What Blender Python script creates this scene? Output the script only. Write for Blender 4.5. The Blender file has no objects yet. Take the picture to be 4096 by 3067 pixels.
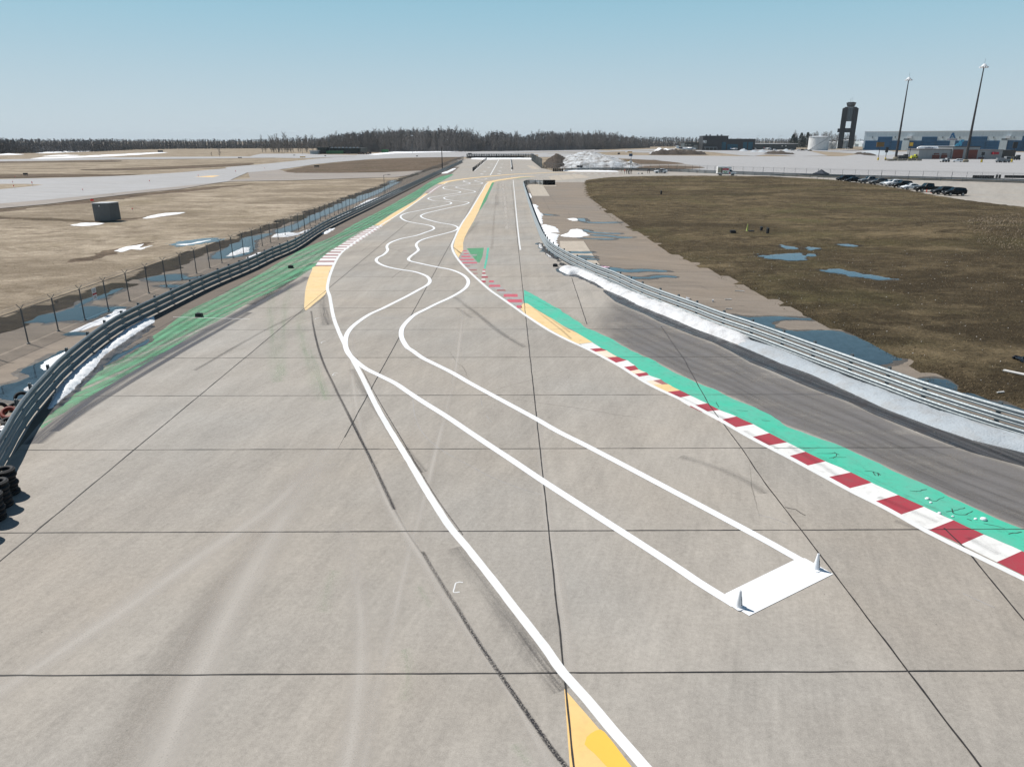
import bpy, bmesh, math, random
import numpy as np
from mathutils import Vector, Matrix, noise as mnoise

random.seed(7); rng = np.random.default_rng(7)
SC = bpy.context.scene
COL = SC.collection

# ------------------------------------------------------------------ camera
IW, IH, FPX, HC, HOR = 4096.0, 3067.0, 2841.0, 11.12, 562.0
PITCH = math.atan((IH/2-HOR)/FPX); YAW = math.atan(21*math.cos(PITCH)/FPX)
cam = bpy.data.cameras.new('camera'); camo = bpy.data.objects.new('camera', cam); COL.objects.link(camo)
camo.location = (0, 0, HC); camo.rotation_euler = (math.pi/2-PITCH, 0, -YAW)
cam.sensor_fit = 'HORIZONTAL'; cam.sensor_width = 36.0; cam.lens = 36.0*FPX/IW
cam.clip_start = 0.1; cam.clip_end = 20000
SC.camera = camo

# ------------------------------------------------------------------ sky and sun
SUN_EL = 52.0                                   # degrees above the horizon
SUN_DIR = Vector((-0.83, 0.56, 0)).normalized()  # towards the sun, on the ground
w = bpy.data.worlds.new('World'); SC.world = w; w.use_nodes = True
nt = w.node_tree; nt.nodes.clear()
sky = nt.nodes.new('ShaderNodeTexSky'); sky.sky_type = 'NISHITA'; sky.sun_disc = False
sky.sun_elevation = math.radians(SUN_EL); sky.sun_rotation = math.atan2(SUN_DIR.x, SUN_DIR.y)
sky.altitude = 50; sky.air_density = 1.0; sky.dust_density = 0.3; sky.ozone_density = 2.0
tint = nt.nodes.new('ShaderNodeMix'); tint.data_type = 'RGBA'; tint.blend_type = 'MULTIPLY'
tint.inputs[0].default_value = 1.0; tint.inputs[7].default_value = (0.85, 1.10, 1.12, 1)
# milky haze that thickens towards the horizon all the way round
tc = nt.nodes.new('ShaderNodeTexCoord'); sx = nt.nodes.new('ShaderNodeSeparateXYZ'); nt.links.new(tc.outputs['Generated'], sx.inputs[0])
def ramp(v, f0, f1, t0, t1):
    x = nt.nodes.new('ShaderNodeMapRange'); x.interpolation_type = 'SMOOTHSTEP'
    for i, q in enumerate((f0, f1, t0, t1)): x.inputs[i+1].default_value = q
    nt.links.new(v, x.inputs[0]); return x.outputs[0]
SKY_STRENGTH = 0.055
hc = nt.nodes.new('ShaderNodeMix'); hc.data_type = 'RGBA'; nt.links.new(ramp(sx.outputs[2], -.01, .20, 0, 1), hc.inputs[0])
hc.inputs[6].default_value = (0.535/SKY_STRENGTH, 0.62/SKY_STRENGTH, 0.68/SKY_STRENGTH, 1)
hc.inputs[7].default_value = (0.295/SKY_STRENGTH, 0.53/SKY_STRENGTH, 0.655/SKY_STRENGTH, 1)
veil = nt.nodes.new('ShaderNodeMix'); veil.data_type = 'RGBA'; nt.links.new(ramp(sx.outputs[2], .12, .42, .94, 0), veil.inputs[0]); nt.links.new(hc.outputs[2], veil.inputs[7])
bg = nt.nodes.new('ShaderNodeBackground'); bg.inputs[1].default_value = SKY_STRENGTH
out = nt.nodes.new('ShaderNodeOutputWorld')
nt.links.new(sky.outputs[0], tint.inputs[6]); nt.links.new(tint.outputs[2], veil.inputs[6]); nt.links.new(veil.outputs[2], bg.inputs[0]); nt.links.new(bg.outputs[0], out.inputs[0])
sl = bpy.data.lights.new('sun', 'SUN'); slo = bpy.data.objects.new('sun', sl); COL.objects.link(slo)
sl.energy = 5.0; sl.angle = math.radians(0.5); sl.color = (1.0, 0.955, 0.90)
ce, se = math.cos(math.radians(SUN_EL)), math.sin(math.radians(SUN_EL))
slo.rotation_euler = Vector((SUN_DIR.x*ce, SUN_DIR.y*ce, se)).to_track_quat('Z', 'Y').to_euler()
slo.location = (-40, 30, 60)
vs = SC.view_settings; vs.view_transform = 'Standard'; vs.look = 'None'; vs.exposure = 0.10; vs.gamma = 1.0; vs.use_curve_mapping = False
SC.cycles.max_bounces = 6; SC.cycles.transparent_max_bounces = 24
SC.cycles.use_denoising = True

# ------------------------------------------------------------------ pixel -> place helpers
_f = Vector((math.sin(YAW)*math.cos(PITCH), math.cos(YAW)*math.cos(PITCH), -math.sin(PITCH)))
_r = Vector((math.cos(YAW), -math.sin(YAW), 0))
_u = Vector((math.sin(YAW)*math.sin(PITCH), math.cos(YAW)*math.sin(PITCH), math.cos(PITCH)))
def ray(x, y): return _f + _r*((x-IW/2)/FPX) - _u*((y-IH/2)/FPX)
def P(x, y, z=0.0):
    d = ray(x, y); t = (z-HC)/d.z
    return Vector((d.x*t, d.y*t, z))
def on_plane(x, y, a, b):
    """ray through a picture point meets the upright plane through ground points a, b: distance along ab and height"""
    ab = Vector((b.x-a.x, b.y-a.y)); L = ab.length; ab /= L; n = Vector((-ab.y, ab.x))
    d = ray(x, y); t = (a.x*n.x+a.y*n.y)/(d.x*n.x+d.y*n.y)
    return (d.x*t-a.x)*ab.x+(d.y*t-a.y)*ab.y, HC+d.z*t
def height_at(base, y):
    d0 = math.hypot(base.x, base.y); lo, hi = -5.0, 120.0
    for _ in range(50):
        m = (lo+hi)/2; v = Vector((base.x, base.y, m-HC))
        yy = IH/2-FPX*v.dot(_u)/v.dot(_f)
        if yy > y: lo = m
        else: hi = m
    return (lo+hi)/2
ZOOM = dict(Z1=(0,450,.4529), Z2=(900,450,.4529), Z3=(1700,450,.4529), Z4=(2500,450,.4529), Z5=(3096,200,.4529), Z6=(3096,750,.5737),
    Z7=(0,1000,.7246), Z8=(1000,900,.4831), Y1=(1900,900,.4831), Y2=(2600,1500,.6763), Y3=(1200,1400,.5435), Y4=(1500,2100,.5839),
    Y5=(0,1900,.7046), Y6=(2600,2000,.6763), Y7=(2700,2150,.31646), Y8=(3300,230,.35986), X1=(1200,900,.24155), X2=(1600,600,.31646),
    X3=(1700,900,.30196), X4=(2000,650,.30196), X5=(2200,1050,.36166), X6=(3000,1250,.49548), X7=(0,1150,.33204), X8=(0,1550,.39267),
    V1=(3300,660,.27125), V2=(2450,600,.11302), V3=(2600,500,.18083), V4=(2780,520,.40881), V5=(1150,520,.58962), V6=(1900,580,.23585),
    V7=(3150,660,.19654), V8=(3500,500,.46855), U1=(0,560,.62893), U2=(2150,580,.51101), U4=(2900,900,.62893), U5=(3060,480,.31447),
    U6=(330,780,.18082), D=(0,0,1.8517), F=(0,0,1.0))
def px(k, pts):
    x0, y0, s = ZOOM[k]; return [(x0+s*a, y0+s*b) for a, b in pts]
def gp(*segs, z=0.0):
    """ground points from lists given as key, points, key, points ..."""
    o = []
    for k, pts in zip(segs[::2], segs[1::2]): o += [P(a, b, z) for a, b in px(k, pts)]
    return o
def catmull(pts, step=0.4, closed=False):
    pts = [Vector(p) for p in pts]; n = len(pts); o = []
    for i in range(n if closed else n-1):
        p1, p2 = pts[i], pts[(i+1) % n]
        p0 = pts[(i-1) % n] if (closed or i > 0) else p1*2-p2
        p3 = pts[(i+2) % n] if (closed or i < n-2) else p2*2-p1
        d01, d12, d23 = [max((b-a).length, 1e-4)**.5 for a, b in ((p0, p1), (p1, p2), (p2, p3))]
        m1 = (p1-p0)/d01-(p2-p0)/(d01+d12)+(p2-p1)/d12
        m2 = (p2-p1)/d12-(p3-p1)/(d12+d23)+(p3-p2)/d23
        m1, m2 = m1*d12, m2*d12
        k = max(1, min(40, int((p2-p1).length/step)))
        for j in range(k):
            t = j/k
            o.append(p1*(2*t**3-3*t*t+1)+m1*(t**3-2*t*t+t)+p2*(-2*t**3+3*t*t)+m2*(t**3-t*t))
    if not closed: o.append(pts[-1])
    return o

# ------------------------------------------------------------------ object helpers
def tag(o, label=None, cat=None, group=None, kind=None):
    if label: o['label'] = label
    if cat: o['category'] = cat
    if group: o['group'] = group
    if kind: o['kind'] = kind
    return o
def link(o, parent=None):
    COL.objects.link(o)
    if parent is not None: o.parent = parent
    return o
def empty(name, loc=(0, 0, 0), rz=0.0, parent=None):
    o = bpy.data.objects.new(name, None); o.location = loc; o.rotation_euler = (0, 0, rz); o.empty_display_size = .2
    return link(o, parent)
def mesh(name, verts, faces, m=None, parent=None, loc=None, uv=None, smooth=False):
    me = bpy.data.meshes.new(name); me.from_pydata([tuple(v) for v in verts], [], faces)
    if m is not None: me.materials.append(m)
    if uv is not None:
        l = me.uv_layers.new(name='UVMap')
        idx = np.empty(len(me.loops), dtype=np.int32); me.loops.foreach_get('vertex_index', idx)
        l.data.foreach_set('uv', np.asarray(uv, dtype=np.float32)[idx].ravel())
    if smooth: me.polygons.foreach_set('use_smooth', [True]*len(me.polygons))
    me.update()
    o = bpy.data.objects.new(name, me)
    if loc is not None: o.location = loc
    return link(o, parent)
class MB:
    """collects shapes of ONE mesh"""
    def __init__(s): s.v = []; s.f = []
    def add(s, v, f):
        n = len(s.v); s.v += [tuple(a) for a in v]; s.f += [tuple(i+n for i in q) for q in f]; return s
    def box(s, x0, x1, y0, y1, z0, z1):
        return s.add([(x0,y0,z0),(x1,y0,z0),(x1,y1,z0),(x0,y1,z0),(x0,y0,z1),(x1,y0,z1),(x1,y1,z1),(x0,y1,z1)],
            [(0,3,2,1),(4,5,6,7),(0,1,5,4),(1,2,6,5),(2,3,7,6),(3,0,4,7)])
    def tube(s, pts, r, n=6, cap=True):
        pts = [Vector(p) for p in pts]; rs = r if isinstance(r, (list, tuple)) else [r]*len(pts); base = len(s.v)
        for i, p in enumerate(pts):
            t = (pts[min(i+1, len(pts)-1)]-pts[max(i-1, 0)]).normalized()
            a = t.cross(Vector((0, 0, 1)) if abs(t.z) < .9 else Vector((1, 0, 0))).normalized(); b = t.cross(a)
            for k in range(n):
                q = 2*math.pi*k/n; s.v.append(tuple(p+a*(rs[i]*math.cos(q))+b*(rs[i]*math.sin(q))))
        for i in range(len(pts)-1):
            for k in range(n):
                s.f.append((base+i*n+k, base+i*n+(k+1) % n, base+(i+1)*n+(k+1) % n, base+(i+1)*n+k))
        if cap:
            s.f.append(tuple(base+k for k in range(n))[::-1]); e = base+(len(pts)-1)*n; s.f.append(tuple(e+k for k in range(n)))
        return s
    def lathe(s, prof, n=16, c=(0, 0, 0)):
        base = len(s.v); m = len(prof)
        for r, z in prof:
            for k in range(n):
                q = 2*math.pi*k/n; s.v.append((c[0]+r*math.cos(q), c[1]+r*math.sin(q), c[2]+z))
        for i in range(m-1):
            for k in range(n): s.f.append((base+i*n+k, base+i*n+(k+1) % n, base+(i+1)*n+(k+1) % n, base+(i+1)*n+k))
        s.f.append(tuple(base+k for k in range(n))[::-1]); s.f.append(tuple(base+(m-1)*n+k for k in range(n)))
        return s
    def loft(s, rings, cap=True):
        base = len(s.v); n = len(rings[0])
        for rg in rings: s.v += [tuple(p) for p in rg]
        for i in range(len(rings)-1):
            for k in range(n): s.f.append((base+i*n+k, base+i*n+(k+1) % n, base+(i+1)*n+(k+1) % n, base+(i+1)*n+k))
        if cap:
            s.f.append(tuple(base+k for k in range(n))[::-1]); e = base+(len(rings)-1)*n; s.f.append(tuple(e+k for k in range(n)))
        return s
    def prism(s, poly, y0, y1):
        """polygon in x,z pushed from y0 to y1"""
        n = len(poly)
        return s.add([(x, y0, z) for x, z in poly]+[(x, y1, z) for x, z in poly],
            [tuple(range(n)), tuple(range(2*n-1, n-1, -1))]+[(i, i+n, (i+1) % n+n, (i+1) % n) for i in range(n)])
    def build(s, name, m, parent=None, loc=None, smooth=False): return mesh(name, s.v, s.f, m, parent, loc, smooth=smooth)
def fix(o):
    bm = bmesh.new(); bm.from_mesh(o.data); bmesh.ops.recalc_face_normals(bm, faces=bm.faces); bm.to_mesh(o.data); bm.free(); return o
def copy_tree(o, parent=None):
    c = o.copy(); COL.objects.link(c); c.parent = parent
    for ch in KIDS.get(o.name, [x for x in bpy.data.objects if x.parent == o]): copy_tree(ch, c)
    return c
KIDS = {}
def remember(o):
    """note a prototype's parts once, so that copying stays quick"""
    ks = [x for x in bpy.data.objects if x.parent == o]; KIDS[o.name] = ks
    for k in ks: remember(k)
    return o
LAY = .5      # thickness scale of everything laid on the ground
def sheet(name, pts, z, m, parent=None, jitter=0.0, step=None, closed=True):
    """flat painted / laid sheet with the outline pts"""
    z *= LAY
    if step: pts = catmull(pts, step, True)
    if jitter:
        pts = [p+Vector((mnoise.noise(p*1.7)*jitter+mnoise.noise(p*6)*jitter*.4, mnoise.noise(p*1.7+Vector((9, 3, 1)))*jitter*1.5, 0)) for p in pts]
    bm = bmesh.new(); vs_ = [bm.verts.new((p.x, p.y, z)) for p in pts]
    f = bm.faces.new(vs_); bm.normal_update()
    if f.normal.z < 0: f.normal_flip()
    bmesh.ops.triangulate(bm, faces=[f])
    me = bpy.data.meshes.new(name); bm.to_mesh(me); bm.free(); me.materials.append(m)
    return link(bpy.data.objects.new(name, me), parent)
RIB = [0]
def ribbon(name, pts, width, z, m, parent=None, step=0.4, smooth=True, wob=0.0):
    pts = catmull(pts, step) if smooth else [Vector(p) for p in pts]; RIB[0] += 1; z = z*LAY+.00005*(RIB[0] % 14)     # no two marks lie in one plane
    v, uv, L = [], [], 0.0
    for i, p in enumerate(pts):
        t = pts[min(i+1, len(pts)-1)]-pts[max(i-1, 0)]; t.z = 0; t.normalize(); n = Vector((-t.y, t.x, 0))
        ww = width(i/(len(pts)-1)) if callable(width) else width
        if wob: ww *= 1+wob*mnoise.noise(p*3.1); p = p+n*(wob*width*.5*mnoise.noise(p*1.3)) if not callable(width) else p
        if i: L += (pts[i]-pts[i-1]).length
        for s_ in (1, -1):
            q = p+n*(s_*ww/2); v.append((q.x, q.y, z)); uv.append(((1-s_)/2, L))
    fs = [(2*i, 2*i+1, 2*i+3, 2*i+2) for i in range(len(pts)-1)]
    return mesh(name, v, fs, m, parent, uv=uv)
def strip(name, a, b, z, m, parent=None):
    """sheet between two edge lines with the same number of points"""
    z *= LAY; v = []; uv = []
    for i, (p, q) in enumerate(zip(a, b)): v += [(p.x, p.y, z), (q.x, q.y, z)]; uv += [(0, i/(len(a)-1)), (1, i/(len(a)-1))]
    o = mesh(name, v, [(2*i, 2*i+1, 2*i+3, 2*i+2) for i in range(len(a)-1)], m, parent, uv=uv); return up(o)
def up(o):
    bm = bmesh.new(); bm.from_mesh(o.data); bm.normal_update()
    for f in bm.faces:
        if f.normal.z < 0: f.normal_flip()
    bm.to_mesh(o.data); bm.free(); return o
def resample(pts, n):
    d = [0]
    for a, b in zip(pts, pts[1:]): d.append(d[-1]+(b-a).length)
    o = []; j = 0
    for i in range(n):
        t = d[-1]*i/(n-1)
        while j < len(d)-2 and d[j+1] < t: j += 1
        k = (t-d[j])/max(d[j+1]-d[j], 1e-6); o.append(pts[j].lerp(pts[j+1], min(max(k, 0), 1)))
    return o
def poly_dist(xy, poly):
    """signed distance (inside positive) of points xy to polygon"""
    x, y = xy[:, 0], xy[:, 1]; best = np.full(len(xy), 1e9); ins = np.zeros(len(xy), bool)
    pts = np.array([(p.x, p.y) for p in poly]); q = np.roll(pts, -1, 0)
    for (ax, ay), (bx, by) in zip(pts, q):
        dx, dy = bx-ax, by-ay; l2 = dx*dx+dy*dy+1e-12
        t = np.clip(((x-ax)*dx+(y-ay)*dy)/l2, 0, 1)
        best = np.minimum(best, (x-ax-t*dx)**2+(y-ay-t*dy)**2)
        c = ((ay > y) != (by > y)); ins ^= c & (x < dx*(y-ay)/(dy+1e-12)+ax)
    return np.where(ins, 1, -1)*np.sqrt(best)
def fnoise(x, y, s, seed=0.0):
    return np.array([mnoise.noise(Vector((a*s+seed, b*s-seed*.7, seed*.3))) for a, b in zip(x, y)])
def mound(name, poly, cell, hmax, fall, m, parent=None, rough=.25, nscale=.8, cy=None, edge=.35, zbase=0.0, ruff=0.0):
    """a heap with a lumpy top whose foot follows the polygon"""
    xs = [p.x for p in poly]; ys = [p.y for p in poly]; cy = cy or cell
    gx = np.arange(min(xs)-cell*2, max(xs)+cell*2, cell); gy = np.arange(min(ys)-cy*2, max(ys)+cy*2, cy)
    X, Y = np.meshgrid(gx, gy); xy = np.c_[X.ravel(), Y.ravel()]
    d = poly_dist(xy, poly)
    n1 = fnoise(xy[:, 0], xy[:, 1], nscale, 3.1); n2 = fnoise(xy[:, 0], xy[:, 1], nscale*3.3, 7.7)
    d2 = d+edge*fall*(n1*.8+n2*.5)
    h = hmax*(1-np.exp(-np.maximum(d2, 0)/fall))*(1+rough*n1*1.3+rough*.7*n2)
    if ruff: h += ruff*fnoise(xy[:, 0], xy[:, 1], nscale*9, 1.3)*(d2 > 0)
    z = np.where(d2 > 0, h, d2*.25-.02)+zbase
    ny, nx = X.shape; keep = d2.reshape(ny, nx) > 0; V = []; F = []; idm = {}
    for j in range(ny-1):
        for i in range(nx-1):
            if keep[j, i] or keep[j, i+1] or keep[j+1, i] or keep[j+1, i+1]:
                q = []
                for jj, ii in ((j, i), (j, i+1), (j+1, i+1), (j+1, i)):
                    k = jj*nx+ii
                    if k not in idm: idm[k] = len(V); V.append((xy[k, 0], xy[k, 1], max(z[k], zbase-.05)))
                    q.append(idm[k])
                F.append(tuple(q))
    return mesh(name, V, F, m, parent, smooth=True)

POOLS = [0]
def pool(name, poly, m, cell=.2, cy=None, zbase=.0018, wob=.12, ns=1.3, rise=.007, grow=0.0):
    """a shallow sheet of water: level inside, dipping under the ground at its shore"""
    POOLS[0] += 1; zbase += .0003*(POOLS[0] % 12); xs = [p.x for p in poly]; ys = [p.y for p in poly]; cy = cy or cell
    gm = grow*1.5; gx = np.arange(min(xs)-cell*3-gm, max(xs)+cell*3+gm, cell); gy = np.arange(min(ys)-cy*3-gm, max(ys)+cy*3+gm, cy)
    X, Y = np.meshgrid(gx, gy); xy = np.c_[X.ravel(), Y.ravel()]; d = poly_dist(xy, poly)
    d = d+wob*(fnoise(xy[:, 0], xy[:, 1], ns, 2.2)+.6*fnoise(xy[:, 0], xy[:, 1], ns*3, 5.1))+grow
    z = zbase+np.clip(d*rise/cell, -rise, rise); ny, nx = X.shape; keep = (d > -cell*.2).reshape(ny, nx); V, F, idm = [], [], {}
    for j in range(ny-1):
        for i in range(nx-1):
            if keep[j, i] or keep[j, i+1] or keep[j+1, i] or keep[j+1, i+1]:
                q = []
                for k in (j*nx+i, j*nx+i+1, (j+1)*nx+i+1, (j+1)*nx+i):
                    if k not in idm: idm[k] = len(V); V.append((xy[k, 0], xy[k, 1], z[k]))
                    q.append(idm[k])
                F.append(tuple(q))
    return mesh(name, V, F, m, smooth=True)

# ------------------------------------------------------------------ materials
class NB:
    def __init__(s, name):
        s.m = bpy.data.materials.new(name); s.m.use_nodes = True; s.t = s.m.node_tree; s.t.nodes.clear()
        s.out = s.n('ShaderNodeOutputMaterial'); s.bs = s.n('ShaderNodeBsdfPrincipled'); s.l(s.bs.outputs[0], s.out.inputs[0])
        s.geo = s.n('ShaderNodeNewGeometry')
    def n(s, t, **k):
        x = s.t.nodes.new(t)
        for a, b in k.items(): setattr(x, a, b)
        return x
    def l(s, a, b): s.t.links.new(a, b)
    def val(s, sock, v):
        if isinstance(v, bpy.types.NodeSocket): s.l(v, sock)
        else: sock.default_value = v
    def pos(s, scale=(1, 1, 1), rot=0.0, src=None):
        v = src or s.geo.outputs['Position']
        if rot:                      # turn first, then stretch
            r = s.n('ShaderNodeMapping'); r.inputs['Rotation'].default_value = (0, 0, rot); s.l(v, r.inputs[0]); v = r.outputs[0]
        mp = s.n('ShaderNodeMapping'); mp.inputs['Scale'].default_value = scale; s.l(v, mp.inputs[0]); return mp.outputs[0]
    def noise(s, scale=1.0, detail=3.0, rough=.55, vec=None, dist=0.0):
        x = s.n('ShaderNodeTexNoise'); x.inputs['Scale'].default_value = scale; x.inputs['Detail'].default_value = detail
        x.inputs['Roughness'].default_value = rough; x.inputs['Distortion'].default_value = dist
        s.l(vec or s.geo.outputs['Position'], x.inputs['Vector']); return x.outputs[0]
    def voro(s, scale, vec=None, feature='F1', out='Distance'):
        x = s.n('ShaderNodeTexVoronoi', feature=feature); x.inputs['Scale'].default_value = scale
        s.l(vec or s.geo.outputs['Position'], x.inputs['Vector']); return x.outputs[out]
    def rng(s, v, a, b, c=0.0, d=1.0):
        x = s.n('ShaderNodeMapRange'); s.val(x.inputs[0], v)
        for i, q in enumerate((a, b, c, d)): x.inputs[i+1].default_value = q
        return x.outputs[0]
    def math(s, op, a, b=0.0):
        x = s.n('ShaderNodeMath', operation=op); s.val(x.inputs[0], a); s.val(x.inputs[1], b); return x.outputs[0]
    def mix(s, f, a, b, blend='MIX'):
        x = s.n('ShaderNodeMix', data_type='RGBA', blend_type=blend); s.val(x.inputs[0], f)
        s.val(x.inputs[6], a if not isinstance(a, tuple) else (*a[:3], 1)); s.val(x.inputs[7], b if not isinstance(b, tuple) else (*b[:3], 1)); return x.outputs[2]
    def bump(s, h, strength=.3, dist=.02):
        x = s.n('ShaderNodeBump'); x.inputs['Strength'].default_value = strength; x.inputs['Distance'].default_value = dist
        s.l(h, x.inputs['Height']); s.l(x.outputs[0], s.bs.inputs['Normal'])
    def set(s, color=None, rough=None, metal=None, spec=None):
        for k, v in (('Base Color', color), ('Roughness', rough), ('Metallic', metal), ('Specular IOR Level', spec)):
            if v is not None: s.val(s.bs.inputs[k], (*v[:3], 1) if isinstance(v, tuple) else v)
        return s
    def alpha(s, fac):
        """fac 1 = solid, 0 = nothing there"""
        tr = s.n('ShaderNodeBsdfTransparent'); mx = s.n('ShaderNodeMixShader'); s.val(mx.inputs[0], fac)
        s.l(tr.outputs[0], mx.inputs[1]); s.l(s.bs.outputs[0], mx.inputs[2]); s.l(mx.outputs[0], s.out.inputs[0]); return s
    def uv(s):
        x = s.n('ShaderNodeUVMap'); sp = s.n('ShaderNodeSeparateXYZ'); s.l(x.outputs[0], sp.inputs[0]); return x.outputs[0], sp.outputs[0], sp.outputs[1]

def plain(name, c, rough=.6, metal=0.0, spec=.4, vary=.12, scale=3.0, coat=0.0):
    b = NB(name); n = b.noise(scale, 4)
    b.set(b.mix(b.rng(n, .3, .7), tuple(x*(1-vary) for x in c), tuple(min(1, x*(1+vary)) for x in c)), b.rng(n, .2, .8, max(rough-.06, .02), rough+.06), metal, spec)
    if coat: b.bs.inputs['Coat Weight'].default_value = coat; b.bs.inputs['Coat Roughness'].default_value = .05
    return b.m

def concrete(name, warm, grey, amp=1.0, streak_rot=0.0, slabvar=.10, dark=.0):
    b = NB(name)
    big = b.noise(.09, 3, .5); med = b.noise(.55, 4, .6); fine = b.noise(9, 4, .7); grain = b.noise(42, 2, .6)
    st = b.noise(1, 4, .6, b.pos((1.5, .06, 1), streak_rot)); st2 = b.noise(1, 3, .55, b.pos((.5, .035, 1), streak_rot+.55)); st3 = b.noise(1, 4, .6, b.pos((.9, .05, 1), streak_rot+.62))
    c = b.mix(b.rng(big, .35, .65), warm, grey)
    c = b.mix(b.rng(med, .3, .7, 0, .5), c, tuple((x+y)*.41 for x, y in zip(warm, grey)))
    f = b.math('ADD', b.rng(st, .25, .75, -.09*amp, .07*amp), b.rng(st2, .3, .7, -.06*amp, .055*amp))
    f = b.math('ADD', f, b.rng(st3, .3, .7, -.045*amp, .04*amp)); f = b.math('ADD', f, b.rng(fine, .25, .75, -.15, .13)); f = b.math('ADD', f, b.rng(b.noise(3.2, 5, .7), .3, .7, -.07, .06)); f = b.math('ADD', f, b.rng(b.noise(1, 5, .65, b.pos((7, .25, 1), streak_rot+.35)), .3, .7, -.06, .055)); f = b.math('ADD', f, b.rng(grain, .2, .8, -.20, .17))
    oi = b.n('ShaderNodeObjectInfo'); f = b.math('ADD', f, b.rng(oi.outputs['Random'], 0, 1, -slabvar*.5, slabvar*.5))
    f = b.math('ADD', f, 1.0-dark)
    x = b.n('ShaderNodeCombineColor'); [b.l(f, x.inputs[i]) for i in range(3)]
    c = b.mix(1.0, c, x.outputs[0], 'MULTIPLY')
    # little dark pits and old stains
    sp = b.voro(1.1, b.pos((1, 1, 1))); c = b.mix(b.rng(sp, .012, .03, .55, 0), c, (.05, .045, .04))
    sp2 = b.voro(6.0); c = b.mix(b.rng(sp2, .03, .08, .28, 0), c, (.10, .09, .08))
    cr = b.voro(.13, b.mix(.25, b.geo.outputs['Position'], b.noise(.5, 4)), 'DISTANCE_TO_EDGE')
    msk = b.rng(b.noise(.05, 2), .54, .60); c = b.mix(b.math('MULTIPLY', b.rng(cr, .0008, .0022, .55, 0), msk), c, (.08, .07, .06))
    b.set(c, .85, 0, .25); b.bump(b.math('ADD', fine, grain), .25, .006)
    return b.m
CONC = concrete('concrete', (.372, .331, .282), (.358, .336, .304), slabvar=.10)
CONC_BROWN = concrete('weathered_concrete', (.255, .206, .158), (.225, .192, .160), 1.5, math.pi/2, .10)
CONC_VERGE = concrete('dark_verge_concrete', (.175, .142, .112), (.165, .14, .118), 1.0, .15, .0)
CONC_PALE = concrete('pale_concrete', (.48, .415, .335), (.45, .40, .335), .7)
TAXI = concrete('taxiway_concrete', (.385, .375, .368), (.40, .395, .395), 1.0, math.pi/2*.93, 0)
SHOULDER = concrete('shoulder_asphalt', (.33, .285, .245), (.30, .27, .245), 1.6, math.pi/2*.95, 0)

def paint(name, c, wear=.15, streak=0.0, rot=0.0, c2=None, rough=.6, nscale=2.0, dirt=.15, solid=1.0, soft=.06, sx=3.2, fade=0.0):
    b = NB(name); n = b.noise(nscale, 6, .65); fine = b.noise(28, 3, .7)
    col = b.mix(b.rng(b.noise(.7, 4), .3, .7), c, c2 or tuple(x*.9 for x in c))
    col = b.mix(b.rng(b.noise(3.1, 5, .7), .5, .8, 0, dirt), col, (.16, .14, .12)); 
    w = b.math('ADD', b.math('MULTIPLY', n, .6), b.math('MULTIPLY', fine, .4))
    if streak:
        s1 = b.noise(1, 4, .6, b.pos((sx, .04, 1), rot)); w = b.math('ADD', b.math('MULTIPLY', w, 1-streak), b.math('MULTIPLY', s1, streak))
    if fade: uvv, u, v = b.uv(); w = b.math('SUBTRACT', w, b.rng(v, 0, .45, fade, 0)); w = b.math('SUBTRACT', w, b.rng(u, .80, 1.0, 0, fade*.7))
    # wear 0: whole; wear 1: nearly gone
    th = .22+.42*wear
    b.set(col, rough, 0, .3)
    if wear >= .1 or solid < 1: b.alpha(b.rng(w, th-soft, th+soft, 0, solid))
    return b.m
WHITE = paint('fresh_white_paint', (.82, .83, .84), .02, dirt=.03)
WHITE_OLD = paint('worn_white_paint', (.76, .76, .745), .22, dirt=.12)
YELLOW = paint('yellow_paint', (.80, .50, .18), .18, c2=(.78, .54, .24), dirt=.2)
YELLOW_PALE = paint('faded_yellow_paint', (.76, .53, .25), .22, c2=(.78, .58, .32), dirt=.22, soft=.12)
YELLOW_FRESH = paint('fresh_yellow_paint', (.86, .50, .08), .02, dirt=.04)
GREEN = paint('streaked_green_paint', (.075, .29, .135), .54, .66, .20, c2=(.14, .38, .21), dirt=.5, soft=.10, sx=2.4, fade=.05)
GREEN_FAINT = paint('faint_green_paint', (.20, .40, .18), .78, .55, .0, dirt=.2, solid=.55)
GREEN_FAR = paint('faded_green_paint', (.08, .32, .15), .42, .3, .05, c2=(.10, .27, .14), dirt=.3)
TEAL = paint('teal_paint', (.06, .48, .32), .26, .4, -.4, c2=(.12, .44, .32), dirt=.35, soft=.14)
RED = paint('red_paint', (.40, .045, .062), .16, c2=(.33, .05, .065), dirt=.4)
RED_OLD = paint('faded_red_paint', (.40, .15, .15), .30, c2=(.36, .17, .16), dirt=.25, solid=.8)
RED_PINK = paint('scuffed_red_paint', (.55, .10, .13), .36, c2=(.5, .12, .15), dirt=.2)
KERB_WHITE = paint('kerb_white_paint', (.77, .76, .735), .2, c2=(.70, .69, .66), dirt=.32)
KERB_WHITE_OLD = paint('faded_kerb_white_paint', (.64, .61, .57), .3, dirt=.25, solid=.85)
PEACH = paint('peach_stained_paint', (.80, .56, .36), .15, c2=(.78, .70, .60), dirt=.12)
GREY_OLD = paint('grey_worn_paint', (.50, .48, .47), .5, dirt=.2, solid=.7)

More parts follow.
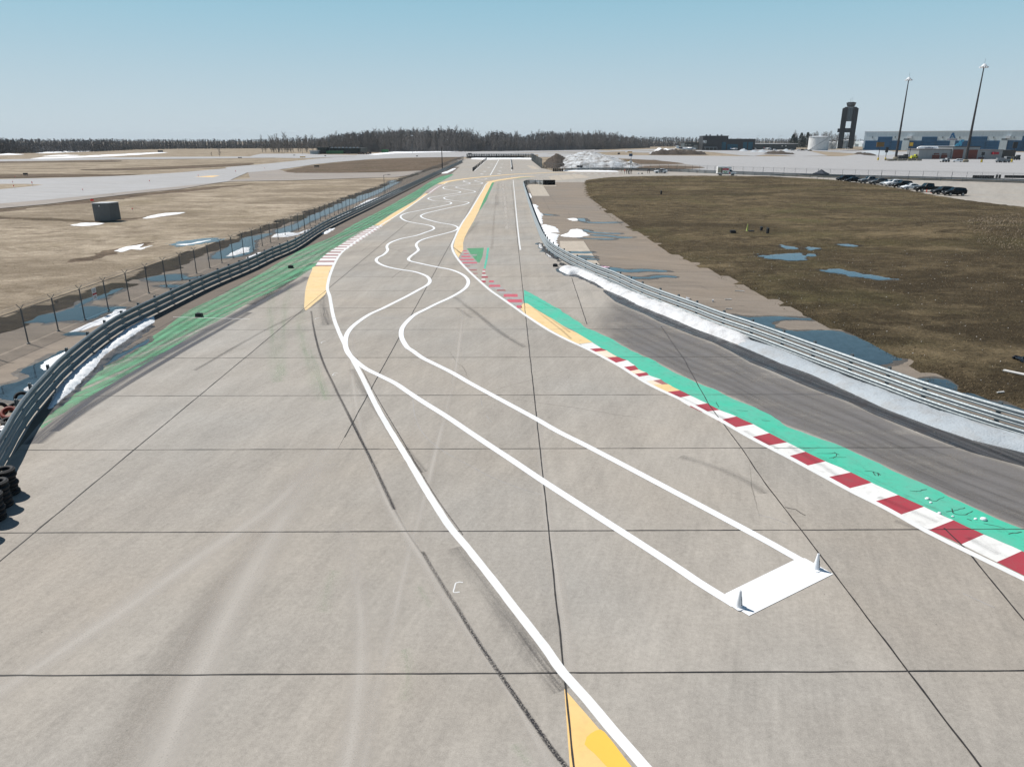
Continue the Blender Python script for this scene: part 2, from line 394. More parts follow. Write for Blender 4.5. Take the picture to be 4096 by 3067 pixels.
def mark(name, c, strength, streak=.5, edge=.5, lo=.38, hi=.62, vscale=.25, uscale=7):
    """rubber and dust lying on the ground; fades to its sides"""
    b = NB(name); uvv, u, v = b.uv()
    s = b.noise(1, 5, .65, b.pos((uscale, vscale, 1), 0, uvv)); g = b.noise(24, 3, .7); lw = b.noise(1, 2, .5, b.pos((.6, .12, 1), 0, uvv))
    w = b.math('ADD', b.math('MULTIPLY', s, streak), b.math('MULTIPLY', g, 1-streak))
    e = b.math('MULTIPLY', b.rng(u, 0, edge), b.rng(u, 1, 1-edge))
    a = b.math('MULTIPLY', b.rng(w, lo, hi, 0, strength), e); a = b.math('MULTIPLY', a, b.rng(lw, .32, .55, .25, 1))
    b.set(c, .8, 0, .2); b.alpha(a); return b.m
RUBBER_MARK = mark('tyre_rubber_mark', (.025, .025, .03), 1.0, .35, .35, .40, .54)
RUBBER_BLUE = mark('grey_blue_rubber', (.085, .09, .105), .95, .7, .3, .26, .54)
RUBBER_FAINT = mark('faint_rubber_mark', (.06, .056, .055), .34, .7, .5)
RUBBER_SOFT = mark('soft_rubber_mark', (.04, .04, .045), .6, .6, .5)
DUST_PALE = mark('pale_sweep', (.54, .50, .45), .66, .25, .45, .2, .5)
DUST_DARK = mark('dark_sweep', (.22, .19, .16), .26, .4, .5, .3, .6)

def grass(name, lo, mid, hi, green, s=1.0, rot=0.0, soft=1.0, patchy=False, damp_near=False):
    b = NB(name)
    p1 = b.pos((.8, 1.2, 1), rot); n1 = b.noise(.9*s, 6, .7, p1); n2 = b.noise(.06*s, 4, .6); n3 = b.noise(.28*s, 5, .6, b.pos((.7, 1.1, 1), rot))
    n4 = b.noise(7*s, 4, .75, p1)
    c = b.mix(b.rng(n3, .36, .64), lo, mid); c = b.mix(b.rng(n1, .45, .72), c, hi)
    c = b.mix(b.rng(n2, .5, .68, 0, .75), c, green); c = b.mix(b.rng(b.noise(.11*s, 3), .52, .68, 0, .55), c, lo)
    if patchy:
        sy = b.n('ShaderNodeSeparateXYZ'); b.l(b.geo.outputs['Position'], sy.inputs[0])
        if damp_near: c = b.mix(b.math('MULTIPLY', b.rng(b.math('ADD', sy.outputs[1], b.math('MULTIPLY', b.noise(.09, 4), 60)), 118, 82), b.rng(b.noise(.3, 5, .65), .38, .6, .25, .85)), c, tuple(x*.75 for x in lo))
        c = b.mix(b.rng(b.noise(.035, 4, .6, b.pos((1, 1.6, 1))), .46, .62, 0, .8), c, lo); c = b.mix(b.rng(b.noise(.07, 5, .65, b.pos((.8, 1.2, 1))), .55, .70, 0, .75), c, hi)
    f = b.rng(n4, .28, .72, 1-.68*soft, 1+.65*soft); x = b.n('ShaderNodeCombineColor'); [b.l(f, x.inputs[i]) for i in range(3)]
    c = b.mix(1.0, c, x.outputs[0], 'MULTIPLY')
    b.set(c, .95, 0, .1); b.bump(b.math('ADD', n1, n4), .9*soft, .12); return b.m
FIELD = grass('dry_straw_grass', (.19, .15, .105), (.37, .305, .225), (.49, .41, .315), (.235, .19, .125), soft=.6, patchy=True)
FIELD_DARK = grass('dark_matted_grass', (.085, .062, .045), (.15, .11, .078), (.24, .18, .125), (.09, .07, .04))
INFIELD = grass('infield_brown_grass', (.050, .037, .021), (.120, .090, .049), (.225, .172, .100), (.098, .088, .038), patchy=True, damp_near=True)
MUD = grass('dark_wet_turf', (.035, .027, .02), (.06, .047, .033), (.105, .082, .055), (.05, .045, .024))

def snow(name, c, dirt):
    b = NB(name); n = b.noise(1.1, 5, .65); n2 = b.noise(9, 4, .7)
    col = b.mix(b.rng(n, .48, .72, 0, dirt), c, (.30, .275, .25)); col = b.mix(b.rng(n2, .58, .74, 0, dirt*.8), col, (.2, .18, .16))
    b.set(col, .75, 0, .3); b.bump(b.math('ADD', n, n2), .6, .08); return b.m
SNOW = snow('old_snow', (.86, .87, .88), .12); SNOW_DIRTY = snow('dirty_snow', (.56, .57, .58), .85); SNOW_GREY = snow('grey_plough_snow', (.40, .44, .47), .5)
def soil():
    b = NB('dark_soil'); n = b.noise(1.2, 6, .7); b.set(b.mix(b.rng(n, .35, .7), (.035, .028, .022), (.12, .10, .085)), .95, 0, .1); b.bump(n, 1.0, .3); return b.m
SOIL = soil()
def water(name, deep, rough=.06):
    b = NB(name); n = b.noise(2.2, 3, .6); b.set(b.mix(b.rng(n, .35, .7), deep, tuple(x*1.9 for x in deep)), b.rng(n, .3, .7, rough*.6, rough*1.8), 0, .5)
    b.bs.inputs['IOR'].default_value = 1.33; b.bump(b.noise(5, 3), .03, .01); return b.m
WATER = water('puddle_water', (.020, .032, .043)); WATER_BLUE = water('blue_puddle_water', (.012, .03, .052), .09)
def dampm():
    b = NB('damp_concrete'); n = b.noise(3, 5, .65); b.set(b.mix(b.rng(n, .3, .7), (.075, .062, .05), (.13, .11, .09)), b.rng(n, .3, .7, .35, .6), 0, .4); b.alpha(b.rng(b.noise(1.7, 5, .7), .30, .52, .25, .9)); return b.m
DAMP = dampm()
def wetcon():
    b = NB('wet_concrete'); n = b.noise(1.3, 5, .65); st = b.noise(1, 4, .6, b.pos((3.6, .07, 1), -.37)); 
    c = b.mix(b.rng(st, .38, .62), (.022, .02, .02), (.085, .08, .078)); c = b.mix(b.rng(n, .5, .7, 0, .6), c, (.04, .032, .028))
    b.set(c, b.rng(n, .35, .65, .12, .5), 0, .5); a = b.noise(2.3, 5, .7); b.alpha(b.rng(a, .27, .36)); return b.m
WET = wetcon()
def damp(name, c, strength, lo=.3, hi=.62):
    b = NB(name); n = b.noise(.45, 5, .62); st = b.noise(1, 4, .6, b.pos((.12, 1.3, 1), 0)); g = b.noise(26, 3, .7)
    b.set(b.mix(b.rng(g, .3, .7), tuple(x*.8 for x in c), tuple(x*1.25 for x in c)), .8, 0, .3)
    uvv, u, v = b.uv()
    w = b.math('ADD', b.math('MULTIPLY', n, .6), b.math('MULTIPLY', st, .4)); a = b.rng(w, lo, hi, strength*.45, strength)
    b.alpha(b.math('MULTIPLY', b.math('MULTIPLY', a, b.rng(v, 0, .22)), b.math('MULTIPLY', b.rng(u, 0, .10), b.rng(u, 1, .96)))); return b.m
DARK_ASPHALT = damp('dark_worn_surface', (.185, .175, .170), .85, .38, .56)
def galv(name, c, rough=.42, metal=.55):
    b = NB(name); n = b.noise(6, 5, .7); v = b.voro(14); s = b.noise(1, 4, .6, b.pos((.6, .6, 9)))
    col = b.mix(b.rng(n, .3, .7), tuple(x*.78 for x in c), c); col = b.mix(b.rng(s, .55, .8, 0, .35), col, (.12, .11, .10))
    b.set(col, b.rng(v, 0, .6, rough-.08, rough+.12), metal, .5); return b.m
GALV = galv('galvanised_steel', (.30, .335, .35), .5, .45); GALV_DARK = galv('weathered_shaded_steel', (.20, .235, .25), .5, .4); POST_STEEL = galv('fence_steel', (.115, .13, .14), .55, .3)  # GALV_DARK also carries the shade on the left and perimeter rails
SEAL = plain('joint_sealant', (.028, .026, .025), .7, vary=.3, scale=9)
RUBBER = plain('tyre_rubber', (.018, .018, .019), .75, vary=.3, scale=12)
BLACK = plain('black_plastic', (.02, .02, .022), .55, vary=.2)
def chain(name, wire):
    b = NB(name); uvv, u, v = b.uv()
    a1 = b.math('ADD', b.math('MULTIPLY', u, 1), b.math('MULTIPLY', v, 1)); a2 = b.math('SUBTRACT', u, v)
    def w(x):
        q = b.math('PINGPONG', x, .5); return b.math('LESS_THAN', q, wire)
    b.set((.16, .17, .175), .55, .3, .4); b.alpha(b.math('MAXIMUM', w(a1), w(a2))); return b.m
CHAIN = chain('chain_link_wire', .085); SCREEN = chain('dense_screen_wire', .22)

# ================================================================== THE SETTING
def structure(o, label, kind='structure'): return tag(o, label, kind=kind)
V3 = lambda x, y, z=0.0: Vector((x, y, z))

# ground to the horizon
g = mesh('ground', [(-7000,-3000,-.10),(7000,-3000,-.10),(7000,9000,-.10),(-7000,9000,-.10)], [(0,1,2,3)], FIELD)
structure(g, 'wide flat airfield ground of pale dry straw grass')

# right guardrail line (foot) and left guardrail line, on the ground
RAIL_L = [P(a, b, 1.0) for k, q in (('X8', [(0,500),(40,440),(120,300),(220,150)]), ('X7', [(420,1190),(560,1040),(700,890),(850,760),(1000,640),(1200,490),(1400,360),(1600,260),(1807,165)]),
    ('Z1', [(1600,1540),(1850,1430),(2208,1290)]), ('Z2', [(400,1210),(600,1130)])) for a, b in px(k, q)]
for p in RAIL_L: p.z = 0
_d = (RAIL_L[0]-RAIL_L[2]).normalized(); RAIL_L = [RAIL_L[0]+_d*7, RAIL_L[0]+_d*3.5]+RAIL_L
RAIL_L += [V3(-23.9, y) for y in (95, 130, 170, 220, 270, 320, 360, 400)]
RAIL_R = [V3(9.5,194.5),V3(7.6,197.5),V3(5.8,197.5),V3(4.5,192.5),V3(4.25,180),V3(4.1,150),V3(4.0,121),V3(4.0,100),V3(4.05,89.7),V3(4.15,82),V3(4.5,75.5)]+[P(a, b, 1.0) for k, q in (
    ('X4', [(900,1200),(1050,1270),(1250,1360)]), ('X5', [(700,105),(1000,235),(1300,345),(1600,450),(1900,560),(2212,660)]), ('X6', [(250,165),(500,255),(800,360),(1100,465),(1400,570),(1700,665),(2000,755),(2212,815)])) for a, b in px(k, q)]
for p in RAIL_R: p.z = 0
_d = (RAIL_R[-1]-RAIL_R[-4]).normalized(); RAIL_R += [RAIL_R[-1]+_d*4, RAIL_R[-1]+_d*9]
RAIL_L = catmull(RAIL_L, 1.0); RAIL_R = catmull(RAIL_R, 1.0)
def rail_x(line, y):
    best = min(line, key=lambda p: abs(p.y-y)); return best.x

# race track: base sheet, slabs, joints, paint
PERIM = [P(x, y) for x, y in [(2214,686),(2257,686),(2450,683),(2700,688),(2868,696),(3000,701),(3300,711.5),(3900,728),(4096,734)]]
BASE = [V3(-31.5,-14),V3(-31.5,452)]+[P(1880,633),P(2133,633),P(2168,673)]+[p+V3(0, 3) for p in PERIM]+[V3(215,160),V3(215,-14)]
track = sheet('race_track', BASE, -.024, CONC); structure(track, 'pale grey concrete race track of large slabs with painted lines and kerbs')

JX = [-29.3,-21.8,-14.19,-6.45,1.24,8.87,16.5,24.1]; JY = [12.77+6.03*k for k in range(-3, 22)]
slab_me = {}
def slab_mesh(wd, dp):
    key = (round(wd, 2), round(dp, 2))
    if key not in slab_me:
        x, y, c = wd/2-.012, dp/2-.012, .012
        mb = MB().loft([[(-x,-y,-.10),(x,-y,-.10),(x,y,-.10),(-x,y,-.10)],[(-x,-y,-c),(x,-y,-c),(x,y,-c),(-x,y,-c)],[(-x+c,-y+c,0),(x-c,-y+c,0),(x-c,y-c,0),(-x+c,y-c,0)]])
        me = bpy.data.meshes.new('slab'); me.from_pydata(mb.v, [], mb.f); me.materials.append(CONC); me.update(); slab_me[key] = me
    return slab_me[key]
for j in range(len(JY)-1):
    jx = [x for x in JX if not (x == -6.45 and JY[j+1] < 26)]     # no middle joint in the nearest rows
    for i in range(len(jx)-1):
        cx, cy = (jx[i]+jx[i+1])/2, (JY[j]+JY[j+1])/2
        if cx < rail_x(RAIL_L, cy)-4.5 or (cy > 40 and cx > rail_x(RAIL_R, cy)+4.5): continue
        o = bpy.data.objects.new('slab', slab_mesh(jx[i+1]-jx[i], JY[j+1]-JY[j])); o.location = (cx, cy, 0); link(o, track)
def seal(pts, w=.036, z=.0115, parent=None):
    L = []
    for a, b in zip(pts, pts[1:]):
        n = max(2, int((b-a).length/.22)); L += [a.lerp(b, i/n) for i in range(n)]
    L.append(pts[-1]); L = [p+V3(.02*mnoise.noise(p*.8), .02*mnoise.noise(p*.8+V3(5, 5))) for p in L]
    return ribbon('joint_seal', L, w, z, SEAL, parent or track, smooth=False, wob=.45)
for y in JY[1:]:
    if y > 132: continue
    x1 = min(40, rail_x(RAIL_R, y)-.3) if y > 22 else 34
    seal([V3(max(-29, rail_x(RAIL_L, y)+.3) if y > 14 else -29, y), V3(x1, y)], .036 if y < 40 else .024)
for x, ya, yb in ((-21.8, -2, 62), (-14.19, -2, 118), (-6.45, 26, 195), (1.24, -2, 195)): seal([V3(x, ya), V3(x, yb)], .04, .0117)
seal([V3(8.87,-2)]+gp('D', [(1735,1150),(1650,1040),(1600,965),(1530,872),(1480,780),(1428,705)]), .04)
seal(gp('D', [(1235,600),(1268,700)]), .05); seal([V3(16.5,-2), V3(14.2,8)]+gp('D', [(2212,1340),(2090,1190),(2040,1140)]), .045)
# meandering cracks
CRACK = plain('crack', (.05, .045, .04), .9)
for k, q in (('X1', [(1900,520),(1850,570),(1820,620),(1770,680),(1720,725),(1640,785),(1520,875)]), ('Y2', [(800,780),(860,800),(920,830)]), ('Y2', [(1580,845),(1640,835),(1690,820)]), ('X1', [(1480,390),(1640,430),(1840,490)])):
    L = catmull(gp(k, q), .15); L = [p+V3(.06*mnoise.noise(p*3), .12*mnoise.noise(p*3+V3(4, 0))) for p in L]
    ribbon('crack', L, .035, .0045, CRACK, track, smooth=False, wob=.5)

TEAL_SCAR = plain('dark_scar', (.03, .075, .055), .8)
for q in ([(985,462),(1040,466),(1090,462),(1120,470)], [(1060,490),(1160,486)], [(1090,455),(1105,472),(1085,492)], [(1270,568),(1310,570),(1345,578),(1360,592)], [(1320,570),(1335,595)], [(1345,575),(1350,596)], [(1535,682),(1570,686),(1640,676)], [(1560,684),(1580,690)], [(1640,725),(1680,745),(1740,722)], [(1750,805),(1800,800),(1860,782)], [(1785,790),(1800,820),(1850,828),(1910,806)], [(1875,850),(1900,860)], [(1980,880),(2040,890),(2100,905)], [(510,208),(580,212)], [(660,268),(710,274)], [(905,432),(1000,430)], [(390,160),(405,190)], [(2120,940),(2200,928)]):
    ribbon('dark_scar', [p+V3(.03*mnoise.noise(p*5), .05*mnoise.noise(p*5+V3(2, 2))) for p in catmull(gp('Y2', q), .06)], .032, .0097, TEAL_SCAR, track, smooth=False, wob=.7)
for q in ([(150,118),(300,190),(470,270)], [(820,420),(960,500),(1120,600)], [(1350,720),(1560,810),(1700,870)], [(1880,960),(2060,1060)], [(560,330),(760,440)]):
    ribbon('tyre_mark', gp('Y2', q), .35, .0098, RUBBER_SOFT, track, step=.2)
# worn ground patches (each with its own outline)
def verge(name, a, b, z, m, label, n=80):
    o = strip(name, resample(a, n), resample(b, n), z, m); structure(o, label); return o
GREEN_OUT = gp('Z7', [(215,960),(300,890),(420,790),(560,660),(700,560),(900,440),(1030,340),(1200,260)], 'Z2', [(100,1540),(290,1440),(500,1310),(700,1200),(850,1140),(970,1090),(1100,1010),(1250,930),(1400,855),(1550,770),(1700,685),(1800,620),(1900,570),(2000,545)])
GREEN_IN = gp('Z7', [(230,985),(350,900),(500,805),(700,690),(900,570),(1100,450),(1300,335)], 'Z2', [(250,1656),(380,1600),(560,1500),(700,1425),(800,1360),(850,1310),(900,1262),(1000,1182),(1150,1080),(1310,1000),(1500,880),(1680,775),(1800,675),(1930,600),(2020,550)])
rl = [p for p in RAIL_L if p.y > 24]
verge('verge', [p+V3(.1, 0) for p in rl if p.y < 330], catmull(GREEN_OUT, 2)+[V3(-21, 330)], .0035, CONC_VERGE, 'weathered brown strip between left guardrail and green paint')
verge('service_strip', [V3(-31.6, y) for y in range(8, 452, 4)], [p+V3(-.1, 0) for p in RAIL_L], .0035, CONC_BROWN, 'brown weathered concrete strip between chain-link fence and guardrail', 160)
structure(pool('gravel_edge', [V3(-31.0, 8), V3(-31.0, 180), V3(-30.8, 330), V3(-31.6, 330), V3(-32.6, 180), V3(-33.0, 8)], MUD, .35, 1.2, .004, 1.6, .35), 'dark matted edge where the field meets the concrete')

# infield
INF = gp('X4', [(1130,265),(1165,440),(1270,530),(1400,640),(1530,730),(1650,820),(1820,920)], 'Z4', [(180,1090),(400,1240),(620,1330),(800,1410),(950,1490),(1100,1560)], 'X6', [(530,60),(680,140),(870,200),(1050,280),(1230,370),(1400,470),(1560,540),(1700,620),(1900,690),(2212,780)])
INF += [INF[-1]+V3(3, -4), V3(34, 12), V3(150, 8), V3(150, 110), V3(100, 118)]+gp('F', [(4096,829),(3866,802),(3748,784),(3640,762),(3504,741),(3350,723),(3200,715),(3096,709),(2800,706),(2600,707)], 'X4', [(1700,195),(1400,205),(1160,232)])
PUD_IN = [gp('U4', [(195,185),(260,195),(330,190),(400,182),(490,182),(500,205),(525,222),(480,232),(400,230),(330,222),(240,215)]),
    gp('U4', [(345,128),(380,132),(420,140),(480,152),(470,160),(400,157),(355,150)]), gp('U4', [(495,150),(530,143),(600,150),(598,162),(545,163)]),
    gp('U4', [(720,125),(790,123),(855,132),(850,140),(780,140),(725,134)]), gp('U4', [(525,185),(575,185),(560,202),(530,200)]),
    gp('U4', [(600,290),(640,283),(720,282),(790,297),(870,312),(960,328),(1040,343),(1110,350),(1060,356),(980,357),(900,343),(830,335),(740,318),(650,307)])]
SERV_E = gp('X4', [(1130,265),(1165,440),(1270,530),(1400,640),(1530,730),(1650,820),(1820,920)], 'Z4', [(180,1090),(400,1240),(620,1330),(800,1410),(950,1490),(1100,1560)], 'X6', [(530,60),(870,200),(1230,370),(1560,540),(1900,690),(2212,780)])
serv_r = [p for p in RAIL_R if p.y < 190][::-1]
sr = sheet('service_road', [p+V3(.12, 0) for p in RAIL_R if p.y < 192]+[p+V3(1.5, .3) for p in SERV_E[::-1]]+[V3(14, 207), V3(6, 200)], .0035, CONC_BROWN)
structure(sr, 'brown weathered concrete service road between right guardrail and infield')
for q in ([('X4', [(790,1040),(1110,1040),(1190,1160),(1280,1300),(1330,1360),(1140,1310),(950,1220),(800,1150)])], [('X4', [(350,290),(530,265),(575,312),(660,445),(430,445)])], [('X4', [(575,312),(530,262),(690,245),(750,312)])],
          [('X4', [(640,190),(760,170),(830,235),(690,245)])], [('X4', [(770,172),(920,160),(1000,215),(840,232)])], [('X4', [(930,160),(1060,158),(1200,200),(1010,215)])], [('X4', [(350,40),(430,90),(520,88),(440,45)])]):
    o = sheet('pale_slab', gp(*q[0]), .0075, CONC_PALE, sr)
for k, q in (('X4', [(480,1035),(1100,1040),(1987,1028)]), ('X4', [(530,265),(575,312),(660,445),(760,555)]), ('X4', [(1110,1040),(1190,1160),(1330,1360),(1400,1410)]), ('X4', [(440,445),(1160,445)]), ('X4', [(820,1140),(1500,1135)]),
             ('X5', [(1310,105),(1850,105)]), ('X5', [(1200,258),(1660,258),(1750,300)]), ('X5', [(1620,500),(1760,495),(2150,480)]), ('X4', [(380,330),(470,560)]), ('X4', [(570,470),(660,640)])):
    seal(gp(k, q), .03, .0115, sr)

inf = mound('infield', INF, .8, .5, 3.0, INFIELD, rough=.12, nscale=.45, edge=.28, zbase=.02)
co = np.empty(len(inf.data.vertices)*3); inf.data.vertices.foreach_get('co', co); co = co.reshape(-1, 3)
ramp = np.clip((co[:, 1]-125)/50, 0, 1); ramp = ramp*ramp*(3-2*ramp); k = np.where(co[:, 2] > .02, .16+.84*ramp, 1.0)
co[:, 2] = .02+(co[:, 2]-.02)*k
hump = np.exp(-(((co[:, 0]-62)/16)**2+((co[:, 1]-88)/14)**2))*1.1+np.exp(-(((co[:, 0]-52)/9)**2+((co[:, 1]-62)/10)**2))*.6; co[:, 2] += np.where(co[:, 2] > .03, hump, 0)
for q in PUD_IN:
    d = poly_dist(co[:, :2], q); co[:, 2] = np.where(d > -4, np.minimum(co[:, 2], .03+np.maximum(-d, 0)*.04), co[:, 2])
inf.data.vertices.foreach_set('co', co.ravel()); inf.data.update(); structure(inf, 'brown dormant grass infield rising gently to the parked cars')
def inf_z(x, y):
    i = np.argmin((co[:, 0]-x)**2+(co[:, 1]-y)**2); return float(co[i, 2])
for i, q in enumerate(PUD_IN):
    structure(pool('puddle', q, WATER_BLUE, .25, .3, .045, .45, .9, .012), 'blue meltwater puddle in the brown infield grass')
    ring = [p+(p-sum(q, V3(0, 0))/len(q)).normalized()*.9 for p in q]
    structure(pool('wet_turf', ring, MUD, .4, .5, .036, 1.1, .5, .012), 'dark wet turf round an infield puddle')
for q in ([('Z4', [(150,1130),(420,1290),(700,1400),(900,1510),(1200,1640),(1500,1700),(1700,1560),(1300,1430),(1000,1330),(700,1250),(420,1180)])],):
    pass

# airfield pavements
def pave(name, segs, z, m, label, step=None, jit=0): return structure(sheet(name, gp(*segs), z, m, jitter=jit, step=step), label)
pave('taxiway', ('Z1', [(-900,640),(0,590),(400,580),(800,570),(1200,555),(1600,530),(2000,495)], 'Z2', [(0,485),(300,460),(600,430),(800,410),(1000,395),(1200,385),(1500,378),(1800,370),(2150,362),(2150,393),(2000,395),(1600,400),(1300,412),(1000,437),(800,457),(600,488),(450,508),(200,530)], 'Z1', [(2000,612),(1600,652),(1200,692),(800,732),(400,772),(0,805),(-900,900)]), .004, TAXI, 'wide pale concrete taxiway crossing the left field')
pave('taxiway_shoulder', ('Z1', [(-900,880),(0,785),(400,752),(800,712),(1200,672),(1600,632),(2208,582)], 'Z2', [(200,520),(450,495),(530,520),(620,535),(1000,535),(1400,530),(1700,515),(1850,500),(1850,525),(1500,573),(1200,580),(900,590),(600,600),(300,605),(0,612)], 'Z1', [(1600,675),(1200,715),(800,762),(400,812),(0,847),(-900,950)]), -.004, SHOULDER, 'brown worn asphalt shoulder along the taxiway')
pave('grass_island', ('Z2', [(530,520),(700,480),(1000,442),(1300,417),(1700,402),(2050,396),(2085,405),(1990,440),(1850,500),(1700,514),(1400,529),(1000,534),(620,534)]), .012, FIELD_DARK, 'dark brown grass island between taxiway and fence', 6, 1.5)
pave('grass_patch', ('Z1', [(-400,650),(0,632),(250,632),(360,641),(250,656),(0,680),(-400,720)]), .012, FIELD, 'tan grass tongue in the taxiway fork', 6, 1)
pave('far_taxiway', ('Z1', [(-900,425),(0,415),(600,405),(1000,398),(1500,393),(2208,390)], 'Z2', [(250,380),(320,366),(700,364),(820,372),(1200,377),(1500,362),(1900,352),(2208,345)], 'Z3', [(800,335),(1500,330),(1600,338),(1000,350),(600,365),(0,370)], 'Z2', [(1700,372),(1500,377),(1100,388),(900,398),(700,405),(400,400),(0,406)], 'Z1', [(1500,411),(1000,416),(500,426),(0,433),(-900,445)]), -.002, TAXI, 'far pale taxiway below the woods')
pave('grass_belt', ('Z1', [(700,505),(1200,488),(1700,468),(2208,448),(2208,462),(1700,490),(1200,508),(900,512)]), .004, FIELD_DARK, 'dark ditch line of grass across the far left field', 6, 1)
pave('grass_belt', ('Z1', [(-300,440),(400,432),(1000,424),(1010,436),(500,440),(0,446),(-300,452)]), .004, FIELD_DARK, 'dark grass belt just below the far taxiway', 8, 1)
pave('grass_belt', ('Z1', [(0,550),(500,542),(1000,548),(1300,542),(900,562),(400,572),(0,580)]), .004, FIELD_DARK, 'dark grass margin above the wide taxiway', 8, 1)
pave('runway', ('Z3', [(-600,372),(0,365),(350,362),(900,358),(1400,345),(2208,318),(2208,330),(1500,352),(1100,362),(950,375),(350,392),(0,392),(-600,395)]), .003, TAXI, 'pale runway band beyond the end fence')
APR = ('Z3', [(1000,366),(1300,362),(1600,378)], 'Z4', [(0,378),(700,384),(1200,388),(1900,388)], 'Z5', [(600,940),(900,905),(1000,898),(1600,898),(2300,906),(2900,915),(2900,1380),(2300,1165),(1600,1140),(900,1120),(300,1100)], 'V3', [(2500,1105),(1750,1075),(1480,1040),(900,985),(1150,952),(1210,940),(1130,918),(740,860),(500,830),(200,790),(0,765)], 'Z3', [(2100,425),(1600,400),(1200,392),(1000,395)])
pave('apron', APR, .005, TAXI, 'broad pale concrete airport apron in front of the hangars')
pave('apron', ('Z4', [(0,345),(300,340),(1000,328),(1500,332),(2208,330)], 'Z5', [(800,880),(1000,892),(700,915),(480,900),(300,890),(480,935),(200,940),(0,925)], 'Z4', [(1250,372),(1140,386),(1020,380),(780,352),(600,340),(200,356),(0,352)]), .004, TAXI, 'apron strip in front of the dark terminal')
pave('shoulder', ('V3', [(-400,745),(0,765),(500,830),(740,860),(1130,918),(1210,940),(1150,952),(900,985),(1480,1025),(1480,1075),(500,1040),(-200,1020),(-500,900)]), .001, SHOULDER, 'brown grey ground between perimeter fence and apron')
pave('grass_island', ('V3', [(-500,760),(0,775),(300,800),(740,860),(400,872),(0,870),(-500,850)]), .012, FIELD_DARK, 'dark brown grass wedge beside the apron', 5, 1)
pave('grass_island', ('V3', [(-300,930),(300,900),(900,915),(1200,940),(1100,958),(800,975),(300,985),(-300,975)]), .012, FIELD_DARK, 'dark brown grass wedge behind the perimeter fence', 5, 1)

structure(pool('muddy_track', gp('Z1', [(-300,905),(0,912),(400,925),(700,940),(860,952),(1060,935),(1250,922),(1330,905),(1330,918),(1120,945),(980,962),(800,966),(500,952),(200,938),(-300,930)]), FIELD_DARK, .5, .8, -.099, 1.0, .25), 'dark worn vehicle track running past the grey shed')
structure(pool('rough_margin', gp('Z1', [(-300,890),(0,850),(400,812),(800,764),(1200,718),(1600,678),(2208,628),(2208,640),(1900,672),(1500,712),(1100,752),(700,800),(300,838),(0,872),(-300,915)]), FIELD_DARK, .8, 1.6, -.099, 2.2, .12), 'dark rough grass margin below the taxiway shoulder')
structure(pool('rough_margin', gp('Z1', [(560,1310),(760,1270),(900,1230),(1080,1185),(1300,1140),(1320,1150),(1120,1210),(960,1262),(800,1292),(640,1318)]), FIELD_DARK, .3, .5, -.099, .8, .5), 'dark wet ruts in the straw field near the fence')
# paint ------------------------------------------------------------
WL = gp('Y7', [(760,850),(300,565),(0,362)], 'Y3', [(1790,965),(1560,810),(1400,705),(1250,605),(1080,490),(900,378),(800,312),(700,245),(580,185)],
    'Z8', [(960,1190),(880,1130),(820,1070),(793,1010),(790,950),(810,890),(850,840),(920,785),(1000,735),(1100,690),(1200,640),(1300,590),(1400,535),(1470,495),(1490,465),(1470,430),(1420,405),(1350,385),(1250,370),(1150,350),(1080,325),(1045,295),(1060,270),(1100,250),(1130,225),(1140,205),(1133,180),(1150,155),(1190,135),(1260,112)],
    'X2', [(196,1085),(330,1040),(400,1015),(430,995),(415,970),(350,950),(200,925),(100,905),(40,880),(8,850),(20,825),(80,800),(200,775),(380,740),(530,710),(620,690),(650,675),(630,660),(560,650),(450,645),(390,632),(355,615),(390,600),(480,585),(640,560),(740,545),(765,532),(720,520),(640,508),(570,495),(545,480),(570,465),(700,450),(820,438),(885,425),(870,415),(820,405),(803,395),(840,385),(940,375),(1000,365),(1100,355),(1250,345),(1420,331),(1600,319),(1800,309),(2000,300)])
WR = gp('Y7', [(1840,420),(1560,270),(1075,0)], 'Y3', [(2100,700),(1900,600),(1740,508),(1600,432),(1420,335),(1240,237),(1120,167),(1000,107),(900,57),(820,0)],
    'Z8', [(1310,1020),(1268,960),(1252,910),(1262,850),(1310,790),(1370,740),(1450,700),(1550,650),(1650,605),(1740,555),(1790,515),(1808,470),(1790,435),(1740,400),(1660,370),(1560,350),(1460,330),(1380,312),(1330,300),(1312,285),(1330,260),(1365,235),(1393,210),(1393,200),(1378,175),(1380,155),(1410,130),(1480,105),(1580,80)],
    'X2', [(680,1025),(730,995),(720,970),(650,945),(500,920),(380,890),(290,860),(262,835),(280,820),(350,795),(500,760),(680,720),(800,695),(860,675),(870,665),(820,655),(700,645),(600,630),(555,610),(580,595),(700,575),(860,550),(940,535),(945,522),(880,510),(800,495),(730,482),(705,472),(750,460),(880,445),(1000,435),(1040,425),(1035,415),(980,402),(945,395),(970,387),(1060,375),(1120,362),(1250,353),(1420,343),(1600,331),(1800,321),(2000,312)])
for q, zz in ((WL, .0182), (WR, .0188)): tag(ribbon('white_line', q, .29, zz, WHITE, track, step=.25), 'freshly painted white winding guide line')
tag(sheet('start_box', gp('Y7', [(640,705),(1530,272),(1640,260),(2000,460),(935,990),(600,780)]), .0225, WHITE, track), 'freshly painted solid white start box')
EDGE_L = gp('F', [(2700,3200)], 'Y4', [(1850,1656),(1730,1520),(1600,1370),(1450,1190),(1290,1010),(1160,830),(1020,650),(880,470),(740,290),(620,140),(520,20)], 'D', [(940,1090),(880,990),(820,890),(780,810),(745,745),(722,690),(712,640)],
    'Z2', [(905,1560),(915,1480),(940,1400),(975,1320),(1020,1250),(1100,1180),(1200,1110),(1300,1045),(1400,980),(1500,920),(1600,855),(1700,785),(1800,715),(1880,660)], 'X2', [(560,432),(600,408)])
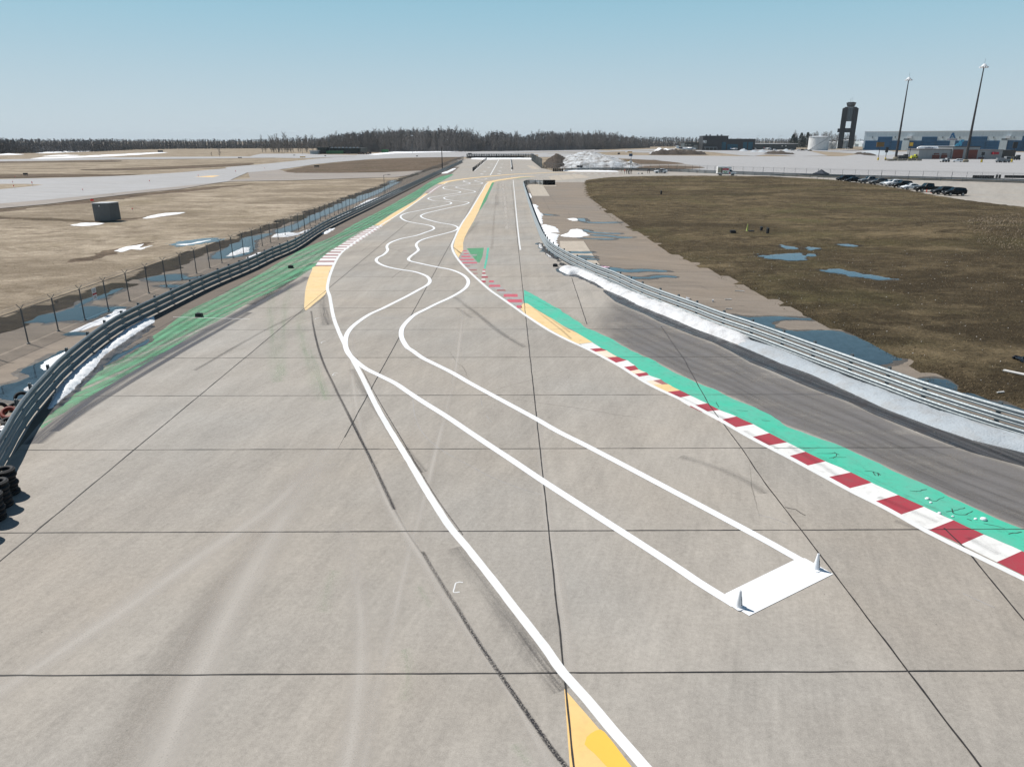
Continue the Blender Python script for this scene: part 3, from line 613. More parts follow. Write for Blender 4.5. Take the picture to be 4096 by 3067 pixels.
tag(ribbon('white_line', EDGE_L, .24, .0148, WHITE_OLD, track, step=.3, wob=.08), 'white edge line on the left side of the track')
EDGE_R = gp('F', [(4300,2420)], 'Y2', [(2212,1205),(2000,1102),(1800,1005),(1640,925),(1400,790),(1200,690),(1000,582),(800,475),(600,372),(400,258),(200,152),(20,68)], 'X5', [(1000,1290),(800,1162),(600,1052),(400,950),(200,860),(0,757)],
    'X3', [(1600,1370),(1340,1200),(1200,1100),(1000,960),(870,870),(720,740),(600,630),(500,530),(420,430),(370,340),(357,280),(370,230),(400,160),(440,70)], 'X2', [(800,900),(870,800),(930,700),(990,600),(1050,500),(1090,430),(1120,410)])
tag(ribbon('white_line', EDGE_R, .24, .0148, WHITE_OLD, track, step=.3, wob=.06), 'white edge line on the right side of the track')
CEN = gp('X2', [(1522,1264),(1510,1180),(1490,1000),(1470,800),(1450,580),(1430,380)])
ribbon('white_line', CEN, .16, .0165, WHITE_OLD, track); ribbon('white_line', gp('X2', [(1140,320),(1195,225),(1247,126)]), .35, .0165, WHITE_OLD, track)
ribbon('white_line', gp('X2', [(940,268),(1095,128)]), .25, .0165, WHITE_OLD, track); ribbon('white_line', gp('X2', [(1410,265),(1400,130)]), .25, .0165, WHITE_OLD, track)
for x, y in [(1033,306),(1070,272),(1122,223),(1158,181),(1252,305),(1262,270),(1277,222),(1290,181)]:
    c = P(*px('X2', [(x, y)])[0]); sheet('painted_dot', [c+V3(.7*math.cos(a*.6283), 1.6*math.sin(a*.6283)) for a in range(10)], .0165, WHITE_OLD, track)
ribbon('white_line', gp('Z8', [(0,777),(560,775),(760,772),(1200,768),(2000,766)]), .06, .0165, GREY_OLD, track)
ribbon('white_line', gp('Z7', [(955,370),(1380,382)]), .06, .0165, WHITE_OLD, track)
# yellow
sheet('yellow_band', gp('Y4', [(1296,1120),(1480,1330),(1640,1520),(1760,1656),(1960,1880),(1365,1880),(1335,1656)]), .0085, YELLOW, track)
sheet('yellow_patch', gp('Y4', [(1435,1500),(1450,1450),(1545,1398),(1600,1450),(1700,1580),(1770,1670),(1900,1830),(1760,1830),(1590,1656),(1500,1560)]), .0125, YELLOW_FRESH, track, step=.1)
sheet('yellow_band', gp('X1', [(240,690),(525,680),(490,760),(455,900),(432,1000),(428,1130),(250,1290),(95,1412),(75,1390),(75,1250),(90,1080),(120,950),(160,840),(200,750)]), .0085, YELLOW_PALE, track, step=.5)
sheet('yellow_band', gp('Z2', [(1310,1002),(1392,1000),(1500,925),(1700,790),(1818,702),(1765,717),(1680,780),(1500,882)]), .0085, YELLOW_PALE, track)
sheet('yellow_band', gp('X2', [(1165,410),(1120,500),(1060,620),(1000,760),(930,900),(860,1020),(815,1110),(797,1180)], 'X3', [(505,270),(507,335),(478,372),(442,432),(395,355),(378,285),(395,210),(450,75),(480,0)], 'X2', [(805,900),(875,800),(935,700),(995,600),(1055,500),(1095,430),(1125,408)]), .0085, YELLOW_PALE, track)
sheet('yellow_band', gp('X3', [(1310,1035),(1360,1040),(1430,1090),(1560,1170),(1700,1250),(1850,1350),(1900,1380)], 'X5', [(300,780),(400,840),(470,882),(310,902),(240,872),(130,812),(0,742)], 'X3', [(1500,1300),(1340,1190),(1270,1115),(1280,1060)]), .0085, YELLOW_PALE, track)
ribbon('yellow_line', gp('X2', [(510,430),(600,402),(750,376),(950,352),(1200,328),(1420,310),(1700,296),(2000,284),(2212,278)]), 1.9, .0085, YELLOW_PALE, track)
ribbon('yellow_line', gp('X2', [(1125,412),(1180,396),(1300,375),(1420,357),(1550,342),(1700,334)]), 2.2, .0085, YELLOW_PALE, track)
for q in ([('X3', [(1440,1100),(1560,1200),(1700,1310),(1830,1410),(1940,1510)])], [('X3', [(1500,1130),(1640,1220),(1780,1320),(1920,1420)])]):
    ribbon('tyre_mark', gp(*q[0]), .22, .0125, RUBBER_SOFT, track)
ribbon('tyre_mark', gp('X3', [(380,300),(480,380)]), .25, .0125, RUBBER_MARK, track)
# green and teal
gi, go_ = resample(catmull(GREEN_IN, 1), 140), resample(catmull(GREEN_OUT, 1), 140)
tag(strip('green_band', go_, gi, .0075, GREEN, track), 'streaked green painted run-off')
sheet('green_band', gp('X3', [(555,310),(780,302),(760,420),(720,500),(690,490),(600,380)]), .0065, GREEN_FAR, track)
sheet('green_line', gp('X3', [(823,303),(850,303),(832,440),(800,585),(778,572),(805,440)]), .0085, TEAL, track)
sheet('green_band', gp('X2', [(1165,412),(1190,412),(1150,500),(1090,640),(1020,750),(985,770),(1060,622),(1120,502)]), .0065, GREEN_FAR, track)
sheet('green_band', gp('X2', [(985,770),(1020,750),(960,900),(900,1010),(850,1080),(820,1110),(865,1022),(930,902)]), .0065, GREEN_FAINT, track)
ribbon('green_line', gp('X2', [(1480,362),(1560,354),(1640,350)]), .9, .0065, GREEN_FAR, track)
TE_OUT = gp('X3', [(1312,857),(1500,960),(1700,1070),(1900,1200)], 'X5', [(320,662),(420,730),(520,770),(700,860),(900,975),(1100,1060),(1300,1170),(1500,1270),(1700,1360)], 'Y2', [(350,75),(550,160),(700,230),(810,300),(950,360),(1080,400),(1200,455),(1330,510),(1500,590),(1650,660),(1800,730),(1950,800),(2080,860),(2212,915),(2420,1010)])
TE_IN = gp('X3', [(1312,1030),(1360,1040),(1430,1090),(1560,1170),(1700,1250),(1820,1330)], 'X5', [(250,745),(350,812),(475,885),(560,945),(625,975),(760,1050),(855,1080),(985,1185),(1095,1245),(1305,1345),(1440,1415),(1555,1470)], 'Y2', [(335,167),(410,205),(510,245),(608,290),(705,343),(808,395),(920,455),(1040,510),(1190,575),(1308,635),(1465,708),(1620,778),(1800,862),(1975,942),(2200,1040),(2420,1140)])
TE_OUT = [p+V3(.14*mnoise.noise(p*.9)+.05*mnoise.noise(p*4), .2*mnoise.noise(p*.9+V3(4, 1))+.08*mnoise.noise(p*4+V3(3, 3))) for p in resample(TE_OUT, 120)]
tag(strip('teal_band', TE_OUT, resample(TE_IN, 120), .0075, TEAL, track), 'bright teal painted strip behind the kerb')
GREEN_TRACE = mark('green_overspray', (.18, .36, .16), .38, .35, .5, .46, .66, .25, 3)
for k, q, w_ in (('Z8', [(190,560),(175,700),(180,900),(200,1100),(230,1300)], .9), ('Z8', [(330,520),(290,700),(270,950),(260,1250)], .8), ('Z8', [(440,660),(420,800),(440,1000),(500,1200),(560,1350),(620,1450)], .9), ('Z8', [(510,1080),(580,1280),(640,1450)], .5), ('Y5', [(1900,540),(1860,640),(1830,780)], .55), ('Y3', [(80,0),(130,150),(190,330)], .5), ('Y4', [(200,850),(230,960),(200,1200)], .45), ('Y4', [(300,420),(380,560)], .3), ('Y4', [(950,1500),(1060,1640)], .4), ('Y1', [(430,570),(620,680),(830,780),(900,820)], .9)):
    ribbon('green_trace', gp(k, q), w_, .0055, GREEN_TRACE, track, step=.3)

# kerb blocks, one by one
kb = []
for k, q in (('X5', [((310,905),(475,885)),((385,960),(560,945)),((470,990),(625,975)),((585,1060),(745,1045)),((680,1120),(855,1080)),((745,1165),(940,1140)),((825,1210),(985,1185)),((880,1240),(1060,1215)),((945,1270),(1095,1245)),((1040,1315),(1225,1295)),((1110,1355),(1305,1345)),((1230,1438),(1440,1415))]),
             ('Y2', [((140,140),(243,122)),((213,187),(335,167)),((290,222),(410,205)),((378,272),(510,245)),((458,318),(608,290)),((568,375),(705,343)),((665,423),(808,395)),((790,487),(920,455)),((897,543),(1040,510)),((1030,608),(1190,575)),((1168,673),(1308,635)),((1318,750),(1465,708)),((1475,828),(1620,778)),((1645,917),(1800,862)),((1835,1003),(1975,942)),((2045,1108),(2200,1040)),((2260,1215),(2430,1145))])):
    for a, b in q:
        a, b = P(*px(k, [a])[0]), P(*px(k, [b])[0]); kb.append((a.lerp(b, .15 if len(kb) < 20 else .04), b))
def kerb_block(a0, b0, a1, b1, m, z=.0085, th=0.0, nm='kerb_block'):
    n = 5; A = [a0.lerp(a1, i/n) for i in range(n+1)]; B = [b0.lerp(b1, i/n) for i in range(n+1)]
    B = [p+V3(.05*mnoise.noise(p*2.1), .08*mnoise.noise(p*2.1+V3(3, 3))) for p in B]
    return strip(nm, A, B, z, m, track)
cols = [KERB_WHITE, RED, PEACH, RED, KERB_WHITE, RED, PEACH, RED, KERB_WHITE, PEACH, YELLOW_PALE]
for i in range(len(kb)-1):
    m = cols[i] if i < 11 else (RED if (i-11) % 2 == 0 else KERB_WHITE)
    kerb_block(*kb[i], *kb[i+1], m)
kerb_block(kb[9][0].lerp(kb[9][1], .45), kb[9][1], kb[10][0].lerp(kb[10][1], .6), kb[10][1], RED_OLD, .0105)
# left striped kerb
ko = resample(gp('X1', [(240,690),(340,560),(450,470),(600,370),(800,255),(950,170),(1100,75),(1225,5)]), 120)
ki = resample(gp('X1', [(528,680),(590,562),(660,482),(780,402),(950,292),(1100,192),(1250,97),(1390,5)]), 120)
def at_y(line, y):
    return min(line, key=lambda p: abs(p.y-y))
ya = P(*px('X1', [(530, 685)])[0]).y; ye = P(*px('X1', [(1390, 5)])[0]).y
reds = [P(*px('X1', [(600, v)])[0]).y for v in (670,605,548,500,452,410,368,325,288,253,220,188,157,125,97,68,40,10)]
edges_ = [ya]
for i, y in enumerate(reds):
    gap = (reds[min(i+1, len(reds)-1)]-reds[max(i-1, 0)])/2 if 0 < i < len(reds)-1 else 1.6
    edges_ += [y-gap*.19, y+gap*.19]
edges_.append(ye)
for i in range(len(edges_)-1):
    if edges_[i+1] <= edges_[i]+.05: continue
    kerb_block(at_y(ki, edges_[i]), at_y(ko, edges_[i]), at_y(ki, edges_[i+1]), at_y(ko, edges_[i+1]), RED_OLD if i % 2 == 1 else KERB_WHITE, .0085)
o1, o2 = gp('X2', [(320,550),(500,435)]); i1, i2 = gp('X2', [(385,555),(556,432)])
for i in range(26):
    t0, t1 = i/26, (i+1)/26; kerb_block(i1.lerp(i2, t0), o1.lerp(o2, t0), i1.lerp(i2, t1), o1.lerp(o2, t1), RED_OLD if i % 2 else KERB_WHITE_OLD)
# worn red stripes inside the right edge line
for x0, x1, y0, y1, m in ((510,555,338,352,RED_PINK),(515,580,374,388,RED_PINK),(485,605,410,428,RED_PINK),(445,650,450,468,RED_PINK),(485,690,492,510,RED_PINK),(530,600,540,552,RED_OLD),(570,690,588,606,RED_OLD),(635,700,635,648,RED_OLD),(678,700,684,694,RED_OLD),
    (770,800,588,602,RED_PINK),(762,804,630,648,RED),(752,835,680,700,RED),(745,808,738,762,RED),(850,915,735,760,RED_PINK),(850,1000,793,820,RED_PINK),(955,1070,855,875,RED_OLD),(1045,1230,915,952,RED_PINK),(1090,1290,985,1025,RED_PINK),(1215,1285,1065,1100,RED_PINK)):
    sheet('red_stripe', gp('X3', [(x0-6,y1),(x1,y1),(x1-6,y0),(x0,y0)]), .0085, m, track)
for x0, x1, y0, y1 in ((490,690,390,408),(455,620,430,448),(480,680,470,490),(510,690,513,530),(545,700,560,580),(765,800,602,628),(755,815,652,678),(750,800,708,736),(850,930,762,790),(880,1040,822,852),(980,1150,880,912),(1070,1260,955,984),(1130,1290,1028,1062)):
    sheet('white_stripe', gp('X3', [(x0-6,y1),(x1,y1),(x1-6,y0),(x0,y0)]), .0075, KERB_WHITE_OLD if y0 > 590 and y0 < 720 else GREY_OLD, track)
# rubber, sweeps
for k, q, w_, m in (('D', [(672,672),(680,720),(697,780),(725,840),(760,910),(800,990),(838,1070),(852,1100)], .16, RUBBER_MARK), ('Y4', [(325,180),(400,310),(500,470),(560,560),(650,710),(760,880),(870,1040),(980,1200),(1100,1370),(1210,1530),(1310,1656),(1450,1830)], .14, RUBBER_MARK), ('D', [(852,1100),(880,1150),(912,1195)], .09, RUBBER_SOFT),
    ('Y3', [(385,140),(480,310),(600,480),(760,720),(900,900)], .5, RUBBER_SOFT), ('Y4', [(560,150),(700,340),(860,560),(1010,770),(1150,960),(1290,1130)], .75, RUBBER_SOFT), ('Y3', [(420,60),(540,300),(740,640),(1000,1080),(1200,1360)], .05, RUBBER_MARK),
    ('X1', [(390,1170),(395,1400),(460,1656)], .9, RUBBER_SOFT), ('X3', [(400,960),(560,1080),(720,1200),(880,1330),(1080,1480),(1320,1620)], .5, RUBBER_SOFT), ('X3', [(420,1100),(620,1230)], .4, RUBBER_SOFT),
    ('D', [(710,600),(690,650),(560,720),(420,800)], .35, RUBBER_SOFT), ('Y2', [(180,480),(420,560),(600,640),(680,700)], .5, RUBBER_SOFT), ('Y2', [(1450,860),(1700,960),(1900,1060)], .3, RUBBER_SOFT),
    ('Z7', [(1700,150),(1380,318),(1200,412),(1000,522),(800,632),(600,752),(400,890),(180,1070)], 1.0, RUBBER_BLUE), ('Z7', [(1380,345),(1000,560),(600,800),(300,1000)], .5, RUBBER_BLUE), ('Z8', [(0,660),(150,570),(300,480),(520,320)], .9, RUBBER_MARK)):
    ribbon('tyre_mark', gp(k, q), w_, .0045, m, track, step=.3)
for k, q, w_, m in (('D', [(1000,670),(985,790),(960,900),(935,1000),(910,1100),(880,1200),(850,1330),(815,1500),(770,1700)], .42, DUST_PALE), ('D', [(760,720),(765,850),(790,970),(840,1090),(900,1190),(960,1290),(1090,1480),(1210,1700)], .5, DUST_PALE),
    ('D', [(720,960),(590,1090),(420,1210),(260,1320),(60,1450),(-120,1560)], 1.1, DUST_PALE), ('D', [(740,1130),(770,1250),(780,1400),(770,1540),(740,1700)], .7, DUST_PALE), ('D', [(700,1000),(590,1150),(500,1310),(420,1470),(330,1660)], 1.5, DUST_PALE),
    ('D', [(560,1150),(480,1260),(400,1390),(310,1530),(230,1680)], 1.2, DUST_DARK), 
    ('D', [(1160,900),(1180,1100),(1210,1300),(1235,1500)], .5, DUST_PALE), ('X2', [(1215,560),(1195,800),(1180,1000),(1160,1250)], .5, DUST_DARK), ('X2', [(1300,420),(1330,700),(1350,1000)], 1.2, DUST_PALE), ('X2', [(1240,420),(1230,700)], 1.0, DUST_DARK), ('X2', [(1000,900),(760,1150),(620,1260)], .8, DUST_DARK)):
    ribbon('sweep_mark', gp(k, q), w_, .0025, m, track, step=.4)
# chalked letter and arcs beside the left edge line
CHALK = paint('chalk', (.72, .72, .71), .3, nscale=9)
for k, L in (('Y4', [(602,392),(580,388),(556,394),(545,425),(540,460),(580,456)]), ('Z8', [(570,770),(550,772),(538,782)]), ('Z8', [(625,962),(600,966),(588,980)]), ('Z8', [(725,1222),(700,1226),(686,1245),(712,1243)])):
    ribbon('chalk_letter', gp(k, L), .035, .0065, CHALK, track, step=.05)
for k, L in (('Y3', [(830,360),(845,480),(890,590),(980,690),(1100,770),(1250,850),(1420,940),(1600,1010),(1780,1065)]), ('Y2', [(640,825),(720,845),(815,880)]), ('Y2', [(1850,1290),(1950,1335),(2040,1375)]), ('Y3', [(1330,350),(1340,410)]), ('Y3', [(1370,480),(1410,530)])):
    ribbon('chalk_line', gp(k, L), .03, .0065, GREY_OLD, track, step=.2)

# dark worn strip right of the teal paint
da = resample(gp('X5', [(440,725),(560,785),(700,860),(900,970),(1100,1060),(1300,1165),(1500,1270),(1700,1360),(1900,1440)], 'Y2', [(550,160),(810,300),(1080,400),(1330,510),(1650,660),(1950,800),(2212,915),(2450,1020)]), 110)
db = resample(gp('X5', [(600,330),(720,430),(900,510),(1050,570),(1200,650),(1400,730),(1600,810),(1800,880),(2000,980)], 'X6', [(0,400),(400,570),(800,720),(1200,900),(1600,1060),(2212,1240),(2500,1340)]), 110)
tag(strip('worn_surface', db, da, .0035, DARK_ASPHALT, track), 'darker grey worn strip between teal paint and guardrail')
for t0, t1, w_ in ((.18, .30, .7), (.42, .50, .9), (.60, .66, .5), (.72, .80, .8), (.86, .88, .5)):
    ribbon('tyre_mark', [db[i].lerp(da[i], t0+(t1-t0)*i/109) for i in range(12, 110, 6)], w_, .0048, RUBBER_FAINT, track, step=.5)
for t0, w_ in ((.15, .4), (.38, .5), (.62, .45), (.82, .35)):
    ribbon('tyre_mark', [go_[i].lerp(gi[i], t0+.12*i/140) for i in range(4, 110, 6)], w_, .0088, RUBBER_SOFT, track, step=.8)
# meltwater gutter below the snow bank
ga = resample(gp('X5', [(590,300),(700,335),(850,402),(1000,482),(1200,562),(1400,642),(1600,732),(1850,822)], 'X6', [(0,302),(250,412),(500,502),(800,642),(1100,782),(1500,932),(1800,1032),(2212,1132),(2500,1210)]), 110)
gb = resample(gp('X5', [(590,325),(720,432),(900,512),(1050,572),(1200,652),(1400,732),(1600,812),(1800,882),(2000,982)], 'X6', [(0,402),(200,482),(400,572),(600,652),(800,722),(1000,822),(1200,902),(1400,982),(1600,1062),(1800,1132),(2212,1242),(2500,1345)]), 110)
structure(strip('wet_gutter', ga, gb, .0165, WET), 'dark wet meltwater gutter along the foot of the snow bank')
structure(pool('wet_patch', gp('X4', [(470,1080),(500,1090),(560,1180),(640,1230),(740,1290),(800,1350),(900,1380),(830,1320),(720,1230),(620,1150),(560,1085),(520,1060)]), WET, .14, .4, .0018, .3, 1.2), 'wet dirty patch at the bend of the right guardrail')
structure(pool('wet_patch', gp('X5', [(60,75),(180,40),(300,60),(480,130),(640,230),(620,300),(480,245),(360,190),(280,160),(180,145),(100,105)]), WET, .14, .25, .0018, .2, 1.2), 'wet dark rim round the end of the snow bank')
structure(pool('wet_patch', gp('X7', [(1840,390),(1600,560),(1300,800),(1100,980),(900,1180),(700,1390),(560,1520),(620,1540),(800,1370),(1000,1180),(1250,960),(1500,740),(1840,480)]), WET, .12, .16, .0018, .15, 1.4), 'damp dirty edge below the left snow bank')

# puddles
def pud(k, q, label, m=WATER, j=.15, z=.0018):
    g_ = gp(k, q); d = g_[0].y; s = max(g_, key=lambda p: p.x).x-min(g_, key=lambda p: p.x).x; c = max(.07, min(.3, d/330))
    if z > 0: structure(pool('damp_patch', catmull(g_, .5, True), DAMP, c*1.3, max(c*1.3, d*d/31600*.6), .0012, min(.5, j*2.2), .8, .004, grow=min(.30, .10+d/300)), 'damp dark rim of the '+label)
    return structure(pool('puddle', catmull(g_, .5, True), m, c, max(c, d*d/31600*.5), z, j if j > .5 else min(j, d/300)), label)
pud('X4', [(1030,740),(1100,740),(1140,760),(1180,788),(1350,790),(1590,790),(1600,798),(1350,806),(1180,802),(1120,785),(1050,775)], 'thin blue puddle trailing from an oval snow patch')
pud('X4', [(560,682),(640,688),(770,706),(640,700)], 'narrow blue trickle beside the snow by the guardrail')
pud('X4', [(1100,885),(1180,895),(1220,915),(1400,930),(1600,938),(1620,948),(1400,945),(1200,930),(1120,910)], 'upper of the long blue meltwater runs')
pud('X4', [(1190,958),(1400,960),(1500,970),(1560,982),(1780,990),(1700,1003),(1560,1000),(1400,980),(1230,972)], 'middle of the long blue meltwater runs')
pud('X4', [(1050,1000),(1200,1006),(1400,1008),(1530,1012),(1500,1024),(1300,1020),(1100,1010)], 'lowest of the long blue meltwater runs')
pud('X4', [(870,1180),(960,1178),(1100,1180),(1205,1180),(1220,1200),(1000,1203),(880,1200)], 'blue puddle band across the pale slab, upper')
pud('X4', [(960,1235),(1100,1233),(1245,1240),(1255,1252),(1050,1252)], 'blue puddle band across the pale slab, middle')
pud('X4', [(1080,1268),(1180,1266),(1270,1272),(1285,1292),(1180,1288),(1090,1284)], 'blue puddle band across the pale slab, lower')
pud('X5', [(460,20),(600,45),(740,60),(860,78),(1000,70),(1150,80),(1280,90),(1310,102),(1230,108),(1100,98),(900,112),(740,100),(660,110),(560,80)], 'large blue puddle beyond the guardrail near the white debris')
pud('X5', [(770,145),(880,150),(980,162),(1080,160),(1180,142),(1300,142),(1410,160),(1380,170),(1240,162),(1160,180),(1000,182),(880,188)], 'wavy blue puddle just beyond the guardrail')
pud('X6', [(-120,20),(0,40),(120,30),(280,35),(480,48),(525,42),(480,62),(280,62),(200,80),(210,125),(300,145),(690,148),(860,195),(1050,280),(1250,385),(1180,400),(1050,430),(900,395),(600,290),(300,185),(60,100),(-100,40)], 'large dark puddle between guardrail and infield')
pud('X6', [(1330,540),(1600,538),(1700,615),(1900,690),(2212,785),(2300,840),(2100,790),(1900,720),(1700,650),(1500,590)], 'dark puddle below the nearest infield edge')
pud('X7', [(220,435),(360,400),(480,330),(700,300),(860,250),(1080,225),(1250,232),(1540,235),(1400,290),(1280,310),(1160,370),(1050,405),(880,400),(700,410),(560,435),(450,420),(330,430)], 'broad blue puddle under the near fence posts', j=.25)
pud('X7', [(760,280),(840,270),(1000,150),(1300,60),(1500,0),(1480,20),(1300,85),(1120,150),(1000,215),(880,250)], 'long blue puddle along the field edge')
pud('X7', [(740,570),(860,530),(1000,540),(1100,560),(950,580),(830,585)], 'small blue puddle between fence and guardrail')
pud('X7', [(0,1180),(230,1130),(330,1080),(300,1050),(190,1030),(400,930),(560,850),(740,760),(860,740),(700,900),(560,1080),(420,1220),(260,1330),(180,1370),(0,1360)], 'grey blue puddle behind the bend of the left guardrail', j=.2)
pud('X7', [(1240,930),(1280,880),(1370,800),(1450,790),(1807,600),(1807,660),(1540,790),(1370,900),(1240,950)], 'blue puddle on the green paint', j=.1)
pud('Z1', [(1270,1470),(1400,1440),(1600,1425),(1680,1455),(1880,1430),(1700,1470),(1500,1490),(1330,1490)], 'blue puddle between two fence posts')
pud('Z1', [(1390,1530),(1560,1520),(1620,1540),(1500,1550)], 'small blue puddle beside the guardrail')
pud('Z1', [(770,1656),(900,1610),(1000,1560),(1110,1545),(1060,1575),(960,1620),(880,1656)], 'blue puddle by the field edge among the posts')
pud('Z1', [(1900,1240),(2000,1200),(2100,1130),(2208,1090),(2208,1250),(2000,1290),(1880,1295)], 'blue puddle round a snow patch by the fence')
pud('Z2', [(0,1190),(150,1120),(330,1075),(420,1065),(380,1090),(200,1160),(0,1260)], 'blue puddle along the fence foot')
pud('Z2', [(430,1050),(600,990),(750,910),(860,870),(1100,760),(1300,700),(1420,650),(1480,600),(1540,610),(1480,650),(1350,720),(1150,800),(950,880),(800,950),(650,1020),(520,1080)], 'long blue puddle beyond the fence posts', j=.4)
pud('Z1', [(1500,1150),(1620,1125),(1800,1105),(1900,1100),(1960,1115),(1800,1150),(1600,1172)], 'blue puddle with snow rim in the straw field', z=-.1, j=.9)
def hill():
    c = NB('patchy_hill_snow'); n = c.noise(.22, 6, .7, c.pos((1, .6, 1.6))); n2 = c.noise(1.4, 5, .7)
    col = c.mix(c.rng(n, .40, .58), (.58, .61, .63), (.30, .29, .28)); col = c.mix(c.rng(n, .57, .66), col, (.07, .06, .05)); col = c.mix(c.rng(n2, .5, .75, 0, .5), col, (.25, .24, .23))
    c.set(col, .8, 0, .2); c.bump(n2, .8, .2); return c.m
HILL_SNOW = hill()
# snow
def snowpatch(k, q, h, label, m=SNOW, cell=.3, fall=.5, cy=None, rough=.3, z=0.0, edge=.35, ns=1.0, ruff=0.0):
    return structure(mound('snow_patch', gp(k, q), cell, h, fall, m, nscale=ns, cy=cy, rough=rough, zbase=z, edge=edge, ruff=ruff), label)
snowpatch('X5', [(95,75),(180,55),(340,78),(450,118),(600,195),(700,245),(900,325),(1100,405),(1300,475),(1500,555),(1850,690),(2212,835),(2212,955),(1850,822),(1600,730),(1400,642),(1200,562),(1000,482),(850,402),(700,335),(600,290),(500,222),(400,182),(300,132),(200,137),(110,95)], .34, 'long dirty snow bank along the foot of the right guardrail', snow('bank_snow', (.66, .67, .68), .55), .14, .25, rough=.2, edge=.15, ruff=.04)
snowpatch('X6', [(-100,190),(0,232),(250,302),(500,412),(800,532),(1100,642),(1500,792),(2212,1012),(2500,1090),(2500,1195),(2212,1132),(1800,1032),(1500,932),(1100,782),(800,642),(500,502),(250,412),(0,302),(-100,262)], .27, 'smooth grey snow bank against the nearest right guardrail', SNOW_GREY, .12, .25, rough=.12, edge=.1, ruff=.02)
snowpatch('X7', [(1860,345),(1807,365),(1650,430),(1500,520),(1300,690),(1100,830),(950,950),(800,1090),(680,1230),(600,1400),(575,1490),(640,1440),(760,1330),(880,1240),(1000,1110),(1150,960),(1250,820),(1400,720),(1600,580),(1807,450),(1860,420)], .20, 'lumpy white snow bank along the inside of the left guardrail', SNOW, .11, .2, rough=.3, edge=.3, ns=1.6, ruff=.05)
snowpatch('X7', [(845,540),(950,480),(1150,400),(1350,300),(1380,265),(1520,258),(1530,290),(1400,360),(1250,440),(1100,480),(1000,520),(900,530)], .10, 'white snow strip between fence and guardrail', cell=.25, fall=.3)
snowpatch('X7', [(475,950),(540,890),(640,830),(760,780),(860,750),(800,830),(680,930),(560,1010),(500,1000)], .12, 'white snow patch behind the bend of the guardrail', cell=.2, fall=.3)
snowpatch('X7', [(0,1590),(60,1560),(110,1600),(60,1700),(0,1720)], .12, 'snow patch beside the loose tyres', cell=.2, fall=.3)
snowpatch('X7', [(260,1240),(320,1190),(420,1160),(400,1230),(320,1265)], .15, 'dirty snow lump behind the guardrail', SNOW_DIRTY, cell=.15, fall=.3)
snowpatch('X4', [(540,830),(620,828),(720,850),(770,885),(790,930),(700,930),(640,920),(780,960),(760,1010),(750,1060),(780,1110),(790,1140),(740,1120),(660,1060),(610,1020),(560,940)], .16, 'big white snow patch behind the bend of the right guardrail', cell=.25, fall=.4, edge=.6, ns=.9, ruff=.03)
snowpatch('X4', [(790,970),(880,940),(940,890),(1020,882),(1100,895),(1140,940),(1200,962),(1100,980),(1060,995),(940,990),(840,985)], .11, 'pointed white snow patch on the service road', cell=.25, fall=.4, edge=.6, ns=.9, ruff=.03)
snowpatch('X4', [(885,750),(920,738),(1000,736),(1040,750),(1030,772),(960,775)], .08, 'small oval snow patch on the service road', cell=.3, fall=.5)
snowpatch('X4', [(415,520),(450,560),(510,580),(490,610),(530,660),(570,690),(550,740),(570,780),(560,820),(530,815),(500,740),(460,630),(425,560)], .35, 'ragged snow bank behind the straight guardrail', cell=.3, fall=.5)
snowpatch('X4', [(365,405),(395,410),(415,460),(410,500),(390,470),(370,430)], .35, 'snow clump behind the guardrail near its far end', cell=.4, fall=.5)
snowpatch('X4', [(340,325),(360,330),(365,350),(345,345)], .3, 'smallest snow clump behind the guardrail', cell=.4, fall=.5)
snowpatch('X4', [(390,255),(440,238),(520,245),(545,256),(460,265),(400,268)], .4, 'low snow heap by the tyre bundle', cell=.5, fall=.6)
snowpatch('X4', [(510,1085),(540,1078),(570,1130),(550,1150),(515,1120)], .2, 'dirty snow lump at the bend of the right guardrail', SNOW_DIRTY, .15, .3)
snowpatch('X4', [(590,1200),(640,1210),(700,1260),(690,1270),(640,1245)], .15, 'thin dirty snow streak at the bend of the right guardrail', SNOW_DIRTY, .15, .3)
snowpatch('U6', [(-260,650),(-60,615),(120,605),(300,605),(490,612),(400,640),(200,665),(0,672),(-200,665)], .12, 'snow patch in front of the grey metal shed', z=-.1, cell=.3, fall=.4)
snowpatch('Z1', [(1250,930),(1330,905),(1450,885),(1640,876),(1600,890),(1450,910),(1300,932)], .15, 'white snow strip right of the grey shed', z=-.1, cell=.4, fall=.6)
snowpatch('Z1', [(1000,1215),(1100,1180),(1180,1170),(1280,1150),(1230,1190),(1350,1165),(1240,1205),(1160,1200),(1080,1225)], .1, 'broken snow patch in the straw field', z=-.1, cell=.25, fall=.3)
snowpatch('Z1', [(1540,1160),(1680,1150),(1740,1135),(1880,1115),(1780,1140),(1640,1165)], .1, 'snow rim of the field puddle', z=-.1, cell=.25, fall=.3)
snowpatch('Z1', [(1980,1275),(2060,1240),(2208,1185),(2208,1230),(2080,1265)], .12, 'snow patch beside a fence post', cell=.3, fall=.4)
snowpatch('Z2', [(0,1275),(60,1240),(150,1195),(210,1190),(180,1220),(90,1265)], .12, 'snow patch between near fence posts', cell=.3, fall=.4)
snowpatch('Z2', [(400,1105),(440,1075),(560,1060),(640,1065),(740,1030),(760,1040),(650,1080),(560,1100)], .15, 'white snow patch by the thin dark marker post', cell=.3, fall=.4)
snowpatch('Z2', [(170,1285),(300,1235),(330,1240),(220,1290)], .12, 'small snow patch beside the guardrail posts', cell=.25, fall=.4)
snowpatch('Z2', [(1130,850),(1250,780),(1400,735),(1540,680),(1560,690),(1400,760),(1250,820),(1150,860)], .25, 'long snow strip behind the left guardrail', cell=.4, fall=.6, cy=.8)
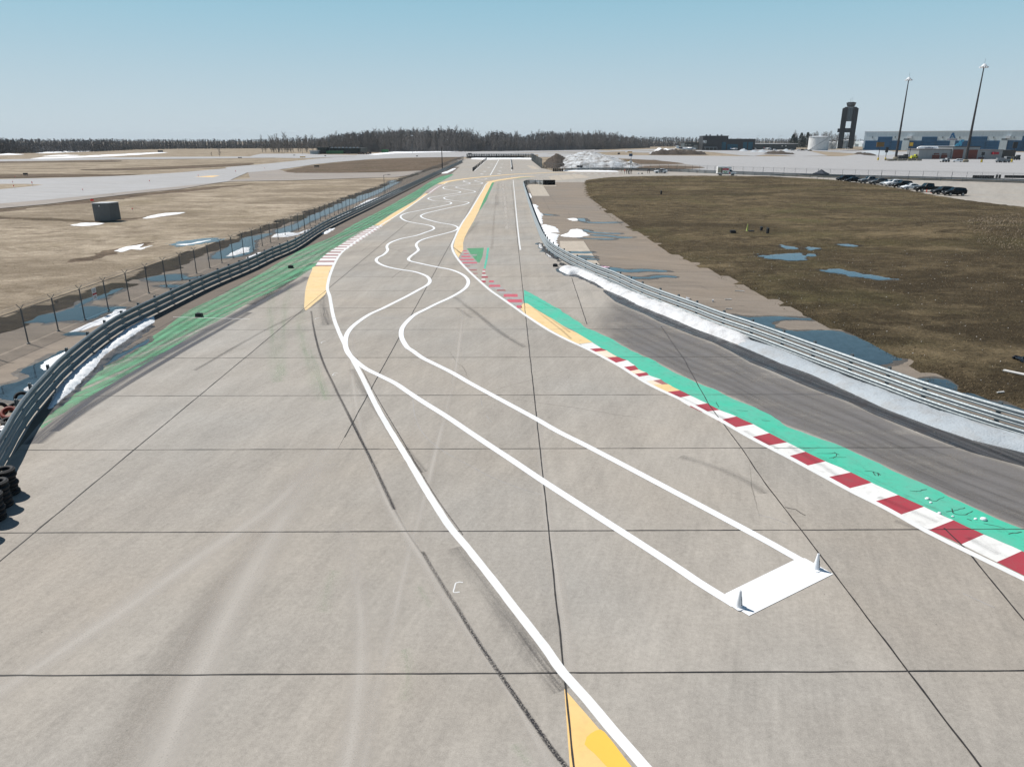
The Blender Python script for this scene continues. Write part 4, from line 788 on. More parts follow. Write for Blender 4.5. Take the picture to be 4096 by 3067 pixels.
snowpatch('Z2', [(910,950),(1000,905),(1100,870),(1120,880),(1000,930),(930,960)], .2, 'short snow strip behind the left guardrail', cell=.3, fall=.5, cy=.6)
snowpatch('Z2', [(855,1070),(890,1045),(970,1020),(960,1035),(890,1075)], .3, 'snow lump inside the left guardrail', cell=.25, fall=.4)
snowpatch('Z2', [(1905,540),(1960,520),(2010,500),(2050,490),(2000,520),(1950,540)], .5, 'snow heaps inside the far left guardrail', cell=.6, fall=.8, cy=2)
snowpatch('Z3', [(400,400),(560,404),(800,400),(960,405),(960,415),(700,414),(540,418),(420,413)], .3, 'snow bank along the foot of the end fence', cell=1.2, fall=1.5, cy=3)
snowpatch('Z3', [(1190,515),(1280,514),(1500,518),(1700,521),(1700,524),(1400,523),(1200,521)], .4, 'thin snow bank in front of the perimeter guardrail', cell=1.0, fall=.8, cy=.7)
for k, q, h, l in (('Z1', [(310,405),(600,395),(900,380),(1200,365),(1440,352),(1440,357),(1200,374),(900,390),(600,402),(330,408)], .8, 'long snow drift across the far left field'), ('Z1', [(0,372),(150,368),(140,374),(0,379)], 1.2, 'snow drift at the far left edge of the field'), ('Z1', [(350,357),(600,347),(800,341),(800,345),(600,352),(380,361)], 1.0, 'thin snow drift below the left woods'), ('Z1', [(420,384),(640,376),(640,381),(440,389)], .8, 'short snow drift in the far left field'), ('Z2', [(1250,372),(1500,345),(1800,335),(2200,330),(2208,342),(1900,352),(1500,362),(1350,376)], .5, 'broad snowfield at the foot of the woods'), ('Z3', [(900,322),(1080,318),(1200,318),(1080,323)], .6, 'snow strip at the foot of the right woods')):
    snowpatch(k, q, h, l, cell=4, fall=3, cy=8, z=-.1)
snowpatch('U2', [(190,180),(175,130),(240,90),(430,75),(520,85),(620,115),(690,140),(760,160),(800,165),(780,180),(560,186),(300,188)], 3.3, 'huge dirty snow hill behind the perimeter fence', HILL_SNOW, .8, 9.0, rough=.35, z=0, ns=.14, ruff=.5)
structure(mound('dirt_pile', gp('U2', [(60,150),(90,110),(120,100),(200,95),(225,130),(215,175),(140,182),(80,175)]), 1.0, 4.2, 6.0, SOIL, rough=.3, nscale=.25), 'dark soil heap at the left end of the snow hill')
structure(mound('dirt_pile', gp('V3', [(0,652),(160,642),(600,645),(900,645),(1250,656),(1200,661),(600,663),(20,662)]), 1.5, 3.0, 4.0, SOIL, rough=.6, nscale=.16, cy=3, ruff=.8), 'long dark soil heap beside the far apron')
for q, h, l in (([(20,632),(70,618),(140,612),(130,622),(60,636)], 2.2, 'white snow cap on the far soil heap'), ([(90,568),(200,552),(280,556),(300,566),(200,572)], 4.5, 'white snow pile left of the business jet'), ([(290,560),(380,548),(430,558),(380,566)], 4.0, 'second snow pile left of the business jet')):
    snowpatch('V3', q, h, l, cell=2.5, fall=5, cy=8)
for i, (a, b, y, h, l) in enumerate(((425,520,206,3.4,'tall snow pile right of the dark terminal'), (535,610,212,3.5,'snow pile between terminal and tanks'), (610,700,214,4.0,'wide snow pile with dirty top near the apron'), (700,760,220,2.5,'low snow pile among the heaps'), (860,930,204,3.5,'snow pile left of the big white tank'))):
    snowpatch('V4', [(a,y),((a+b)/2,y-5),(b,y),((a+b)/2,y+4)], h, l, SNOW_GREY, 1.5, 5, cy=5, ns=.2, ruff=.5)
structure(mound('dirt_pile', gp('V4', [(680,232),(760,230),(900,234),(980,239),(880,241),(720,237)]), 1.5, 2.0, 4, SOIL, rough=.6, nscale=.16, cy=3, ruff=.7), 'low dark soil heap in front of the snow piles')
structure(mound('dirt_pile', gp('Z5', [(740,905),(820,918),(900,928),(900,936),(800,930),(730,915)]), 2.5, 1.8, 4, SOIL, rough=.4, nscale=.12, cy=5), 'dark soil heap left of the light mast')
snowpatch('Z5', [(760,905),(900,900),(1080,905),(1090,920),(950,930),(800,915)], 2.0, 'snow field in front of the blue hangar doors', SNOW_GREY, 4, 6, cy=8)

# ================================================================== BARRIERS
def beam(pts, z0, name, parent, m, off=0.0, h=.30):
    """one W-beam rail along pts, its face to the right of travel"""
    prof = [(0,0),(.035,.012),(.085,.055),(.085,.105),(.03,.15),(.085,.195),(.085,.245),(.035,.288),(0,.30)]
    prof = [(a, b*h/.30) for a, b in prof]; back = [(a-.012, b) for a, b in prof[::-1]]
    rings = []
    for i, p in enumerate(pts):
        t = (pts[min(i+1, len(pts)-1)]-pts[max(i-1, 0)]).normalized(); n = Vector((t.y, -t.x, 0))
        rings.append([p+n*(a+off)+Vector((0, 0, z0+b)) for a, b in prof+back])
    return fix(MB().loft(rings).build(name, m, parent))
def guardrail(name, line, label, m, near=None, zs=(.08,.44,.80), pitch=2.0, postm=None, group='guardrails'):
    root = empty(name, line[0].copy()); tag(root, label, 'guardrail', group)
    L = [p-line[0] for p in line]
    for z in zs:
        i0 = 0
        while i0 < len(L)-1:
            far = near is None or min(line[i0].y, 999) > near
            n = (len(L)-1-i0) if near is None else (4 if not far else 40)
            i1 = min(i0+n, len(L)-1); seg = L[i0:i1+1]
            beam(seg, z+random.uniform(-.004, .004), 'rail', root, m, random.uniform(-.004, .004)); i0 = i1
    pm = MB(); pm.box(-.075,.075,-.05,-.03,0,1.16).box(-.075,.075,.03,.05,0,1.16).box(-.01,.01,-.03,.03,0,1.16).box(-.06,.06,.0501,.16,.45,.70).box(-.06,.06,.0501,.16,.78,1.02)
    me = bpy.data.meshes.new('post'); me.from_pydata(pm.v, [], pm.f); me.materials.append(postm or GALV_DARK)
    acc = 0.0
    for a, b in zip(L, L[1:]):
        acc += (b-a).length
        if acc >= pitch:
            acc = 0.0; t = (b-a).normalized(); o = bpy.data.objects.new('post', me)
            o.location = a+Vector((-t.y, t.x, 0))*.18; o.rotation_euler = (0, 0, math.atan2(t.y, t.x)+math.pi); link(o, root)
    return root
guardrail('guardrail', RAIL_L, 'long grey three-beam guardrail along the left of the track, bending at the tyre stacks', GALV_DARK, 100)  # shaded track side put into the colour as darker steel
guardrail('guardrail', RAIL_R, 'bright galvanised three-beam guardrail curving along the right of the track', GALV, 110)
per = catmull([p for p in PERIM[1:]]+[V3(175,172)], 2.0)
guardrail('guardrail', per[::-1], 'distant dark guardrail in front of the perimeter fence by the airport apron', GALV_DARK, None, pitch=4.0)  # its unlit face is painted in with the dark steel

def fence(name, line, h, pitch, label, postm, wirem, arms=True, r=.032, toprail=True, cell=.075, wide=0.0, heavy=0):
    root = empty(name, line[0].copy()); tag(root, label, 'fence', 'chain-link fences')
    L = [p-line[0] for p in line]; tot = [0.0]
    for a, b in zip(L, L[1:]): tot.append(tot[-1]+(b-a).length)
    n = int(tot[-1]/pitch)+1; pts = resample(L, n)
    def postmesh(r):
        mb = MB().tube([(0,0,0),(0,0,h)], r, 6)
        if arms: mb.tube([(0,0,h),(-.20,-.02,h+.26)], .018, 4).tube([(0,0,h),(.20,.02,h+.26)], .018, 4)
        mb.lathe([(r*3,0),(r*3,.04),(r*1.2,.06)], 6)
        me = bpy.data.meshes.new('post'); me.from_pydata(mb.v, [], mb.f); me.materials.append(postm); return me
    me, me2 = postmesh(r), postmesh(r*1.7)
    for i, p in enumerate(pts):
        o = bpy.data.objects.new('post', me2 if (heavy and i % heavy == 0) else me); o.location = p; t = (pts[min(i+1, n-1)]-pts[max(i-1, 0)])
        o.rotation_euler = (random.uniform(-.012, .012), random.uniform(-.012, .012), math.atan2(t.y, t.x)-math.pi/2); link(o, root)
    if toprail: MB().tube([p+Vector((0, 0, h-.03)) for p in pts], .02, 5).build('top_rail', postm, root)
    if arms:
        for s in (-1, 1):
            for k in (.45, .95):
                q = []
                for i, p in enumerate(pts):
                    t = (pts[min(i+1, n-1)]-pts[max(i-1, 0)]).normalized(); q.append(p+Vector((-t.y, t.x, 0))*(s*.20*k)+Vector((0, 0, h+.26*k)))
                MB().tube(q, .006, 3).build('barbed_wire', postm, root)
    v, uv, fs = [], [], []; d = 0.0
    for i, p in enumerate(pts):
        if i: d += (pts[i]-pts[i-1]).length
        v += [p+Vector((0, 0, .05)), p+Vector((0, 0, h-.05))]; uv += [(d/cell, 0), (d/cell, (h-.1)/cell)]
    fs = [(2*i, 2*i+2, 2*i+3, 2*i+1) for i in range(n-1)]
    mesh('wire_mesh', v, fs, wirem, root, uv=uv)
    return root
fence('chain_link_fence', [V3(-27.75, 34.1), V3(-27.6, 50), V3(-27.2, 80), V3(-27.0, 140), V3(-26.6, 300), V3(-26.2, 452)], 2.05, 2.86, 'long chain-link fence with forked post tops beside the left field', POST_STEEL, CHAIN, r=.036)
DGREEN = plain('dark_green_fence_paint', (.028, .045, .045), .6)
SCREEN_G = chain('green_screen_wire', .20)
e0, e1, e2 = P(1868,633), P(2133,633), P(2168,674)
fence('end_fence', [e0, e1], height_at(P(2000,633), 615.5), 1.6, 'dark green fence closing the far end of the straight', DGREEN, SCREEN_G, False, .16, cell=.12, heavy=3)
fence('side_fence', [V3(14.6, 440), e2], 3.9, 2.4, 'tall dark green fence panel right of the far straight', DGREEN, SCREEN_G, False, .06, cell=.12)
pf = catmull([e2+V3(.8, 1)]+[p+V3(.8, 5.5) for p in PERIM[1:]]+[V3(180, 176)], 3)
fence('perimeter_fence', pf, 2.35, 3.7, 'thin chain-link perimeter fence in front of the airport apron', POST_STEEL, chain('far_chain_wire', .02), True, .04, cell=.09, heavy=5)

# fence sign
fs_c = P(*px('X7', [(800, 560)])[0]); 
sg = empty('fence_sign', (-27.56, 47.0, 0)); tag(sg, 'small white and red warning sign hanging on the left fence', 'sign')
SIGNW = plain('sign_white', (.72, .72, .72), .4); SIGNR = plain('sign_red', (.35, .02, .03), .4); SIGNK = plain('sign_lettering', (.06, .06, .07), .5)
MB().box(.0,.012,-.24,.24,1.02,1.82).build('panel', SIGNW, sg); MB().box(.013,.016,-.235,.235,1.36,1.49).build('red_band', SIGNR, sg)
tb = MB()
for z, a in ((1.74,.17),(1.67,.19),(1.60,.14),(1.54,.18),(1.26,.18),(1.20,.15),(1.13,.19)): tb.box(.013,.0165,-a,a,z,z+.028)
tb.build('lettering', SIGNK, sg)

# ================================================================== TYRES
def tyre_me(name, R=.325, wd=.205, n=22, m=RUBBER):
    prof = [(R*.60,.0),(R*.62,.03*wd/.2),(R*.80,.0),(R*.95,.02),(R,.05),(R*1.0,wd*.5),(R,wd-.05),(R*.95,wd-.02),(R*.80,wd),(R*.62,wd-.03),(R*.60,wd)]
    prof = [(R*.60,.02),(R*.78,.0),(R*.94,.015),(R,.055),(R*1.005,wd*.33),(R*.985,wd*.35),(R*.985,wd*.38),(R*1.005,wd*.4),(R*1.005,wd*.6),(R*.985,wd*.62),(R*.985,wd*.66),(R*1.005,wd*.68),(R,wd-.055),(R*.94,wd-.015),(R*.78,wd),(R*.60,wd-.02),(R*.55,wd-.05),(R*.55,.05)]
    v, f = [], []; k = len(prof)
    for i in range(n):
        a = 2*math.pi*i/n
        for r, z in prof: v.append((r*math.cos(a), r*math.sin(a), z))
    for i in range(n):
        for j in range(k): f.append((i*k+j, ((i+1) % n)*k+j, ((i+1) % n)*k+(j+1) % k, i*k+(j+1) % k))
    me = bpy.data.meshes.new(name); me.from_pydata(v, [], f); me.materials.append(m); me.polygons.foreach_set('use_smooth', [True]*len(f)); me.update(); return me
TY = tyre_me('tyre', .305, .15)
def tyre(loc, label, group='tyres stacked at the left edge', rot=(0, 0, 0), me=TY, s=1.0):
    o = bpy.data.objects.new('tyre', me); o.location = loc; o.rotation_euler = rot; o.scale = (s, s, 1); link(o); return tag(o, label, 'tyre', group)
for si, (e, n, which) in enumerate(((P(76,1974), 6, 'first stack nearest the guardrail'), (P(52,2024), 6, 'second stack from the guardrail'), (P(27,2076), 6, 'third stack, at the left picture edge'), (P(-22,2150), 5, 'fourth stack, just at the left picture edge'))):
    for k in range(n):
        pos = e+V3(-.31+random.uniform(-.03, .03), random.uniform(-.03, .03), k*.153)
        tyre(pos, ('topmost black tyre of the ' if k == n-1 else 'black tyre below the top one in the ')+which, rot=(0, 0, random.uniform(0, 6)))
ORANGE_R = plain('orange_paint', (.20, .025, .012), .6)
rt = lambda x, y, z=0.0: P(*px('X8', [(x, y)])[0], z)
tyre(rt(22, 290, .0)+V3(0, 0, .33), 'black tyre standing on edge at the picture edge behind the guardrail', 'loose tyres behind the guardrail', (math.radians(86), 0, .5))
tyre(rt(110, 310)+V3(0, 0, .16), 'orange painted tyre leaning among the loose tyres behind the guardrail', 'loose tyres behind the guardrail', (.55, .25, 0), tyre_me('tyre', m=ORANGE_R))
tyre(rt(95, 345)+V3(.1, -.15, .02), 'black tyre lying in front of the orange one', 'loose tyres behind the guardrail', (.12, .05, 0))
tyre(rt(235, 165)+V3(0, 0, .25), 'black tyre propped against the back of the guardrail', 'loose tyres behind the guardrail', (.9, .3, .4))
tyre(rt(165, 225)+V3(0, 0, .06), 'black tyre half hidden behind the orange one', 'loose tyres behind the guardrail', (.3, .1, .4))
def tyre_wall(pts, layers, label, belt=None, r=.32):
    root = empty('tyre_wall', pts[0].copy()); tag(root, label, 'tyre wall', 'tyre walls')
    prof = []
    for k in range(layers):
        z = k*.21; prof += [(r*.93, z), (r, z+.05), (r, z+.16), (r*.93, z+.20)]
    mb = MB().lathe(prof, 12); me = bpy.data.meshes.new('tyre_stack'); me.from_pydata(mb.v, [], mb.f); me.materials.append(RUBBER)
    tot = sum((b-a).length for a, b in zip(pts, pts[1:])); n = max(2, int(tot/.63)+1)
    for p in resample(pts, n):
        o = bpy.data.objects.new('tyre_stack', me); o.location = p-pts[0]; link(o, root)
    return root
tw = P(2214,686); tyre_wall([tw, P(2257,686)+V3(-.6, 0)], 5, 'black tyre wall at the left end of the perimeter guardrail')
tyre_wall([e0+V3(1, -2), e1+V3(-6, -2)], 6, 'black tyre wall along the foot of the far end fence')
tyre_wall([V3(9.9, 194.0), V3(12.6, 194.2), V3(12.4, 194.6), V3(9.8, 194.5)], 6, 'black tyre bundle at the far end of the right guardrail')
for a, b, l in ((840, 1005, 'left black tyre wall behind the perimeter guardrail'), (1112, 1272, 'black tyre wall behind the perimeter guardrail at the right picture edge')):
    tyre_wall([P(*px('V8', [(a, 453)])[0]), P(*px('V8', [(b, 455)])[0])], 4, l)
tyre_wall([P(*px('V8', [(1037, 455)])[0]), P(*px('V8', [(1062, 455)])[0])], 5, 'short black tyre stack between two tyre walls')

# ================================================================== CONES AND SMALL THINGS ON THE TRACK
def text_mesh(body, size, bold=0.0):
    cu = bpy.data.curves.new('lettering', 'FONT'); cu.body = body; cu.size = size; cu.offset = bold; cu.resolution_u = 3
    o = bpy.data.objects.new('lettering', cu); COL.objects.link(o); bpy.context.view_layer.update()
    me = bpy.data.meshes.new_from_object(o.evaluated_get(bpy.context.evaluated_depsgraph_get())); bpy.data.objects.remove(o)
    v = np.empty(len(me.vertices)*3); me.vertices.foreach_get('co', v); return me, v.reshape(-1, 3)
CONEW = plain('white_cone_plastic', (.80, .81, .83), .4, vary=.04, spec=.5)
def cone(loc, rz, label):
    root = empty('traffic_cone', loc, rz); tag(root, label, 'cone', 'white cones on the start box')
    s = .15; c = .04; plate = [(s-c,-s),(s,-s+c),(s,s-c),(s-c,s),(-s+c,s),(-s,s-c),(-s,-s+c),(-s+c,-s)]
    MB().loft([[(x,y,.0) for x,y in plate],[(x,y,.014) for x,y in plate],[(x*.97,y*.97,.02) for x,y in plate]]).build('base_plate', CONEW, root)
    H = .47; r0, r1 = .092, .026
    fix(MB().lathe([(r0,.021),(r0,.045),(r0-.004,.05),(r1+.004,H-.01),(r1,H),(r1*.7,H),(r1*.6,H-.03)], 28).build('body', CONEW, root, smooth=False))
    me, v = text_mesh('Polestar', .075, .0025); x0, x1 = v[:,0].min(), v[:,0].max(); v[:,1] -= (v[:,1].min()+v[:,1].max())/2
    z = .075+(v[:,0]-x0)/(x1-x0)*.255; r = r0+(r1-r0)*(z-.05)/(H-.05)+.0016
    a = math.radians(-84)-v[:,1]/r; out = np.c_[r*np.cos(a), r*np.sin(a), z]      # letters stand on their side, reading upwards
    me.vertices.foreach_set('co', out.ravel()); me.materials.clear(); me.materials.append(SIGNK); o = bpy.data.objects.new('lettering', me); link(o, root)
    return root
cone(P(*px('Y7', [(805, 868)])[0], .0115), .55, 'white cone with black lettering at the near corner of the white start box')
cone(P(*px('Y7', [(1785, 390)])[0], .0115), .48, 'white cone with black lettering at the far right corner of the white start box')
def marker_block(loc, rz, label):
    root = empty('marker_block', loc, rz); tag(root, label, 'marker block', 'black marker blocks')
    fix(MB().loft([[(-.22,-.15,0),(.22,-.15,0),(.22,.15,0),(-.22,.15,0)],[(-.22,-.15,.16),(.22,-.15,.16),(.22,.15,.16),(-.22,.15,.16)],[(-.19,-.12,.24),(.19,-.12,.24),(.19,.12,.24),(-.19,.12,.24)]]).build('body', BLACK, root))
    MB().tube([(-.08,0,.235),(-.08,0,.28),(.08,0,.28),(.08,0,.235)], .012, 5).build('handle', BLACK, root)
marker_block(P(*px('Z7', [(1100, 368)])[0], .0042), .1, 'black marker block on the green paint nearest the camera')
marker_block(P(*px('Z2', [(582, 1374)])[0], .0042), .1, 'black marker block on the green paint near the striped kerb')
marker_block(P(*px('X4', [(732, 1378)])[0], .004), 0, 'black marker block beside the right snow bank')
# lumps of snow on the teal paint
for x, y, s, l in ((1640,733,.06,'snow lump on the teal strip near the dark crack'), (1712,818,.05,'flat snow lump at the kerb edge on the teal strip'), (1790,836,.035,'small snow lump on the teal strip'), (1925,852,.045,'snow lump left of the biggest one on the teal strip'), (1972,856,.085,'biggest snow lump on the teal strip'), (1660,755,.04,'tiny snow lump on the teal strip')):
    c = P(*px('Y2', [(x, y)])[0], .0042); mb = MB(); rings = []
    for k in range(5):
        t = k/4; rr = s*math.cos(t*1.35)*1.0; rings.append([(rr*(1+.3*mnoise.noise(Vector((math.cos(a), math.sin(a), t+x))))*math.cos(a*1.0)*1.3, rr*(1+.3*mnoise.noise(Vector((math.cos(a), math.sin(a), t+x+4))))*math.sin(a), s*1.05*math.sin(t*1.5)) for a in [i*math.pi/4.5 for i in range(9)]])
    tag(mb.loft(rings).build('snow_lump', SNOW, None, c, True), l, 'snow', 'snow lumps on the teal strip')
# posts along the far straight
ba, bb = P(*px('X2', [(925, 268)])[0]), P(*px('X2', [(1090, 127)])[0])
bo = None
for i in range(11):
    loc = ba.lerp(bb, (i/10)**1.35)
    if bo is None:
        bo = empty('bollard', loc); MB().lathe([(.34,0),(.34,.06),(.27,.08),(.26,1.25),(.22,1.32),(.05,1.34)], 10).build('body', BLACK, bo); MB().lathe([(.265,.85),(.265,.98)], 10).build('band', SIGNW if False else GALV_DARK, bo)
        tag(bo, 'black bollard in the row on the left of the far straight', 'bollard', 'bollards along the far straight'); remember(bo)
    else: copy_tree(bo).location = loc
br = empty('lane_barrier', P(*px('X2', [(1415, 248)])[0])); tag(br, 'low dark barrier along the right of the far straight', 'barrier')
b2 = P(*px('X2', [(1402, 122)])[0])-br.location
MB().box(-.25,.25,-.1,.2,0,.9).build('end_post', BLACK, br); MB().tube([(0,0,.75),tuple(b2+Vector((0,0,.75)))], .09, 6).build('rail', BLACK, br); MB().tube([(0,0,.35),tuple(b2+Vector((0,0,.35)))], .08, 6).build('rail', BLACK, br)
for t in np.linspace(.04, 1, 22): q = b2*float(t); MB().box(q.x-.06,q.x+.06,q.y-.06,q.y+.06,0,.85).build('post', BLACK, br)
# poles on the left
def lamp_post(base, top_y, r, label, arm=0.0, m=POST_STEEL, name='lamp_post', cat='lamp post'):
    h = height_at(base, top_y); root = empty(name, base); tag(root, label, cat)
    MB().tube([(0,0,0),(0,0,h)], [r, r*.75], 8).build('pole', m, root); MB().lathe([(r*2,0),(r*2,.12),(r*1.2,.2)], 8).build('foot', m, root)
    if arm:
        MB().tube([(0,0,h-.1),(arm*.5,0,h+.06),(arm,0,h+.08)], r*.5, 5).build('arm', m, root); MB().loft([[(arm-.1,-.1,h),(arm+.5,-.08,h+.02),(arm+.5,.08,h+.02),(arm-.1,.1,h)],[(arm-.1,-.1,h+.12),(arm+.5,-.05,h+.12),(arm+.5,.05,h+.12),(arm-.1,.1,h+.12)]]).build('lamp_head', m, root)
    return root
lamp_post(P(1539.5,785), 700, .06, 'slim lamp post with short arm beside the left fence', .9)
lamp_post(P(1769.5,682), 591, .19, 'tall plain black pole beside the far left fence', 0, BLACK, 'utility_pole', 'pole')
lamp_post(P(*px('Z2', [(708, 1060)])[0]), px('Z2', [(0, 932)])[0][1], .04, 'thin dark marker post between fence and guardrail', 0, BLACK, 'marker_post', 'post')

# grey metal shed in the left field
A, B, Cc = [P(*q) for q in px('U6', [(275,583),(640,575),(858,546)])]; h = height_at(B, px('U6', [(0,188)])[0][1])
sh = empty('equipment_shed', A); tag(sh, 'dark grey corrugated metal shed with white roof in the left field', 'shed')
SHEDM = galv('shed_steel', (.135, .145, .15), .5, .3); b_ = B-A; c_ = Cc-A; d_ = c_-b_
def corrugated(a, b, h, name, parent, m, pitch=.16, dep=.03):
    t = (b-a); L = t.length; t.normalize(); n = Vector((t.y, -t.x, 0)); k = max(2, int(L/pitch)); v = []
    for i in range(k*2+1):
        p = a+t*(L*i/(k*2))+n*(dep if i % 2 else 0); v += [p, p+Vector((0, 0, h))]
    return mesh(name, v, [(2*i, 2*i+2, 2*i+3, 2*i+1) for i in range(k*2)], m, parent)
corrugated(Vector(), b_, h, 'wall', sh, SHEDM); corrugated(b_, c_, h, 'wall', sh, SHEDM); corrugated(c_, d_, h, 'wall', sh, SHEDM); corrugated(d_, Vector(), h, 'wall', sh, SHEDM)
ex = 1.04; cen = (b_+d_)/2; rf = [cen+(p-cen)*ex for p in (Vector(), b_, c_, d_)]
MB().loft([[(p.x,p.y,h) for p in rf],[(p.x,p.y,h+.10) for p in rf]]).build('roof', SIGNW, sh)
dr = MB(); t = b_.normalized(); n_ = Vector((t.y, -t.x, 0))
q0 = t*(b_.length*.38)+n_*.035; q1 = t*(b_.length*.38+.16)+n_*.035
dr.add([q0+Vector((0,0,h-.42)), q1+Vector((0,0,h-.42)), q1+Vector((0,0,h-.26)), q0+Vector((0,0,h-.26))], [(0,1,2,3)]).build('placard', SIGNW, sh)
REDL = plain('red_lens', (.75, .03, .03), .3)
MB().tube([(0,0,0),(0,0,.32)], .02, 5).build('lamp_pole', POST_STEEL, sh, Vector((.12, .05, h+.10)))
for s in (-1, 1): MB().lathe([(.05,0),(.11,.05),(.11,.20),(.06,.27)], 10).build('warning_lamp', REDL, sh, Vector((.12+s*.13, .05, h+.38)))
# airfield lights and signs
def taxi_light(k, x, y, hpx, label):
    b = P(*px(k, [(x, y)])[0]); hh = max(.35, min(1.1, hpx*ZOOM[k][2]*b.length/FPX)); o = empty('taxiway_light', b); tag(o, label, 'airfield light', 'red topped airfield lights')
    MB().tube([(0,0,0),(0,0,hh*.6)], .04, 5).build('stake', SIGNW, o); MB().lathe([(.06,hh*.55),(.10,hh*.65),(.10,hh*.9),(.05,hh)], 8).build('lamp', REDL, o)
for k, x, y, hp, l in (('Z1',288,648,30,'red topped light right of the grass tongue'),('Z1',125,670,22,'red topped light on the grass tongue'),('Z1',1170,865,16,'red light in the straw field right of the shed'),('Z1',135,582,14,'red light at the far edge of the taxiway, left'),('Z1',732,693,14,'light on the near edge of the taxiway, left of centre'),('Z1',1323,620,20,'red light at the near edge of the taxiway, centre'),('Z1',1752,567,14,'red light at the near edge of the taxiway, right'),('Z1',2082,530,14,'red light beyond the orange taxiway marking'),('Z1',113,625,14,'red light in the taxiway fork'),('Z2',95,530,12,'light at the taxiway edge near the grass island tip'),('Z2',350,500,10,'light at the taxiway edge left of the grass island')): taxi_light(k, x, y, hp, l)
def air_sign(k, x0, x1, y0, y1, yb, label, m=BLACK):
    a, b = [P(*q) for q in px(k, [(x0, yb), (x1, yb)])]; hz0 = height_at(a, px(k, [(0, y1)])[0][1]); hz1 = height_at(a, px(k, [(0, y0)])[0][1]); L = (b-a).length
    o = empty('airfield_sign', a, math.atan2((b-a).y, (b-a).x)); tag(o, label, 'sign', 'airfield signs')
    MB().box(0,L,0,.3,hz0,hz1).build('panel', m, o)
    for t in (.12, .5, .88): MB().box(L*t-.06,L*t+.06,.1,.2,0,hz0).build('leg', GALV_DARK, o)
YSIGN = plain('sign_yellow', (.62, .33, .02), .5)
air_sign('Z1', 207, 245, 535, 550, 562, 'black airfield sign in the dark grass above the taxiway fork'); air_sign('Z2', 788, 832, 468, 480, 492, 'black airfield sign at the grass island'); air_sign('Z2', 115, 148, 396, 402, 406, 'low airfield sign by the far taxiway, left')
air_sign('Z2', 662, 710, 390, 398, 402, 'orange airfield sign by the far taxiway', YSIGN); air_sign('Z2', 1688, 1704, 381, 387, 394, 'airfield sign by the far runway left of the pole'); air_sign('Z2', 602, 620, 375, 379, 383, 'small airfield sign left of the green container'); air_sign('Z2', 878, 894, 380, 385, 389, 'small airfield sign below the green container')
air_sign('Z3', 1385, 1412, 353, 362, 366, 'black airfield sign left of the snow hill'); air_sign('Z3', 1500, 1536, 326, 331, 336, 'dark airfield sign on the far runway'); air_sign('V2', 180, 265, 100, 155, 185, 'numbered airfield sign above the snow hill'); air_sign('V2', 530, 700, 60, 92, 120, 'orange airfield sign behind the solar panel pole', YSIGN); air_sign('Z3', 380, 412, 360, 370, 378, 'airfield sign behind the far end fence')
air_sign('Z1', 1395, 1440, 336, 352, 356, 'dark equipment box on the far left field')
# yellow taxiway mark
structure(sheet('taxi_marking', gp('Z1', [(1720,570),(1850,560),(1940,558),(1880,572)]), .009, YELLOW), 'orange painted marking on the wide taxiway')

# infield things
LIME = plain('lime_cone_plastic', (.50, .55, .16), .5)
c0 = P(*px('Z4', [(1078, 1055)])[0]); iz = inf_z(c0.x, c0.y)
cn = empty('traffic_cone', (c0.x, c0.y, iz)); tag(cn, 'tall yellow-green cone standing in the infield', 'cone')
hh = height_at(c0, px('Z4', [(0, 992)])[0][1]); MB().lathe([(.20,0),(.20,.04),(.14,.06),(.03,hh),(.01,hh)], 14).build('body', LIME, cn); MB().box(-.26,.26,-.26,.26,0,.035).build('base_plate', BLACK, cn)
def stub(k, x, y0, y1, w_, label, tilt=0.0):
    b = P(*px(k, [(x, y1)])[0]); hh = height_at(b, px(k, [(0, y0)])[0][1]); o = empty('wooden_post', (b.x, b.y, inf_z(b.x, b.y)-.05)); tag(o, label, 'post', 'short dark posts in the infield')
    o.rotation_euler = (0, tilt, .3); MB().loft([[(-w_,-w_,0),(w_,-w_,0),(w_,w_,0),(-w_,w_,0)],[(-w_,-w_,hh),(w_,-w_,hh),(w_*.9,w_,hh+.03),(-w_*.9,w_,hh+.03)]]).build('post', BLACK, o); MB().box(-w_*1.02,w_*1.02,-w_*1.03,w_*1.02,hh*.9,hh*.96).build('band', GALV_DARK, o)
stub('Z4', 1200, 1015, 1052, .13, 'short dark post right of the yellow-green cone', .08); stub('Z4', 1257, 1026, 1078, .13, 'short dark post second from the yellow-green cone'); stub('Z4', 317, 705, 738, .13, 'lone dark post in the far infield')
def slump(k, x0, x1, y0, y1, label):
    a, b = [P(*q) for q in px(k, [(x0, y1), (x1, y1)])]; L = (b-a).length; hh = height_at(a, px(k, [(0, y0)])[0][1])
    o = empty('black_crate', (a.x, a.y, inf_z(a.x, a.y)-.03)); tag(o, label, 'crate')
    MB().loft([[(0,0,0),(L,0,0),(L,.6,0),(0,.6,0)],[(0,0,hh),(L*.95,.05,hh*.8),(L*.95,.6,hh*.85),(0,.6,hh)]]).build('body', BLACK, o); MB().box(-.02,L*.99,.1,.5,hh*.98,hh*1.04).build('lid', BLACK, o)
slump('Z4', 935, 982, 1050, 1075, 'black crate left of the yellow-green cone'); slump('Z4', 1095, 1145, 1052, 1062, 'flat black crate beside the yellow-green cone')
